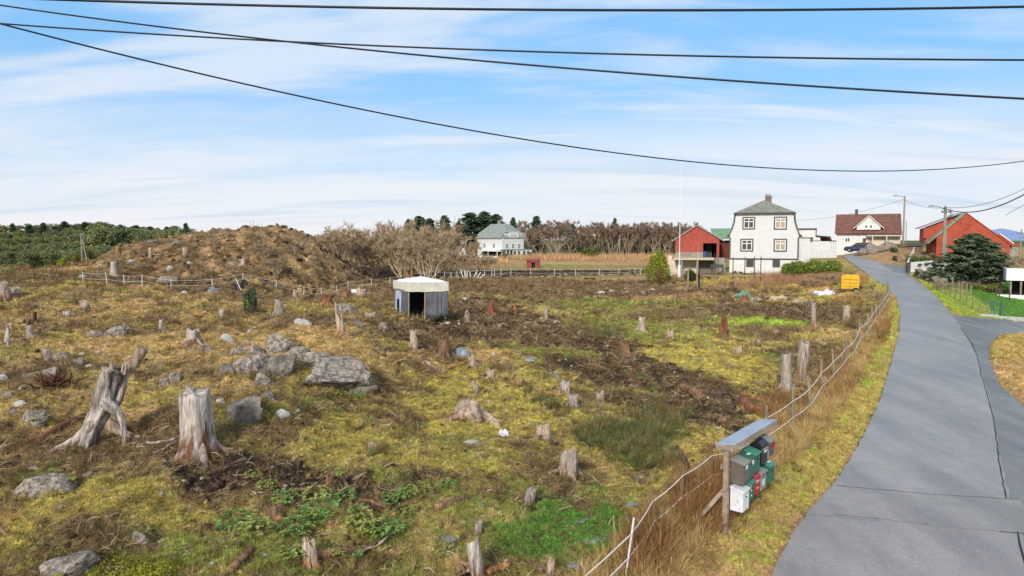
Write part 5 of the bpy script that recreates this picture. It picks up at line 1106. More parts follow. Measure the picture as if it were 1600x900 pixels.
MG = plastic('green_box_paint', '#2f6b57'); MG2 = plastic('green_lid_paint', '#4d9179'); MBR = plastic('brown_metal_box', '#6f655b', .4); MBK = plastic('black_plastic', '#15171b', .35); MRD = plastic('red_box_paint', '#b3222e'); MGY = plastic('grey_box_paint', '#98958f'); MW = plastic('white_box_paint', '#e8e8ea'); MDG = plastic('dark_grey_box', '#5c5655'); LBL = plastic('white_label', '#e6e8ea', .6); MBL = mat('black_mark', C('#1c1c1e'), .6, .1)
def mailbox(x, z, col, lid, label, wd=.34, dp=.26, ht=.44, style='flat', marks=(), nm='mailbox'):
    """x along the stand; hangs on the road side (-y local)"""
    p = np.array((A0[0], A0[1])) + dr * x + nr * (.06)
    b = thing('mailbox', label, 'mailbox', (p[0], p[1], z0 + z), ang, 'mailboxes on the roadside stand')
    y1, y0 = -.0, -dp
    if style == 'flat':
        mb = MB(); v = [(y0, 0), (y1, 0), (y1, ht), (y0, ht - .05)]
        vv = [(0, a_, c_) for a_, c_ in v] + [(wd, a_, c_) for a_, c_ in v]; mb.add(vv, [(0, 1, 2, 3), (7, 6, 5, 4), (0, 4, 5, 1), (1, 5, 6, 2), (2, 6, 7, 3), (3, 7, 4, 0)]); mb.build('box_body', col, b, bevel=.010)
        mb = MB(); v = [(y0 - .03, ht - .065), (y1 + .005, ht + .002), (y1 + .005, ht + .035), (y0 - .03, ht - .03)]
        vv = [(-.015, a_, c_) for a_, c_ in v] + [(wd + .015, a_, c_) for a_, c_ in v]; mb.add(vv, [(0, 1, 2, 3), (7, 6, 5, 4), (0, 4, 5, 1), (1, 5, 6, 2), (2, 6, 7, 3), (3, 7, 4, 0)]); mb.build('lid', lid, b, bevel=.006)
    else:
        n = 10; r_ = dp / 2; pts = [(y0, 0), (y1, 0)] + [(-r_ + r_ * math.cos(math.pi * k / n), ht - r_ + r_ * math.sin(math.pi * k / n)) for k in range(n + 1)]
        m_ = len(pts); mb = MB(); mb.add([(0, a_, c_) for a_, c_ in pts] + [(wd, a_, c_) for a_, c_ in pts], [tuple(range(m_)), tuple(range(2 * m_ - 1, m_ - 1, -1))] + [((i + 1) % m_, i, i + m_, (i + 1) % m_ + m_) for i in range(m_)]); mb.build('box_body', col, b)
        mb = MB(); mb.add([(-.012, a_ * 1.03, c_ + .012) for a_, c_ in pts[2 + n // 3:]] + [(wd + .012, a_ * 1.03, c_ + .012) for a_, c_ in pts[2 + n // 3:]], [(i, i + 1, i + 1 + (m_ - 2 - n // 3), i + (m_ - 2 - n // 3)) for i in range(m_ - 3 - n // 3)]); o = mb.build('hood', lid, b); o.modifiers.new('thick', 'SOLIDIFY').thickness = .008
    for (face, u0, v0, uw, vh, m_) in marks:
        mb = MB()
        if face == 'front': mb.box(u0, u0 + uw, y0 - .006, y0 - .001, v0, v0 + vh)
        elif face == 'side': mb.box(-.005, -.001, u0, u0 + uw, v0, v0 + vh)
        elif face == 'top': mb.box(u0, u0 + uw, y0 + .05, y0 + .12, ht - .001 + .012, ht + .017)
        mb.build('label' if m_ is LBL else 'mark', m_, b)
    mb = MB(); mb.box(wd * .42, wd * .58, y0 - .012, y0 - .001, ht * .60, ht * .64); mb.build('lock', MBL, b)
    return b
U = 1.18; Lw = .62
mailbox(.06, U - .12, MBR, MGY, 'grey-brown metal mailbox with white note, nearest in the upper row', .32, .26, .46, marks=[('front', .12, .28, .10, .13, LBL)])
mailbox(.40, U - .10, MG, MG, 'green mailbox with two small white stickers, second in the upper row', .28, .25, .46, marks=[('front', .14, .26, .10, .10, LBL), ('top', .12, 0, .12, .06, LBL)])
mailbox(.70, U - .06, MG, MG2, 'green mailbox with lighter green lid, third in the upper row', .30, .25, .44, marks=[('front', .05, .40, .24, .015, MBL)])
mailbox(1.04, U + .04, MBK, MBK, 'black round-topped mailbox in the upper row', .36, .26, .46, 'round', marks=[('front', .16, .22, .16, .05, LBL), ('front', .08, .30, .26, .012, LBL)])
mailbox(1.45, U + .04, MGY, MG, 'narrow pale grey-green mailbox squeezed right of the black one', .12, .24, .36)
mailbox(1.60, U + .06, MDG, MGY, 'dark grey mailbox with a red patch at the far end of the upper row', .30, .24, .38, marks=[('front', .06, .16, .26, .20, MRD), ('front', .14, .24, .06, .08, LBL), ('front', .18, .18, .06, .05, LBL)])
mailbox(.06, Lw - .12, MW, MW, 'white mailbox with rust spots, nearest in the lower row', .34, .26, .46, marks=[('front', .20, .38, .07, .05, MGY), ('side', -.16, .20, .012, .03, MBL), ('side', -.12, .12, .02, .012, MBL), ('side', -.20, .06, .012, .02, MBL)])
mailbox(.42, Lw - .02, MG, MG2, 'green mailbox between the white and the red ones in the lower row', .30, .25, .42, marks=[('front', .10, .30, .03, .04, LBL), ('front', .10, .20, .03, .04, LBL), ('front', .10, .10, .03, .04, LBL)])
mailbox(.74, Lw + .03, MRD, MRD, 'red round-topped mailbox in the lower row', .30, .25, .42, 'round', marks=[('front', .08, .24, .035, .05, LBL), ('front', .13, .24, .035, .05, LBL), ('front', .18, .24, .035, .05, LBL), ('front', .10, .12, .10, .02, LBL)])
mailbox(1.06, Lw + .02, MGY, MGY, 'light grey mailbox right of the red one in the lower row', .34, .25, .42, marks=[('front', .12, .10, .10, .14, LBL), ('front', .18, .30, .05, .04, MBL)])
mailbox(1.66, Lw + .02, MG, MG2, 'single green mailbox at the far end of the lower row', .28, .24, .42, marks=[('top', .08, 0, .14, .06, LBL)])
a = G(1083, 765); mb = MB(); mb.tube([(0, 0, 0), (0, 0, .2)], [.02, .015], 6); 
setp(mb.build('capped_stub', OLDW, None, a), 'pale round cap on a short stub by the fence left of the mailboxes', 'stub'); cc, ff = clod(3, .13, .3, 2); obj('cap', mesh('cap', cc + [0, 0, .22], ff, mat('pale_cap', C('#d9bf92') * .85, .8, .15)), bpy.data.objects[-1] if False else [o for o in COL.objects if o.name == 'capped_stub'][0])
# ------------------------------------------------------------------ odds and ends lying about
def crumple(name, px, py, wpx, dpx, hpx, m, label, cat, seed=1, fold=1.):
    a = G(px, py); s = a[1] / F; wx = wpx * s; dy = dpx; hz = hpx * s; n = 16; v = []; f = []
    xs = np.linspace(-.5, .5, n); XXx, YYy = np.meshgrid(xs, xs); th = fbm(XXx * 3 + seed, YYy * 3, 1, 4, seed, .6); edge = (1 - (2 * np.abs(XXx)) ** 4) * (1 - (2 * np.abs(YYy)) ** 4)
    Xw = (XXx + .08 * fbm(XXx * 2, YYy * 2 + seed, 1, 2, seed + 3)) * wx; Yw = YYy * dy + .1 * fbm(XXx * 2, YYy * 2 + seed, 1, 2, seed + 5) * dy
    Zw = height((a[0] + Xw).ravel(), (a[1] + Yw).ravel()) - a[2]; Zw = Zw + (hz * (.55 + th * .9 * fold).clip(.02) * edge).ravel() + .02
    V = np.column_stack([Xw.ravel(), Yw.ravel(), Zw]); ff = [(j * n + i, j * n + i + 1, (j + 1) * n + i + 1, (j + 1) * n + i) for j in range(n - 1) for i in range(n - 1)]
    o = obj(name, mesh(name, V, ff, m, None, False), None, a); o.modifiers.new('thick', 'SOLIDIFY').thickness = .01; return setp(o, label, cat)
GT = mat('green_tarp', C('#5fa391') * .85, .6, .15, 4, .4); WP = mat('white_plastic_film', C('#dfe1ea') * .9, .5, .12, 5, .5); BP = mat('beige_sheet', C('#c6b79c') * .85, .8, .12, 4, .4); GS = mat('scrap_metal', C('#9aa4ad') * .85, .4, .15, 4, .3, metal=.3); BKP = mat('black_film', C('#1f2022'), .35, .3, 4, .5)
crumple('tarpaulin', 1162, 466, 28, 1.5, 11, GT, 'crumpled green tarpaulin on the spoil heap below the white house', 'tarpaulin', 3)
crumple('plastic_sack', 1286, 461, 34, 1.6, 8, WP, 'white and violet plastic wrapping left beside the yellow machine', 'plastic sheet', 5)
crumple('board_sheet', 1218, 468, 36, 2.2, 6, BP, 'beige broken sheet lying right of the green tarpaulin', 'sheet', 7)
crumple('board_sheet', 1250, 474, 20, 1.3, 7, BP, 'pale bent board right of the beige broken sheet', 'sheet', 9)
crumple('metal_sheet', 722, 556, 22, .9, 10, GS, 'bent corrugated metal sheet lying by the small pale stump', 'metal sheet', 11)
crumple('scrap_sheet', 706, 560, 16, .7, 8, mat('green_glass_sheet', C('#7c8f88') * .8, .3, .2), 'dull green scrap sheet left of the bent metal sheet', 'metal sheet', 13)
crumple('plastic_film', 722, 545, 18, .6, 5, BKP, 'black plastic scrap behind the bent metal sheet', 'plastic', 15)
crumple('plastic_strip', 787, 682, 18, .25, 8, WP, 'white twisted plastic strip on the moss left of the flat-topped stump', 'plastic', 17, 2)
crumple('black_heap', 374, 452, 26, 1.6, 13, BKP, 'heap of black plastic and ash by the electric fence', 'rubbish heap', 19)
crumple('ash_pile', 330, 455, 18, 1.2, 6, GS, 'grey scrap on the slope left of the black plastic heap', 'scrap', 21)
a = G(378, 455); mb = MB(); mb.tube([(0, 0, -.05), (-.6, .1, 1.2)], .035, 6); setp(mb.build('loose_stake', WHT, None, a), 'white stake leaning against the black plastic heap', 'stake')
Yb = 72.; pb_ = P(558, 434, Yb); zb = Hz(pb_[0], Yb); t = thing('barrel', 'white barrel lying by the electric fence under the thicket', 'barrel', (pb_[0], Yb, zb)); mb = MB(); mb.tube([(-.62, 0, .30), (-.58, 0, .30), (.58, 0, .30), (.62, 0, .30)], [.24, .30, .30, .24], 16); mb.build('barrel_body', WHT, t, smooth=False)
for x in (-.3, .3): mb = MB(); mb.tube([(x - .02, 0, .30), (x + .02, 0, .30)], .312, 16); mb.build('hoop', WHT, t)
pw_ = G(733, 431); pw_ = np.array((P(733, 431, 86)[0], 86, 0)); pw_[2] = Hz(pw_[0], 86)
for i, (dx, ln, hh) in enumerate([(-.7, -.35, 1.1), (-.45, -.15, 1.1), (-.3, .1, 1.0), (.2, -.1, .9), (.55, .35, .9), (.9, .55, .8), (1.2, .75, .6)]):
    mb = MB(); mb.tube([(0, 0, -.1), (ln, 0, hh)], .06, 5); setp(mb.build('stake', WHT, None, pw_ + [dx, 0, 0]), 'loose white stake in the bunch stuck by the electric fence', 'stake', 'bunch of white stakes')
# ================================================================== buildings
SID = mat('white_siding', C('#ecebea') * .78, .7, .04, 2, .5, waves=[(2, .14, 1.2)], bdist=.03); PLAS = mat('white_plaster', C('#e6e2dc') * .84, .85, .08, 2, .3, dark=.15)
TRIM = mat('dark_trim', C('#55534f') * .8, .7, .15); WTR = mat('white_trim', C('#efeeec') * .86, .6, .04); SLATE = mat('slate_roof', C('#8d8d85') * .75, .85, .22, 3, .8, waves=[(2, .22, 1.5)], bdist=.05, dark=.3); SLATEG = mat('green_slate', C('#98a19d') * .75, .8, .15, 2, .6, waves=[(2, .3, 1.5)], bdist=.05)
TILE = mat('brown_tile_roof', C('#7b554b') * .8, .85, .28, 4, .9, col2=C('#93685a') * .8, waves=[(2, .30, 1.6), (0, .3, 1.0)], bdist=.06); REDW = mat('red_boards', C('#b5574a') * .80, .8, .15, 3, .6, stretch=(1, 1, .3), waves=[(0, .14, 1.2)], bdist=.03, fine=30)
REDW2 = mat('red_boards_bright', C('#b9563e') * .80, .8, .13, 3, .6, stretch=(1, 1, .3), waves=[(0, .14, 1.2)], bdist=.03, fine=30); GRNR = mat('green_roof', C('#78a080') * .75, .7, .15, 2, .4, waves=[(0, .4, 1.)], bdist=.04); GRNT = mat('green_edge_board', C('#95ab93') * .8, .75, .12); GREYR = mat('grey_edge', C('#a7a29b') * .8, .7, .1)
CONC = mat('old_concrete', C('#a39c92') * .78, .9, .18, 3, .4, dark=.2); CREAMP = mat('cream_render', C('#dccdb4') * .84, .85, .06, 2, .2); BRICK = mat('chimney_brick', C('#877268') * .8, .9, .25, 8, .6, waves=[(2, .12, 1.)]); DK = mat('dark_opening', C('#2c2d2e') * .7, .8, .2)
GLASS = bpy.data.materials.new('window_glass'); GLASS.use_nodes = True; b_ = GLASS.node_tree.nodes['Principled BSDF']; b_.inputs['Base Color'].default_value = (*(C('#4a4742')), 1); b_.inputs['Roughness'].default_value = .12
CURT = mat('curtained_glass', C('#b9a78f') * .8, .35, .2, 6, 0); BLUEP = mat('blue_plastic', C('#3d5c93') * .8, .5, .1)
def frame(px, py, Y, rz): p = P(px, py, Y); return p
def box_(name, m, par, *b, bev=0): mb = MB(); mb.box(*b); return mb.build(name, m, par, bevel=bev)
def window(par, x, z, w, h, y=0., fm=TRIM, im=WTR, gm=GLASS, nx=2, nz=2, fw=.09):
    """on a wall facing local -y"""
    mb = MB(); mb.box(x - fw, x + w + fw, y - .05, y + .02, z - fw, z); mb.box(x - fw, x + w + fw, y - .05, y + .02, z + h, z + h + fw); mb.box(x - fw, x, y - .05, y + .02, z, z + h); mb.box(x + w, x + w + fw, y - .05, y + .02, z, z + h)
    o = mb.build('window', fm, par); mb = MB(); k = .085
    for i in range(nx + 1): xx = x + (w - k) * i / nx; mb.box(xx, xx + k, y - .035, y + .012, z, z + h)
    for j in range(nz + 1):
        zz = z + (h - k) * j / nz
        if nz == 3 and j == 1: continue
        for i in range(nx): mb.box(x + (w - k) * i / nx + k, x + (w - k) * (i + 1) / nx, y - .033, y + .010, zz, zz + k)
    mb.build('sash', im, o)
    for i in range(nx):
        mb = MB(); mb.box(x + w * i / nx, x + w * (i + 1) / nx - .003, y - .012, y + .004, z, z + h); mb.build('pane', gm, o)
    return o
def slopes(par, prof, y0, y1, th, m, name='roof'):
    """roof skin over a profile of (x,z) points, thickness th"""
    n = len(prof); pr = [Vector((a, 0, b)) for a, b in prof]; up = []
    for i in range(n):
        a = (pr[min(i + 1, n - 1)] - pr[max(i - 1, 0)]).normalized(); nn = Vector((-a.z, 0, a.x)); nn = nn if nn.z >= -.2 or True else -nn; up.append(pr[i] + nn * th)
    pts = [(p.x, p.z) for p in pr] + [(p.x, p.z) for p in reversed(up)]; mb = MB()
    for i in range(n - 1): mb.prism([pts[i], pts[i + 1], pts[2 * n - 2 - i], pts[2 * n - 1 - i]], y0, y1)
    return mb.build(name, m, par)
# --- main white house: x right, y away, z up from the cellar foot; width 7.75 at 79 m
o = P(1139, 428, 78.5); zb = o[2]; ra = -R(19)
t = thing('white_house', 'white boarded house with curved grey mansard roof and brick chimney', 'house', (o[0], o[1], zb), ra); s = 78.5 / F / math.cos(R(0)) * 1.03
def Z(py): return (428 - py) * 78.5 / F
Wd = 104 * 78.5 / F / 1.045; Dp = 8.6; z1, z2, z3 = Z(404), Z(368), Z(335)
box_('cellar_wall', PLAS, t, .04, Wd - .04, .04, Dp - .04, -.8, z1)
prof_l = [(-.02, z1), (-.02, z2), (.30, z2 + .75), (.52, z2 + 1.5), (.62, z3)]; prof = prof_l + [(Wd - a, b) for a, b in reversed(prof_l)]
mb = MB(); mb.prism([(Wd, z1), (0, z1), (0, z2), (.30, z2 + .75), (.52, z2 + 1.5), (.62, z3), (Wd - .62, z3), (Wd - .52, z2 + 1.5), (Wd - .30, z2 + .75), (Wd, z2)][::-1], 0, Dp); mb.build('wall', SID, t)
slopes(t, [(-.34, z2 - .18), (.02, z2 + .12), (.24, z2 + .75), (.45, z2 + 1.5), (.55, z3 + .05)], -.18, Dp + .18, .12, SLATE, 'side_roof')
slopes(t, [(Wd - .55, z3 + .05), (Wd - .45, z2 + 1.5), (Wd - .24, z2 + .75), (Wd - .02, z2 + .12), (Wd + .34, z2 - .18)], -.18, Dp + .18, .12, SLATE, 'side_roof')
# hipped cap
e0, e1, f0, f1 = .40, Wd - .40, -.24, Dp + .24; rz_ = Z(314.5); cxm = Wd / 2
mb = MB(); v = [(e0, f0, z3), (e1, f0, z3), (e1, f1, z3), (e0, f1, z3), (cxm, 1.9, rz_), (cxm, Dp - 1.9, rz_)]; v2 = [(a, b, c_ + .13) for a, b, c_ in v]
mb.add(v + v2, [(3, 2, 1, 0), (0, 1, 7, 6), (1, 2, 8, 7), (2, 3, 9, 8), (3, 0, 6, 9), (6, 7, 10), (7, 8, 11, 10), (8, 9, 11), (9, 6, 10, 11)]); rf = mb.build('cap_roof', SLATE, t)
mb = MB(); mb.box(e0 - .03, e1 + .03, f0 - .05, f0 - .003, z3 - .06, z3 + .14); mb.build('eave_board', TRIM, t)
cb = MB(); cb.box(cxm + .15, cxm + .85, Dp * .5 - .3, Dp * .5 + .4, rz_ - .5, Z(306)); ch_ = cb.build('chimney', BRICK, t); cb = MB(); cb.box(cxm + .08, cxm + .92, Dp * .5 - .37, Dp * .5 + .47, Z(306) + .002, Z(305)); cb.build('chimney_cap', CONC, ch_)
for xx in (cxm + .28, cxm + .6): cb = MB(); cb.tube([(xx, Dp * .5, Z(305)), (xx, Dp * .5, Z(302))], .09, 8); cb.build('flue', TRIM, ch_)
mb = MB(); mb.box(-.04, Wd + .04, -.045, -.004, z1 - .08, z1 + .06); mb.build('base_board', TRIM, t)
for xx in (-.03, Wd - .12): mb = MB(); mb.box(xx, xx + .15, -.05, -.006, z1 + .065, z2 - .2); mb.build('corner_board', TRIM, t)
def wx_(px): return (px - 1139) / 104 * Wd
for (a, b, c_, d, gm) in [(1160, 1175.5, 341.5, 357, GLASS), (1207.5, 1223, 341.5, 357.5, CURT), (1157.5, 1173.5, 375, 391, GLASS), (1208, 1224, 375, 391, CURT)]:
    window(t, wx_(a), Z(d), wx_(b) - wx_(a), Z(c_) - Z(d), 0, gm=gm, nz=3, fw=.14)
for a, b in ((1166, 1176), (1206, 1215.5)): window(t, wx_(a), Z(416), wx_(b) - wx_(a), Z(405.6) - Z(416), .04, fm=TRIM, im=TRIM, nx=1, nz=1, fw=.06)
# rear annex with balcony to the right
t = thing('white_annex', 'flat white extension with dark roof edge behind the white house', 'building', P(1243, 404, 88), -R(19))
z_ = lambda py: (404 - py) * 88 / F
box_('wall', PLAS, t, -1, 1.7, 0, 4, -1, z_(371)); box_('upper_wall', PLAS, t, -1, 2.25, -.3, 4, z_(371) + .003, z_(359)); box_('roof_edge', TRIM, t, -1.2, 2.4, -.45, 4.1, z_(359) + .003, z_(357)); box_('downpipe', TRIM, t, 2.26, 2.36, -.42, -.32, z_(369), z_(359))
# tall white board fence
t = thing('tall_white_fence', 'tall fence of upright white boards between the two white houses', 'fence', P(1243, 405, 82), 0); o0 = np.array(t.location); A = P(1243, 405, 82); B_ = P(1307, 404, 85); d = B_ - A; n = 34
for k in range(n):
    p0 = A + d * k / n - o0; zt = (404 - 377.5) * (82 + 3 * k / n) / F; an = math.atan2(d[1], d[0]); Mx = Matrix.Translation(Vector(p0)) @ Matrix.Rotation(an, 4, 'Z'); wd = np.hypot(d[0], d[1]) / n
    mb = MB(); mb.box(.015, wd - .02, -.012 - .03 * (k % 2), .012 - .03 * (k % 2), .1, zt, Mx); mb.build('board', WTR, t)
for zz in (.5, 1.6): 
    mb = MB(); an = math.atan2(d[1], d[0]); Mx = Matrix.Rotation(an, 4, 'Z'); mb.box(0, np.hypot(d[0], d[1]), .02, .08, zz, zz + .1, Mx); mb.build('rail', WTR, t)
# --- red barn on the left with terrace
o = P(1055, 403, 87); ra = -R(14); t = thing('red_barn', 'red boarded outbuilding with grey gable edges and open doorway left of the white house', 'barn', o, ra); z_ = lambda py: (403 - py) * 87 / F; x_ = lambda px: (px - 1055) * 87 / F / 1.02
W2 = x_(1122); za = z_(374); zp = z_(353.5); xa = x_(1088); Dd = 7.
mb = MB(); mb.prism([(0, z_(394)), (0, za), (xa, zp), (W2, za + .02), (W2, z_(380)), (x_(1097.5), z_(380)), (x_(1097.5), z_(394))], 0, .18); mb.build('gable_wall', REDW, t)
box_('gable_wall', REDW, t, x_(1118), W2, 0, .18, z_(402), z_(380) - .003)
box_('concrete_foot', CONC, t, 0, x_(1097.5), .01, .2, 0, z_(394) - .003); box_('wall', REDW, t, 0, .18, .183, Dd, 0, za); box_('wall', REDW, t, W2 - .18, W2, .183, Dd, 0, za); box_('back_wall', REDW, t, .183, W2 - .183, Dd - .2, Dd, 0, za)
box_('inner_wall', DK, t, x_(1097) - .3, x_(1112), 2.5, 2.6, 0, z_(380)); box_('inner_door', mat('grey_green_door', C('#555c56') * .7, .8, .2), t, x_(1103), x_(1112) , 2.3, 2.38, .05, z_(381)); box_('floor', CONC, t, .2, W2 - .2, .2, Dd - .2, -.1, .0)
slopes(t, [(-.45, za - .32), (xa, zp + .02)], -.25, Dd, .14, GREYR, 'roof_slope'); slopes(t, [(xa, zp + .02), (W2 + .55, za - .28)], -.25, Dd, .14, GREYR, 'roof_slope')
bt = MB(); bt.tube([(x_(1100), .6, 0), (x_(1100), .6, .85)], .33, 14); setp(bt.build('barrel', BLUEP, None), 'blue barrel standing inside the doorway of the red outbuilding', 'barrel'); o_b = bpy.data.objects['barrel.001'] if 'barrel.001' in bpy.data.objects else None
if o_b: o_b.matrix_world = Matrix.Translation(Vector(o)) @ Matrix.Rotation(ra, 4, 'Z')
# green roofed wing
o2 = P(1104, 404, 93); t = thing('green_roofed_wing', 'low building with mossy green roof between red barn and white house', 'building', o2, -R(14)); z_ = lambda py: (404 - py) * 93 / F; x_ = lambda px: (px - 1104) * 93 / F
box_('wall', mat('dark_red_wall', C('#6f3a34') * .8, .8, .2), t, 1.2, x_(1142), 1.0, 5.5, 0, z_(374)); 
mb = MB(); mb.add([(.9, .4, z_(373)), (x_(1143), .4, z_(373)), (x_(1143), 3.4, z_(356.5)), (.6, 3.4, z_(356.5)), (.9, .4, z_(373) - .14), (x_(1143), .4, z_(373) - .14), (x_(1143), 3.5, z_(356.5) - .14), (.6, 3.5, z_(356.5) - .14)], [(0, 1, 2, 3), (7, 6, 5, 4), (0, 4, 5, 1), (1, 5, 6, 2), (2, 6, 7, 3), (3, 7, 4, 0)]); mb.build('roof', GRNR, t); box_('gutter', WTR, t, 1.1, x_(1140), .3, .42, z_(375.5), z_(374))
# terrace in front of the barn, posts, steps, things on it
ot = P(1053, 430, 83); t = thing('terrace', 'concrete terrace on posts with steps in front of the red outbuilding', 'terrace', ot, -R(14)); z_ = lambda py: (430 - py) * 83 / F; x_ = lambda px: (px - 1053) * 83 / F / 1.02
box_('slab', mat('terrace_edge', C('#cfc3aa') * .82, .85, .1), t, 0, x_(1114), 0, 4.2, z_(406), z_(403)); box_('back_wall', CREAMP, t, -.3, x_(1088), 2.2, 2.5, -.6, z_(406) - .003); box_('side_wall', CREAMP, t, -.8, -.31, 2.0, 2.5, -.6, z_(400))
box_('back_wall', mat('dark_under_wall', C('#847a6d') * .8, .9, .2), t, x_(1088) + .003, x_(1121), 2.2, 2.5, -.6, z_(406) - .003)
for px in (1063, 1087.5): box_('post', CONC, t, x_(px), x_(px) + .22, .1, .32, -.6, z_(406) - .003)
for k in range(9): box_('step', CONC, t, x_(1118), x_(1132), 2.6 - .28 * (9 - k), 2.6 - .28 * (8 - k) - .003, -.4, z_(425) + (z_(403) - z_(425)) * k / 8)
for px in (1116, 1133): 
    mb = MB(); mb.tube([(x_(px), 0, z_(424)), (x_(px), 0, z_(414)), (x_(px), 2.4, z_(396)), (x_(px), 2.4, z_(404))], .03, 5); mb.build('handrail', TRIM, t)
fur = MB(); fur.box(x_(1064), x_(1079), .8, 1.2, z_(403), z_(400)); fur.box(x_(1064), x_(1079), 1.2, 1.3, z_(403), z_(396)); oo = fur.build('bench', OLDW, None, ot, -R(14)); setp(oo, 'grey bench standing on the terrace', 'bench')
# bench on lawn and metal posts before the house
ob = P(1112, 424, 79.5); t = thing('garden_bench', 'dark garden bench in front of the white house steps', 'bench', (ob[0], ob[1], ob[2] - .05)); 
box_('seat', TRIM, t, 0, 1.5, 0, .4, .42, .47); box_('backrest', TRIM, t, 0, 1.5, .42, .46, .5, .85)
for x in (.1, 1.35): box_('leg', TRIM, t, x, x + .05, .02, .38, -.2, .418)
for px, top in ((1121.5, 402), (1145, 402), (1163.5, 402), (1178.5, 401), (1188.5, 401)):
    a = P(px, 432, 73); mb = MB(); zg = Hz(a[0], a[1]) - a[2]; mb.tube([(0, 0, zg - .2), (0, 0, (432 - top) * 73 / F)], .05, 6); setp(mb.build('metal_post', TRIM, None, a), 'thin dark metal post standing on the lawn before the white house', 'post', 'dark posts before the white house')
for px, top, mm__, lb in ((1092, 428, DK, 'short dark wooden post at the edge of the lawn'), (1149.5, 429, OLDW, 'pale square fence post in the reeds below the white house'), (1075, 420, OLDW, 'grey post beside the round dark bush'), (1089, 424, OLDW, 'short grey post next to the dark one at the lawn edge')):
    a = P(px, top + 24, 68); zg = Hz(a[0], a[1]) - a[2]; mb = MB(); mb.tube([(0, 0, zg - .2), (0, 0, (24) * 68 / F)], .09, 6); setp(mb.build('wooden_post', mm__, None, a), lb, 'post')
a = P(1149.5, 430, 68); mb = MB(); mb.box(-3.4, 2.6, -.04, .04, -.1, .0); setp(mb.build('rail', OLDW, None, a), 'pale horizontal rail on the square post in the reeds', 'rail')
# flagpole
a = P(1061, 434, 79); t = thing('flagpole', 'tall white flagpole left of the red outbuilding', 'flagpole', (a[0], a[1], Hz(a[0], a[1]))); mb = MB(); mb.tube([(0, 0, -.3), (0, 0, 3), (0, 0, 13.1)], [.08, .045, .018], 10); mb.build('pole', WTR, t); mb = MB(); mb.tube([(0, 0, -.3), (0, 0, 1.6)], .17, 10); mb.build('pole_base', WTR, t); mb = MB(); mb.tube([(0, 0, 13.1), (0, 0, 13.2), (0, 0, 13.3)], [.04, .1, .04], 8); mb.build('finial', WTR, t)
# --- second white house
o = P(1306, 397, 112); t = thing('white_house', 'long white house with brown tiled roof and triangular dormer at the top of the lane', 'house', o, -R(27)); z_ = lambda py: (397 - py) * 112 / F; x_ = lambda px: (px - 1306) * 112 / F / 1.12
W3 = x_(1403.5); box_('wall', PLAS, t, 0, W3, 0, 7, -1.2, z_(363.5))
mb = MB(); mb.prism([(3.5 - 3.6, 0), (3.5, z_(334) - z_(364)), (3.5 + 3.6, 0)], 0, 1) if False else None
mb = MB(); ze = z_(364) - .05; zr = z_(334.5); v = [(-.25, -.5, ze), (W3 + .15, -.5, ze), (W3 + .05, 3.2, zr), (-.25, 3.2, zr), (-.25, 7.4, ze), (W3 + .15, 7.4, ze)]; v2 = [(a, b, c_ - .16) for a, b, c_ in v]
mb.add(v + v2, [(0, 1, 2, 3), (3, 2, 5, 4), (6, 9, 8, 7), (9, 10, 11, 8), (0, 6, 7, 1), (4, 5, 11, 10), (0, 3, 9, 6), (3, 4, 10, 9), (1, 7, 8, 2), (2, 8, 11, 5)]); mb.build('roof', TILE, t)
for xx in (0, W3 - .15): mb = MB(); mb.add([(xx, 0.01, ze - .2), (xx, 6.9, ze - .2), (xx, 3.2, zr - .17), (xx + .15, 0.01, ze - .2), (xx + .15, 6.9, ze - .2), (xx + .15, 3.2, zr - .17)], [(0, 2, 1), (3, 4, 5), (0, 1, 4, 3), (1, 2, 5, 4), (2, 0, 3, 5)]); mb.build('gable', PLAS, t)
dx0, dx1, dxm = x_(1333.5), x_(1377), x_(1355.5); zd0, zd1 = z_(359.5), z_(338.5); mb = MB(); mb.prism([(dx0 + .35, zd0), (dx0 + .35, zd0 + .45), (dxm, zd1 - .12), (dx1 - .35, zd0 + .45), (dx1 - .35, zd0)], -.30, 3.2); mb.build('dormer_wall', PLAS, t)
slopes(t, [(dx0 - .1, zd0 + .15), (dxm, zd1)], -.55, 3.3, .10, WTR, 'dormer_edge'); slopes(t, [(dxm, zd1), (dx1 + .1, zd0 + .15)], -.55, 3.3, .10, WTR, 'dormer_edge')
slopes(t, [(dx0 - .1, zd0 + .262), (dxm, zd1 + .112)], -.5, 3.3, .12, TILE, 'dormer_roof'); slopes(t, [(dxm, zd1 + .112), (dx1 + .1, zd0 + .262)], -.5, 3.3, .12, TILE, 'dormer_roof')
for px in (1349, 1356.5): window(t, x_(px), z_(357.5), x_(px + 4.7) - x_(px), .58, -.30, fm=WTR, im=WTR, nx=1, nz=1, fw=.08)
window(t, x_(1319.5), z_(378.5), x_(1327.5) - x_(1319.5), .75, 0, fm=WTR, im=WTR, nx=2, nz=1); window(t, x_(1346), z_(379.5), x_(1353) - x_(1346), .85, 0, fm=WTR, im=WTR, nx=1, nz=1); window(t, x_(1383), z_(379.5), x_(1389) - x_(1383), .8, 0, fm=WTR, im=WTR, nx=1, nz=1)
box_('door', mat('wood_door', C('#c9b183') * .8, .7, .1), t, x_(1355), x_(1359), -.04, 0.0, z_(388), z_(372))
box_('porch_roof', TRIM, t, x_(1353), W3 + .1, -1.3, -.003, z_(367.5), z_(366)); box_('porch_beam', CREAMP, t, x_(1353), W3 + .1, -1.25, -1.1, z_(369.5), z_(367.5) - .003)
for px in (1361, 1382): box_('porch_post', CREAMP, t, x_(px), x_(px) + .15, -1.22, -1.1, -1, z_(369.5) - .003)
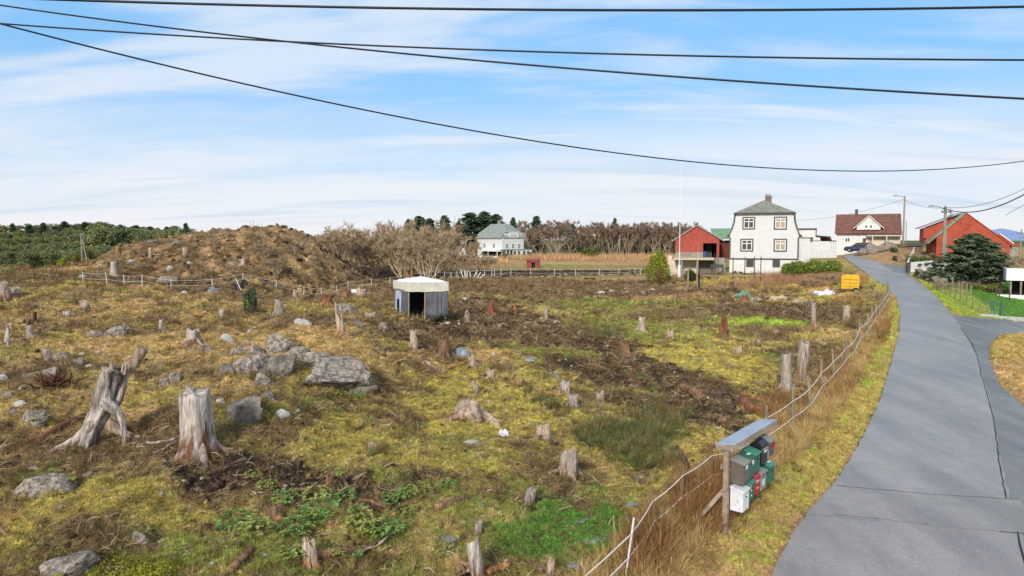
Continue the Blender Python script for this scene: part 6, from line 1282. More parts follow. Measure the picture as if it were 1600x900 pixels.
box_('porch_wall', CREAMP, t, x_(1360), W3, -.03, -.004, z_(392), z_(370)); cb = MB(); cb.box(x_(1333.5), x_(1338), 3.0, 3.5, zr - .6, z_(328)); ch_ = cb.build('chimney', TRIM, t); cb = MB(); cb.box(x_(1333), x_(1338.6), 2.93, 3.57, z_(328) + .002, z_(327)); cb.build('chimney_cap', TRIM, ch_)
# --- big red barn on the right
o = P(1462, 402, 88); ra = -R(24); t = thing('red_barn', 'large bright red barn with steep gable and pale green edges behind the utility pole', 'barn', (o[0], o[1], o[2] - .3), ra); z_ = lambda py: (402 - py) * 88 / F + .3; x_ = lambda px: (px - 1462) * 88 / F / 1.20
W4 = x_(1576); xa = x_(1507); zp = z_(334.5); zl = z_(372) ; zr = z_(380)
mb = MB(); mb.prism([(0, -1.2), (0, zl), (xa, zp), (W4, zr - .2), (W4, -1.2)], 0, 9); mb.build('wall', REDW2, t)
slopes(t, [(-.9, zl - .75), (xa, zp + .06)], -.22, 9.2, .13, GRNT, 'green_roof_side'); slopes(t, [(xa, zp + .06), (W4 + .3, zr - .40)], -.12, 9.2, .06, REDW2, 'roof_side')
# left dormer body
mb = MB(); ys0, ys1 = 2.4, 7.4; A_ = [(x_(1447), z_(357)), (x_(1447), z_(378)), (x_(1500), z_(378)), (x_(1500), z_(338))]
mb.prism(A_[::-1], ys0, ys1); mb.build('dormer_wall', REDW2, t); slopes(t, [(x_(1439), z_(354) - .2), (xa + .1, zp + .18)], ys0 - .3, ys1 + .3, .09, GREYR, 'dormer_roof')
mb = MB(); mb.box(x_(1444), x_(1450), ys0 - .5, ys0 - .1, z_(372), z_(356)); mb.build('vent_box', REDW, t)
box_('door', REDW, t, x_(1481), x_(1492), -.05, -.003, z_(396), z_(385)); box_('side_window', GLASS, t, -.02, 0, 1.4, 2.4, 1, 1.6)
box_('stone_foot', CONC, t, W4 + .003, x_(1590), .5, 5, -1, z_(384)); box_('lean_roof', REDW2, t, W4 - 1.0, x_(1591), .3, 5.2, z_(384) + .003, z_(381))
o = P(1551, 396, 104); t = thing('red_shed', 'small red shed with white gable edge peeking behind the large barn', 'shed', o, -R(24)); z_ = lambda py: (396 - py) * 104 / F; x_ = lambda px: (px - 1551) * 104 / F
mb = MB(); mb.prism([(-1.6, -1), (-1.6, z_(380)), (x_(1558), z_(366)), (x_(1575), z_(380)), (x_(1575), -1)], 0, 5); mb.build('wall', REDW2, t); slopes(t, [(x_(1540), z_(377)), (x_(1558), z_(365.5))], -.2, 5.2, .12, GREYR, 'roof'); slopes(t, [(x_(1558), z_(365.5)), (x_(1577), z_(381))], -.2, 5.2, .12, WTR, 'roof')
# --- villa far behind the field
o = P(785, 403, 168); ra = R(38); t = thing('villa', 'white villa with grey-green mansard roof and verandas beyond the field', 'villa', (o[0], o[1], o[2]), ra); kz = 168 / F; z_ = lambda py: (403 - py) * kz
# local: x along right (side) face, -x... gable face along local y on the left
Wl, Wr = 42 * kz / math.sin(R(38)) * 1.0, 33.5 * kz / math.cos(R(38)) * 1.0
z0_, ze, zt = z_(393), z_(371), z_(364)
mb = MB(); mb.box(0, Wr, 0, Wl, z0_, ze); mb.build('wall', SID, t); mb = MB(); mb.box(.6, Wr - .6, .003, Wl - .003, ze + .003, zt); mb.build('upper_wall', SID, t)
mb = MB(); a_, b_2 = .9, 2.8
R0 = [(-.3, -.2, ze - .05), (Wr + .3, -.2, ze - .05), (Wr + .3, Wl + .2, ze - .05), (-.3, Wl + .2, ze - .05)]
R1 = [(.7, -.25, zt + .1), (Wr - .7, -.25, zt + .1), (Wr - .7, Wl + .25, zt + .1), (.7, Wl + .25, zt + .1)]
zr_ = z_(349.2); T = [(2.6, 2.6, zr_), (Wr - 2.6, 2.6, zr_), (Wr - 2.6, Wl - 2.6, zr_), (2.6, Wl - 2.6, zr_)]
mb.add(R1 + T, [(0, 1, 5, 4), (1, 2, 6, 5), (2, 3, 7, 6), (3, 0, 4, 7), (4, 5, 6, 7), (3, 2, 1, 0)]); mb.build('roof', SLATEG, t)
mb = MB(); mb.add([(-.35, 0, ze - .1), (-.35, Wl, ze - .1), (.55, Wl, zt + .12), (.55, 0, zt + .12), (-.35, 0, ze - .25), (-.35, Wl, ze - .25), (.65, Wl, zt), (.65, 0, zt)], [(0, 3, 2, 1), (4, 5, 6, 7), (0, 1, 5, 4), (2, 3, 7, 6), (0, 4, 7, 3), (1, 2, 6, 5)]) ; mb.build('mansard_side', SLATEG, t)
mb = MB(); mb.add([(0, -.3, ze - .1), (Wr, -.3, ze - .1), (Wr - .4, .25, zt - .2), (.4, .25, zt - .2), (0, -.05, ze - .2), (Wr, -.05, ze - .2), (Wr - .4, .4, zt - .3), (.4, .4, zt - .3)], [(0, 1, 2, 3), (7, 6, 5, 4), (0, 4, 5, 1), (2, 6, 7, 3), (1, 5, 6, 2), (3, 7, 4, 0)]); mb.build('mansard_front', SLATEG, t)
for xx in (.9, 3.0, 5.0): window(t, xx * Wr / 7, z_(388.5), .95, 1.15, 0, fm=WTR, im=WTR, nx=2, nz=2, fw=.05)
for xx in (2.6, 3.6): window(t, xx * Wr / 7, z_(371), .6, .85, -.26, fm=WTR, im=WTR, nx=1, nz=2, fw=.05)
box_('dormer', SID, t, 2.0 * Wr / 7, 5.2 * Wr / 7, -.22, 1.0, z_(372), zt + .3)
def lwin(y, z, w, h):   # windows of the left face (x = 0, facing -x)
    o = MB(); o.box(-.05, .01, y - .06, y + w + .06, z - .06, z + h + .06); fo = o.build('window', WTR, t)
    for i in range(2):
        for j in range(2):
            p = MB(); p.box(-.07, -.052, y + w * i / 2 + .04, y + w * (i + 1) / 2 - .04, z + h * j / 2 + .04, z + h * (j + 1) / 2 - .04); p.build('pane', GLASS, fo)
for yy in (Wl * .28, Wl * .66): lwin(yy, z_(387.5), .75, 1.1); lwin(yy, z_(372), .75, .75)
box_('ground_floor', SID, t, .05, Wr - .05, .05, Wl - .05, -.5, z0_ - .003); box_('veranda_roof', SLATEG, t, -.5, Wr + 1.6, -1.6, -.003, z_(391), z_(389.5)); box_('veranda_wall', WTR, t, 2.2, Wr + 1.4, -1.5, -1.4, 0, z_(391) - .003)
for xx in (0, 1.1, 2.1): box_('veranda_post', WTR, t, xx, xx + .14, -1.5, -1.36, -.2, z_(391) - .003)
for xx in (2.8, 4.4, 6.4, 8.0): box_('veranda_pane', GLASS, t, xx * Wr / 8.2, xx * Wr / 8.2 + .8, -1.53, -1.503, z_(399), z_(392.5))
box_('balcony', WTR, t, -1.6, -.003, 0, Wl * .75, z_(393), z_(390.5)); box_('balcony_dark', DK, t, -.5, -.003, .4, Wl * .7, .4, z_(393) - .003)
for yy in (.1, Wl * .36, Wl * .7): box_('balcony_post', WTR, t, -1.55, -1.4, yy, yy + .14, -.2, z_(393) - .003)
box_('low_wall', WTR, t, -1.58, -1.45, .3, Wl * .7, -.3, z_(400)); box_('chimney', CONC, t, 3.0, 3.6, Wl * .5, Wl * .5 + .6, zr_ - .2, z_(343.5))
# small pale outbuildings left of the villa
for (px, py, w_, h_, Y, lb) in ((716, 396, 22, 9, 150, 'small pale garage behind the bushes left of the villa'), (720, 383, 16, 6, 175, 'flat white building half hidden by the thicket')):
    a = P(px, py, Y); k = Y / F; t = thing('outbuilding', lb, 'shed', a); box_('wall', PLAS, t, -w_ * k / 2, w_ * k / 2, 0, 4, -1, h_ * k); box_('roof', GREYR, t, -w_ * k / 2 - .2, w_ * k / 2 + .2, -.2, 4.2, h_ * k + .003, h_ * k + .25)
# little red field shed
a = P(823, 418, 120); a[2] = Hz(a[0], a[1]); k = 120 / F; t = thing('field_shed', 'little weathered red shed with dark doorway behind the electric fence', 'shed', a, -.1); REDO = mat('old_red_boards', C('#9c4a41') * .8, .85, .25, 5, .5)
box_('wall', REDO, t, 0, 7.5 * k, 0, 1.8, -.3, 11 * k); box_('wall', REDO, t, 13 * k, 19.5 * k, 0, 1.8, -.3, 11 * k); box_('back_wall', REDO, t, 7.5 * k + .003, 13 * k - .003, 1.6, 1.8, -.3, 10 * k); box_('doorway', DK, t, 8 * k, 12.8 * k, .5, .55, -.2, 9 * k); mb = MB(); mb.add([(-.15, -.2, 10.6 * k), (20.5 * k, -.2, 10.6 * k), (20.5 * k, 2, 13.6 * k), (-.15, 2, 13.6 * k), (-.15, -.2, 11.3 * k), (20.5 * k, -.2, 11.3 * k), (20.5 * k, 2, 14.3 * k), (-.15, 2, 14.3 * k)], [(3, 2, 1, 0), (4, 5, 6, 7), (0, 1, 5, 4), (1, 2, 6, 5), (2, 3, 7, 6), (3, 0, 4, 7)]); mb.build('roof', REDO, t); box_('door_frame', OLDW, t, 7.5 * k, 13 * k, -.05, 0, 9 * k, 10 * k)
# roof of a far house between the white ones
a = P(1280, 378, 190); t = thing('far_house', 'dark brown roofed house far behind the tall white fence', 'house', a); k = 190 / F; box_('wall', PLAS, t, -10 * k, 16 * k, 0, 6, -4, 1 * k); slopes(t, [(-12 * k, 0), (-9 * k, 9 * k), (16 * k, 7 * k), (18 * k, 0)], -.3, 6, .3, TILE)
a = P(1402, 395, 104); t = thing('storage_shed', 'dark low shed between the white house and the large red barn', 'shed', a, -R(25)); k = 104 / F; box_('wall', mat('brown_wall', C('#7a6a5c') * .75, .9, .15), t, 0, 34 * k, 0, 3, -1, 11 * k); box_('roof', TRIM, t, -.2, 35 * k, -.3, 3.3, 11 * k + .003, 14 * k)
# --- deck house at the right edge
o = P(1571, 460, 58); t = thing('deck_house', 'white balcony on posts with dark space below at the right edge', 'house', o, -R(30)); k = 58 / F; z_ = lambda py: (460 - py) * k
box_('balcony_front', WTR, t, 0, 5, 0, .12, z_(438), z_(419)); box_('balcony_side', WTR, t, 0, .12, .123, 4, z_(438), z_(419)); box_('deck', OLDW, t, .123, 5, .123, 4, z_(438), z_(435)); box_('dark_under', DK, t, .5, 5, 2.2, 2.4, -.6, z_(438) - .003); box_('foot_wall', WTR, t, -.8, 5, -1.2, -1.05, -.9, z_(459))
for xx in (.3, 1.0, 1.9, 2.8): box_('post', OLDW, t, xx, xx + .13, .2, .33, -.6, z_(438) - .003)
for kk in range(8): box_('step', mat('dark_step', C('#5d453c') * .8, .85, .15), t, -1.35 , -.25, .2 + kk * .25, .2 + kk * .25 + .28, z_(459) + kk * .17, z_(459) + kk * .17 + .05)
for xx in (-1.42, -.2): mb = MB(); mb.tube([(xx, .1, z_(460) - .2), (xx, 2.3, z_(460) + 1.3)], .07, 4); mb.build('stringer', mat('dark_step', C('#5d453c')), t)
for px, py in ((1557, 462), (1561, 465), (1577, 470)): a = G(px, py); mb = MB(); mb.tube([(0, 0, -.1), (0, 0, .8)], .05, 6); oo = mb.build('garden_light', TRIM, None, a); setp(oo, 'short dark garden light post on the lawn edge below the balcony', 'garden light', 'garden light posts')
# kerb of the right lawn
kp = [hit(*q) for q in ((1532, 493.5), (1560, 497), (1600, 503), (1680, 513))]; mb = MB()
for i in range(3):
    a, b = kp[i], kp[i + 1]; d = b - a; an = math.atan2(d[1], d[0]); Mx = Matrix.Translation(Vector(a)) @ Matrix.Rotation(an, 4, 'Z'); mb.box(0, np.hypot(d[0], d[1]), 0, .12, -.15, .14, Mx)
setp(mb.build('lawn_kerb', KERB, None), 'pale concrete kerb between the gravel drive and the green lawn', kind='structure')
# ================================================================== fences on the right
def picket(pxs, label, h, n, Yend):
    A, B_ = pxs; t = thing('picket_fence', label, 'fence', A); d = B_ - A; Ln = np.hypot(d[0], d[1]); an = math.atan2(d[1], d[0])
    pmb = MB(); w_ = Ln / n * .62; pmb.add([(0, -.012, 0), (w_, -.012, 0), (w_, -.012, h - .06), (w_ / 2, -.012, h), (0, -.012, h - .06), (0, .012, 0), (w_, .012, 0), (w_, .012, h - .06), (w_ / 2, .012, h), (0, .012, h - .06)], [(0, 1, 2, 3, 4), (9, 8, 7, 6, 5), (0, 5, 6, 1), (1, 6, 7, 2), (2, 7, 8, 3), (3, 8, 9, 4), (4, 9, 5, 0)]); me = mesh('picket', pmb.v, pmb.f, WTR)
    for k in range(n): o = obj('picket', me, t, d * k / n, an)
    for zz in (.25, h - .35): mb = MB(); p0 = Vector((0, 0, zz)); mb.tube([p0 + Vector((0, .04, 0)), p0 + Vector(tuple(d)) + Vector((0, .04, 0))], .035, 4); mb.build('rail', WTR, t)
    return t
def PG(px, Y): p_ = P(px, 431, Y); p_[2] = Hz(p_[0], Y) - .05; return p_
t = picket((PG(1421, 77), PG(1457, 76.5)), 'white picket gate fence facing the lane by the stone wall', 1.25, 22, 0)
picket((PG(1416, 78), PG(1427, 92)), 'white picket fence running uphill along the ivy hedge', 1.2, 30, 0)
picket((PG(1461, 74), PG(1478, 74)), 'short white picket fence behind the spruce', 1.0, 10, 0)
for px, py, Y in ((1418.5, 431, 77.6), (1459, 432, 73)): a = PG(px, 76.8); mb = MB(); mb.box(-.17, .17, -.17, .17, -.4, 1.25); oo = mb.build('gate_post', TRIM, None, a, bevel=.02); setp(oo, ('dark stone gate post at the left corner of the picket fence' if px < 1440 else 'dark stone gate post at the right end of the picket fence'), 'gate post')
# planters of the picket fence
for px in (1437, 1447.5): a = PG(px, 76.4) + [0, 0, .85]; cc, ff = clod(int(px), .24, .5, 2); setp(obj('planter', mesh('planter', cc, ff, TRIM, None, True), None, a), 'dark %s planter hanging on the white picket fence' % ('left' if px < 1440 else 'right'), 'planter')
rock(1432, 434, 12, 8, 'round brown stone in front of the picket fence', ROCKD)
# dry stone wall: each stone a part
t = thing('stone_wall', 'rough dry stone wall below the white picket fence', 'wall', G(1440, 440)); o0 = np.array(t.location); sms = []
for k in range(6): co, ff = rock_mesh(900 + k, 2, 5); sms.append(mesh('stone', co, ff, ROCK))
A, B_ = hit(1428, 440), hit(1482, 465); q = random.Random(4); A = P(1428, 442, 69); B_ = P(1472, 458, 59); A[2] = Hz(A[0], A[1]); B_[2] = Hz(B_[0], B_[1])
for k in range(70):
    u = q.random(); p = A + (B_ - A) * u; zz = q.random() * .9 * (1 - .4 * u); o = obj('stone', sms[k % 6], t, p - o0 + [q.uniform(-.2, .2) + .25, q.uniform(-.2, .2), zz]); o.scale = (q.uniform(.18, .34), q.uniform(.16, .3), q.uniform(.12, .22)); o.rotation_euler = (q.uniform(-.3, .3), q.uniform(-.3, .3), q.uniform(0, 3))
# mesh fence along the lawn
MSH = mat('fence_wire', C('#7f9088') * .8, .6, .1); t = thing('lawn_fence', 'low wire fence on dark stakes along the lawn on the right', 'fence', G(1540, 494)); o0 = np.array(t.location); ps = []
for px, py in [(1466,455),(1477,461),(1484,464),(1492,468),(1500,472),(1510,477),(1519,483),(1530,488),(1541,492),(1548,494),(1552,494),(1562,495),(1564,495)]:
    a = G(px, py); ps.append(a); mb = MB(); mb.tube([(0, 0, -.2), (.02, 0, 1.0 if px < 1545 else 1.05)], .035, 6); mb.build('stake', mat('blue_green_stake', C('#4c6470') * .8, .6, .1) if px > 1545 else PW, t, a - o0)
for i in range(len(ps) - 1):
    a, b = ps[i] - o0, ps[i + 1] - o0
    for hh in (.15, .35, .55, .75, .92): mb = MB(); mb.tube([a + [0, 0, hh], b + [0, 0, hh]], .008, 3, cap=False); mb.build('wire', MSH, t)
for px, py in ((1478, 452), (1487, 455), (1497, 458), (1502, 459), (1509, 461), (1516, 463)): a = G(px, py); mb = MB(); mb.tube([(0, 0, -.1), (.05, 0, .95)], .07, 6); setp(mb.build('wooden_stake', PW, None, a), 'weathered wooden stake in the row in front of the spruce', 'stake', 'wooden stakes by the spruce')
# ================================================================== poles and cables
POLE = mat('pole_wood', C('#a1988a') * .8, .85, .18, 6, .4, stretch=(1, 1, .1)); CAB = mat('black_cable', C('#17171c'), .5, .1, 8, 0); STL = mat('galvanised', C('#8f9296') * .8, .5, .1, metal=.3)
def pole(px, ptop, pbase, Y, r, label, name='utility_pole', cat='pole', arm=None, doub=0, cross=0):
    a = P(px, pbase, Y); a[2] = Hz(a[0], a[1]); top = P(px, ptop, Y)[2] - a[2]; t = thing(name, label, cat, a); mb = MB(); mb.tube([(0, 0, -.5), (0, 0, top)], [r, r * .8], 10); mb.build('pole', POLE, t)
    if doub: mb = MB(); mb.tube([(doub, .1, -.5), (0, .1, top * .95)], [r * .9, r * .7], 8); mb.build('strut', POLE, t)
    if arm: 
        al, ah = arm; mb = MB(); mb.tube([(0, 0, top - .4 * ah), (al * .5, -.1, top - .1 * ah), (al, -.1, top)], .045, 6); mb.build('lamp_arm', STL, t); mb = MB(); mb.box(al - .45, al + .1, -.22, .02, top - .06, top + .08); mb.build('lamp_head', STL, t, bevel=.03)
    if cross:
        mb = MB(); mb.box(-cross, cross, -.18, -.06, top - .8, top - .65); mb.build('crossarm', STL, t)
        for q_ in (-.8, 0, .8): mb = MB(); mb.tube([(q_ * cross, -.12, top - .645), (q_ * cross, -.12, top - .45)], .05, 6); mb.build('insulator', TRIM, t)
        for q_ in range(3): mb = MB(); mb.tube([(cross * .3, -.15, top - .5), (cross * (.8 + .3 * q_), -.3, top - .2 - .3 * q_), (cross * .9, -.25, top - 1.0 - .2 * q_), (.1, -.2, top - 1.5)], .025, 4); mb.build('cable_loop', CAB, t)
    return t, a, top
pole(1474, 322, 402, 82, .17, 'stout double utility pole with cable loops in front of the large red barn', arm=(-1.6, 1), doub=.5, cross=.55)
pole(1411, 306, 378, 108, .15, 'street lamp on a wooden pole at the top of the lane', 'street_lamp', 'street lamp', arm=(-1.4, .6))
pole(128, 365, 400, 100, .10, 'double-legged lamp pole before the woods on the left', 'street_lamp', 'street lamp', arm=(.5, .3), doub=.9)
pole(968, 367, 402, 165, .14, 'double-legged pole with lamp against the bare trees behind the field', 'street_lamp', 'street lamp', arm=(.8, .3), doub=-.9)
pole(1415, 345, 385, 118, .08, 'thin old pole stub next to the street lamp at the top of the lane')
pole(1593, 358, 420, 120, .12, 'thin pole with crossarm at the far right edge', cross=.9)
pole(711, 338, 395, 165, .07, 'thin pale mast between the conifers left of the villa')
pole(1424, 350, 372, 120, .06, 'thin bent aerial mast left of the large red barn') if False else None
def cable(A, B_, M, r, label, cat='cable', group=None, n=60):
    A = P(*A); B_ = P(*B_); m = P(M[0], M[1], 1.0); kx = m[0] / m[1]; d = B_ - A; tt = (kx * A[1] - A[0]) / (d[0] - kx * d[1]); Ym = A[1] + d[1] * tt; zr = P(M[0], M[1], Ym)[2]; zl_ = A[2] + d[2] * tt; sag = (zl_ - zr) / (4 * tt * (1 - tt)); mb = MB()
    mb.tube([A + d * (i / n) - [0, 0, 4 * sag * (i / n) * (1 - i / n)] for i in range(n + 1)], r, 6); return setp(mb.build('power_cable', CAB, None, smooth=True), label, cat, group)
cable((-100, -8, 12), (1750, 7, 12), (1000, 16), .021, 'topmost black cable crossing the whole sky almost level')
cable((-60, 32, 24), (1750, 94, 18), (844, 81), .026, 'nearly straight cable second from the top at the right edge')
cable((-60, -1, 22), (1750, 162, 14), (844, 103), .023, 'cable falling from upper left to y third at the right edge'.replace('y third', 'third'))
cable((-60, 21, 20), (1750, 222, 48), (1250, 265), .026, 'lowest sagging cable that dips over the houses and rises at the right')
cable((1474, 325, 82), (1700, 235, 45), (1560, 322), .05, 'thick dark cable rising from the utility pole to the right edge')
cable((1474, 324, 82), (1700, 232, 60), (1540, 318), .025, 'thin cable just above the thick one right of the utility pole')
cable((1411, 311, 108), (1474, 325, 82), (1435, 321), .025, 'slack cable between street lamp and utility pole')
cable((1411, 312, 108), (1200, 342, 150), (1330, 334), .02, 'thin cable running left from the street lamp over the houses')
cable((1572, 336, 90), (1700, 275, 60), (1600, 320), .03, 'short cable at the right edge above the small red shed')
cable((1480, 335, 81), (1528, 350, 88), (1500, 348), .02, 'light cable slack in front of the large red gable')
# ================================================================== car, yellow machine
CARP = mat('dark_blue_paint', C('#2c3550') * .8, .3, .05, 2, 0, spec=.6); TYRE = mat('rubber', C('#1b1b1b'), .8, .1)
a = P(1343, 398, 104); a[2] = Hz(a[0], a[1]); t = thing('parked_car', 'dark blue hatchback parked before the brown-roofed white house', 'car', a, -R(35))
def loft(secs, m, name, par):
    n = len(secs[0]); v = [p for s_ in secs for p in s_]; f = [(j * n + i, j * n + (i + 1) % n, (j + 1) * n + (i + 1) % n, (j + 1) * n + i) for j in range(len(secs) - 1) for i in range(n)] + [tuple(range(n - 1, -1, -1)), tuple(range((len(secs) - 1) * n, len(secs) * n))]
    return obj(name, mesh(name, v, f, m, None, True), par)
def csec(x, w_, z0, z1): return [(x, -w_, z0), (x, -w_ * 1.03, (z0 + z1) / 2), (x, -w_ * .9, z1), (x, 0, z1 + .03), (x, w_ * .9, z1), (x, w_ * 1.03, (z0 + z1) / 2), (x, w_, z0)]
loft([csec(-2.1, .7, .35, .7), csec(-1.9, .85, .25, .85), csec(-.9, .88, .2, .95), csec(.8, .88, .2, .98), csec(1.8, .85, .25, .98), csec(2.05, .75, .35, .85)], CARP, 'body', t)
loft([csec(-1.1, .75, .9, .96), csec(-.5, .70, .9, 1.38), csec(.3, .70, .9, 1.47), csec(1.3, .68, .9, 1.42), csec(1.9, .68, .9, 1.0)], GLASS, 'windows', t)
loft([csec(-.55, .66, 1.38, 1.42), csec(.3, .66, 1.46, 1.5), csec(1.35, .64, 1.42, 1.46)], CARP, 'roof_panel', t)
for x in (-1.3, 1.3):
    for y in (-.78, .78): mb = MB(); mb.tube([(x, y - .1, .32), (x, y + .1, .32)], .32, 16); w_ = mb.build('wheel', TYRE, t); mb = MB(); mb.tube([(x, y - .11, .32), (x, y + .11, .32)], .19, 12); mb.build('rim', STL, w_)
for y in (-.6, .6): mb = MB(); mb.box(-2.12, -2.02, y - .15, y + .15, .6, .72); mb.build('headlight', WTR, t, bevel=.02)
YEL = mat('yellow_paint', C('#ebb31c') * .85, .5, .10, 2.5, .1, dark=.1); a = G(1314, 459); k = a[1] / F; print('YEL', a)
t = thing('yellow_compressor', 'yellow towable compressor on wheels beside the bramble near the lane', 'compressor', a, -.45)
Wc, Hc, Dc = 25 * k, 29 * k, 1.3; mb = MB(); pts = [(.0, .42), (0, Hc * .92), (.08, Hc), (Wc - .12, Hc * 1.04), (Wc, Hc * .97), (Wc, .42)]; mb.prism(pts, 0, Dc); mb.build('hood', YEL, t, bevel=.03)
for (x0, x1, z0_, z1_) in ((.08, Wc * .48, .5, 1.0), (Wc * .52, Wc - .08, .5, 1.0), (.08, Wc - .1, 1.06, 1.3), (Wc * .12, Wc * .88, 1.38, 1.5)): box_('panel', YEL, t, x0, x1, -.02, -.003, z0_, z1_, bev=.006)
for z0_ in (.46, .72, 1.02, 1.33): box_('seam', TRIM, t, .06, Wc - .06, -.028, -.022, z0_, z0_ + .03)
box_('seam', TRIM, t, Wc * .49, Wc * .51, -.028, -.022, .5, 1.0); box_('side_grille', TRIM, t, -.012, -.003, .3, 1.0, .6, 1.1)
box_('chassis', TRIM, t, -.1, Wc, .1, Dc - .1, .30, .415); box_('towbar', TRIM, t, -1.2, -.103, Dc / 2 - .05, Dc / 2 + .05, .3, .38)
for y in (.0, Dc - .2): mb = MB(); mb.tube([(Wc - .25, y - .22, .30), (Wc - .25, y - .02, .30)], .32, 14); w_ = mb.build('wheel', TYRE, t); mb = MB(); mb.tube([(Wc - .25, y - .23, .30), (Wc - .25, y - .21, .30)], .17, 10); mb.build('rim', STL, w_)
mb = MB(); mb.tube([(Wc + .03, .45, .36), (Wc + .24, .45, .36)], .38, 16); mb.build('wheel', TYRE, t)
# ================================================================== vegetation
BARK = mat('bark', C('#8a7663') * .75, .9, .25, 6, .5); BARKD = mat('dark_bark', C('#5d5045') * .75, .9, .25, 6, .5)
def conifer_mesh(seed, h, r, n, ls, ca, cb, layers=14, droop=.25, wide=.8):
    """whorls of drooping branches carrying needle sprays"""
    g = np.random.default_rng(seed); c = []; d0 = []
    nb = layers * 9; per = n // nb
    for L_ in range(1):
        for b in range(nb):
            t0 = ((b + g.random()) / nb) ** 1.15; zz = h * (.06 + .93 * t0); rad = r * ((1 - t0) ** wide * .93 + .05)
            an = b * 2.399 + g.uniform(-.5, .5); ln = max(rad * g.uniform(.45, 1.12), .12); u = g.random(per) ** .6
            x = np.cos(an) * ln * u; y = np.sin(an) * ln * u; z = zz - droop * ln * u ** 1.5 + .10 * ln * u ** 3
            w_ = (.09 + .20 * ln * (1 - u)) ; c.append(np.column_stack([x + g.normal(0, 1, per) * w_, y + g.normal(0, 1, per) * w_, z - np.abs(g.normal(0, 1, per)) * w_ * .5])); d0.append(np.tile([math.cos(an), math.sin(an), -.25], (per, 1)))
    c = np.vstack(c); d0 = np.vstack(d0); m = len(c); t1 = d0 + g.normal(0, .55, (m, 3)); t1 /= np.linalg.norm(t1, axis=1)[:, None]; t2 = np.cross(t1, g.normal(0, 1, (m, 3))); t2 /= np.linalg.norm(t2, axis=1)[:, None]
    sz = ls * g.uniform(.6, 1.4, (m, 1)); V = np.stack([c - t1 * sz, c - t2 * sz * .28, c + t1 * sz, c + t2 * sz * .28], 1).reshape(-1, 3); k = (C(ca) * .8)[None] * (t := g.random(m)[:, None]) + (C(cb) * .8)[None] * (1 - t); k = k * (1 + .2 * g.normal(0, 1, (m, 1))).clip(.5, 1.6)
    return npmesh('crown', V, np.arange(4 * m).reshape(m, 4), FOL, np.repeat(k, 4, 0), False)
def trunk_mesh(h, r, m=BARKD): mb = MB(); mb.tube([(0, 0, -.5), (.05, 0, h * .5), (0, 0, h)], [r, r * .6, r * .1], 7); return mesh('trunk', mb.v, mb.f, m)
def bare_mesh(seed, h, spread, stems, ca, cb, depth=4, r0=.07, tw=.018, multi=True, ntw=3):
    """leafless crown: forking stems ending in fine twigs"""
    q = random.Random(seed); segs = []; tw_ = []
    def grow(p, d, ln, r, lv):
        if lv == 0:
            for _ in range(ntw):
                e = d + np.array([q.gauss(0, .5), q.gauss(0, .5), q.gauss(.1, .35)]); e /= np.linalg.norm(e); tw_.append((p, e, ln * q.uniform(.5, 1.1)))
            return
        m_ = p + d * ln * .5 + np.array([q.gauss(0, .05), q.gauss(0, .05), 0]) * ln; e_ = p + d * ln; segs.append((p, m_, e_, r, r * .72))
        for k in range(2 if lv > 2 else 3):
            nd = d + np.array([q.gauss(0, .42), q.gauss(0, .42), q.gauss(.10, .22)]); nd /= np.linalg.norm(nd); grow(p + d * ln * q.uniform(.5, 1.0), nd, ln * q.uniform(.55, .8), r * .6, lv - 1)
        for _ in range(2):
            e = d + np.array([q.gauss(0, .6), q.gauss(0, .6), q.gauss(.1, .3)]); e /= np.linalg.norm(e); tw_.append((p + d * ln * q.uniform(.2, 1), e, ln * q.uniform(.3, .7)))
    for k in range(stems):
        an = 6.283 * k / stems + q.uniform(-.3, .3); tl = q.uniform(.05, spread); d = np.array((math.cos(an) * tl, math.sin(an) * tl, 1.)); d /= np.linalg.norm(d)
        st_ = np.array((math.cos(an), math.sin(an), 0)) * (.25 * h * .2 if multi else 0) - [0, 0, .3]; grow(st_, d, h * q.uniform(.34, .44), r0 * q.uniform(.7, 1.2), depth)
    mb = MB(); v = []; f = []
    for (a, b, c, r1, r2) in segs: mb.tube([a, b, c], [r1, (r1 + r2) / 2, r2], 3 if r1 < .03 else 5, cap=False)
    V = np.array(mb.v); F_ = [tuple(x) for x in mb.f]
    st = mesh('trunk', mb.v, mb.f, mat('twig_bark_' + ca.strip('#'), C(ca) * .8, .9, .25, 5, 0)); 
    g = np.random.default_rng(seed); P0 = np.array([a for a, _, _ in tw_]); E = np.array([b for _, b, _ in tw_]); Ln = np.array([c for _, _, c in tw_])[:, None]
    S_ = np.cross(E, g.normal(0, 1, E.shape)); S_ /= np.linalg.norm(S_, axis=1)[:, None]; V = [P0 - S_ * tw, P0 + S_ * tw, P0 + E * Ln]; 
    Vs = [np.stack(V, 1).reshape(-1, 3)]
    for _ in range(3):
        b = P0 + E * Ln * g.uniform(.2, .9, Ln.shape); e = E + g.normal(0, .5, E.shape); e /= np.linalg.norm(e, axis=1)[:, None]; Vs.append(np.stack([b - S_ * tw * .7, b + S_ * tw * .7, b + e * Ln * .55], 1).reshape(-1, 3))
    Vs = np.vstack(Vs); m_ = len(Vs) // 3; t = g.random((m_, 1)); k = (C(ca) * t + C(cb) * (1 - t)) * .8
    return st, npmesh('twigs', Vs, np.arange(3 * m_).reshape(m_, 3), FOL, np.repeat(k, 3, 0), False)
def tree(name, label, cat, px, pbase, Y, parts, sc=1., rz=0., group=None, sz=None, ground=True):
    a = P(px, pbase, Y)
    if ground: a[2] = Hz(a[0], a[1])
    t = thing(name, label, cat, a, rz, group)
    for nm, me in parts: obj(nm, me, t)
    t.scale = (sc if sz is None else sz[0],) * 2 + (sc if sz is None else sz[1],); return t
BB = {}
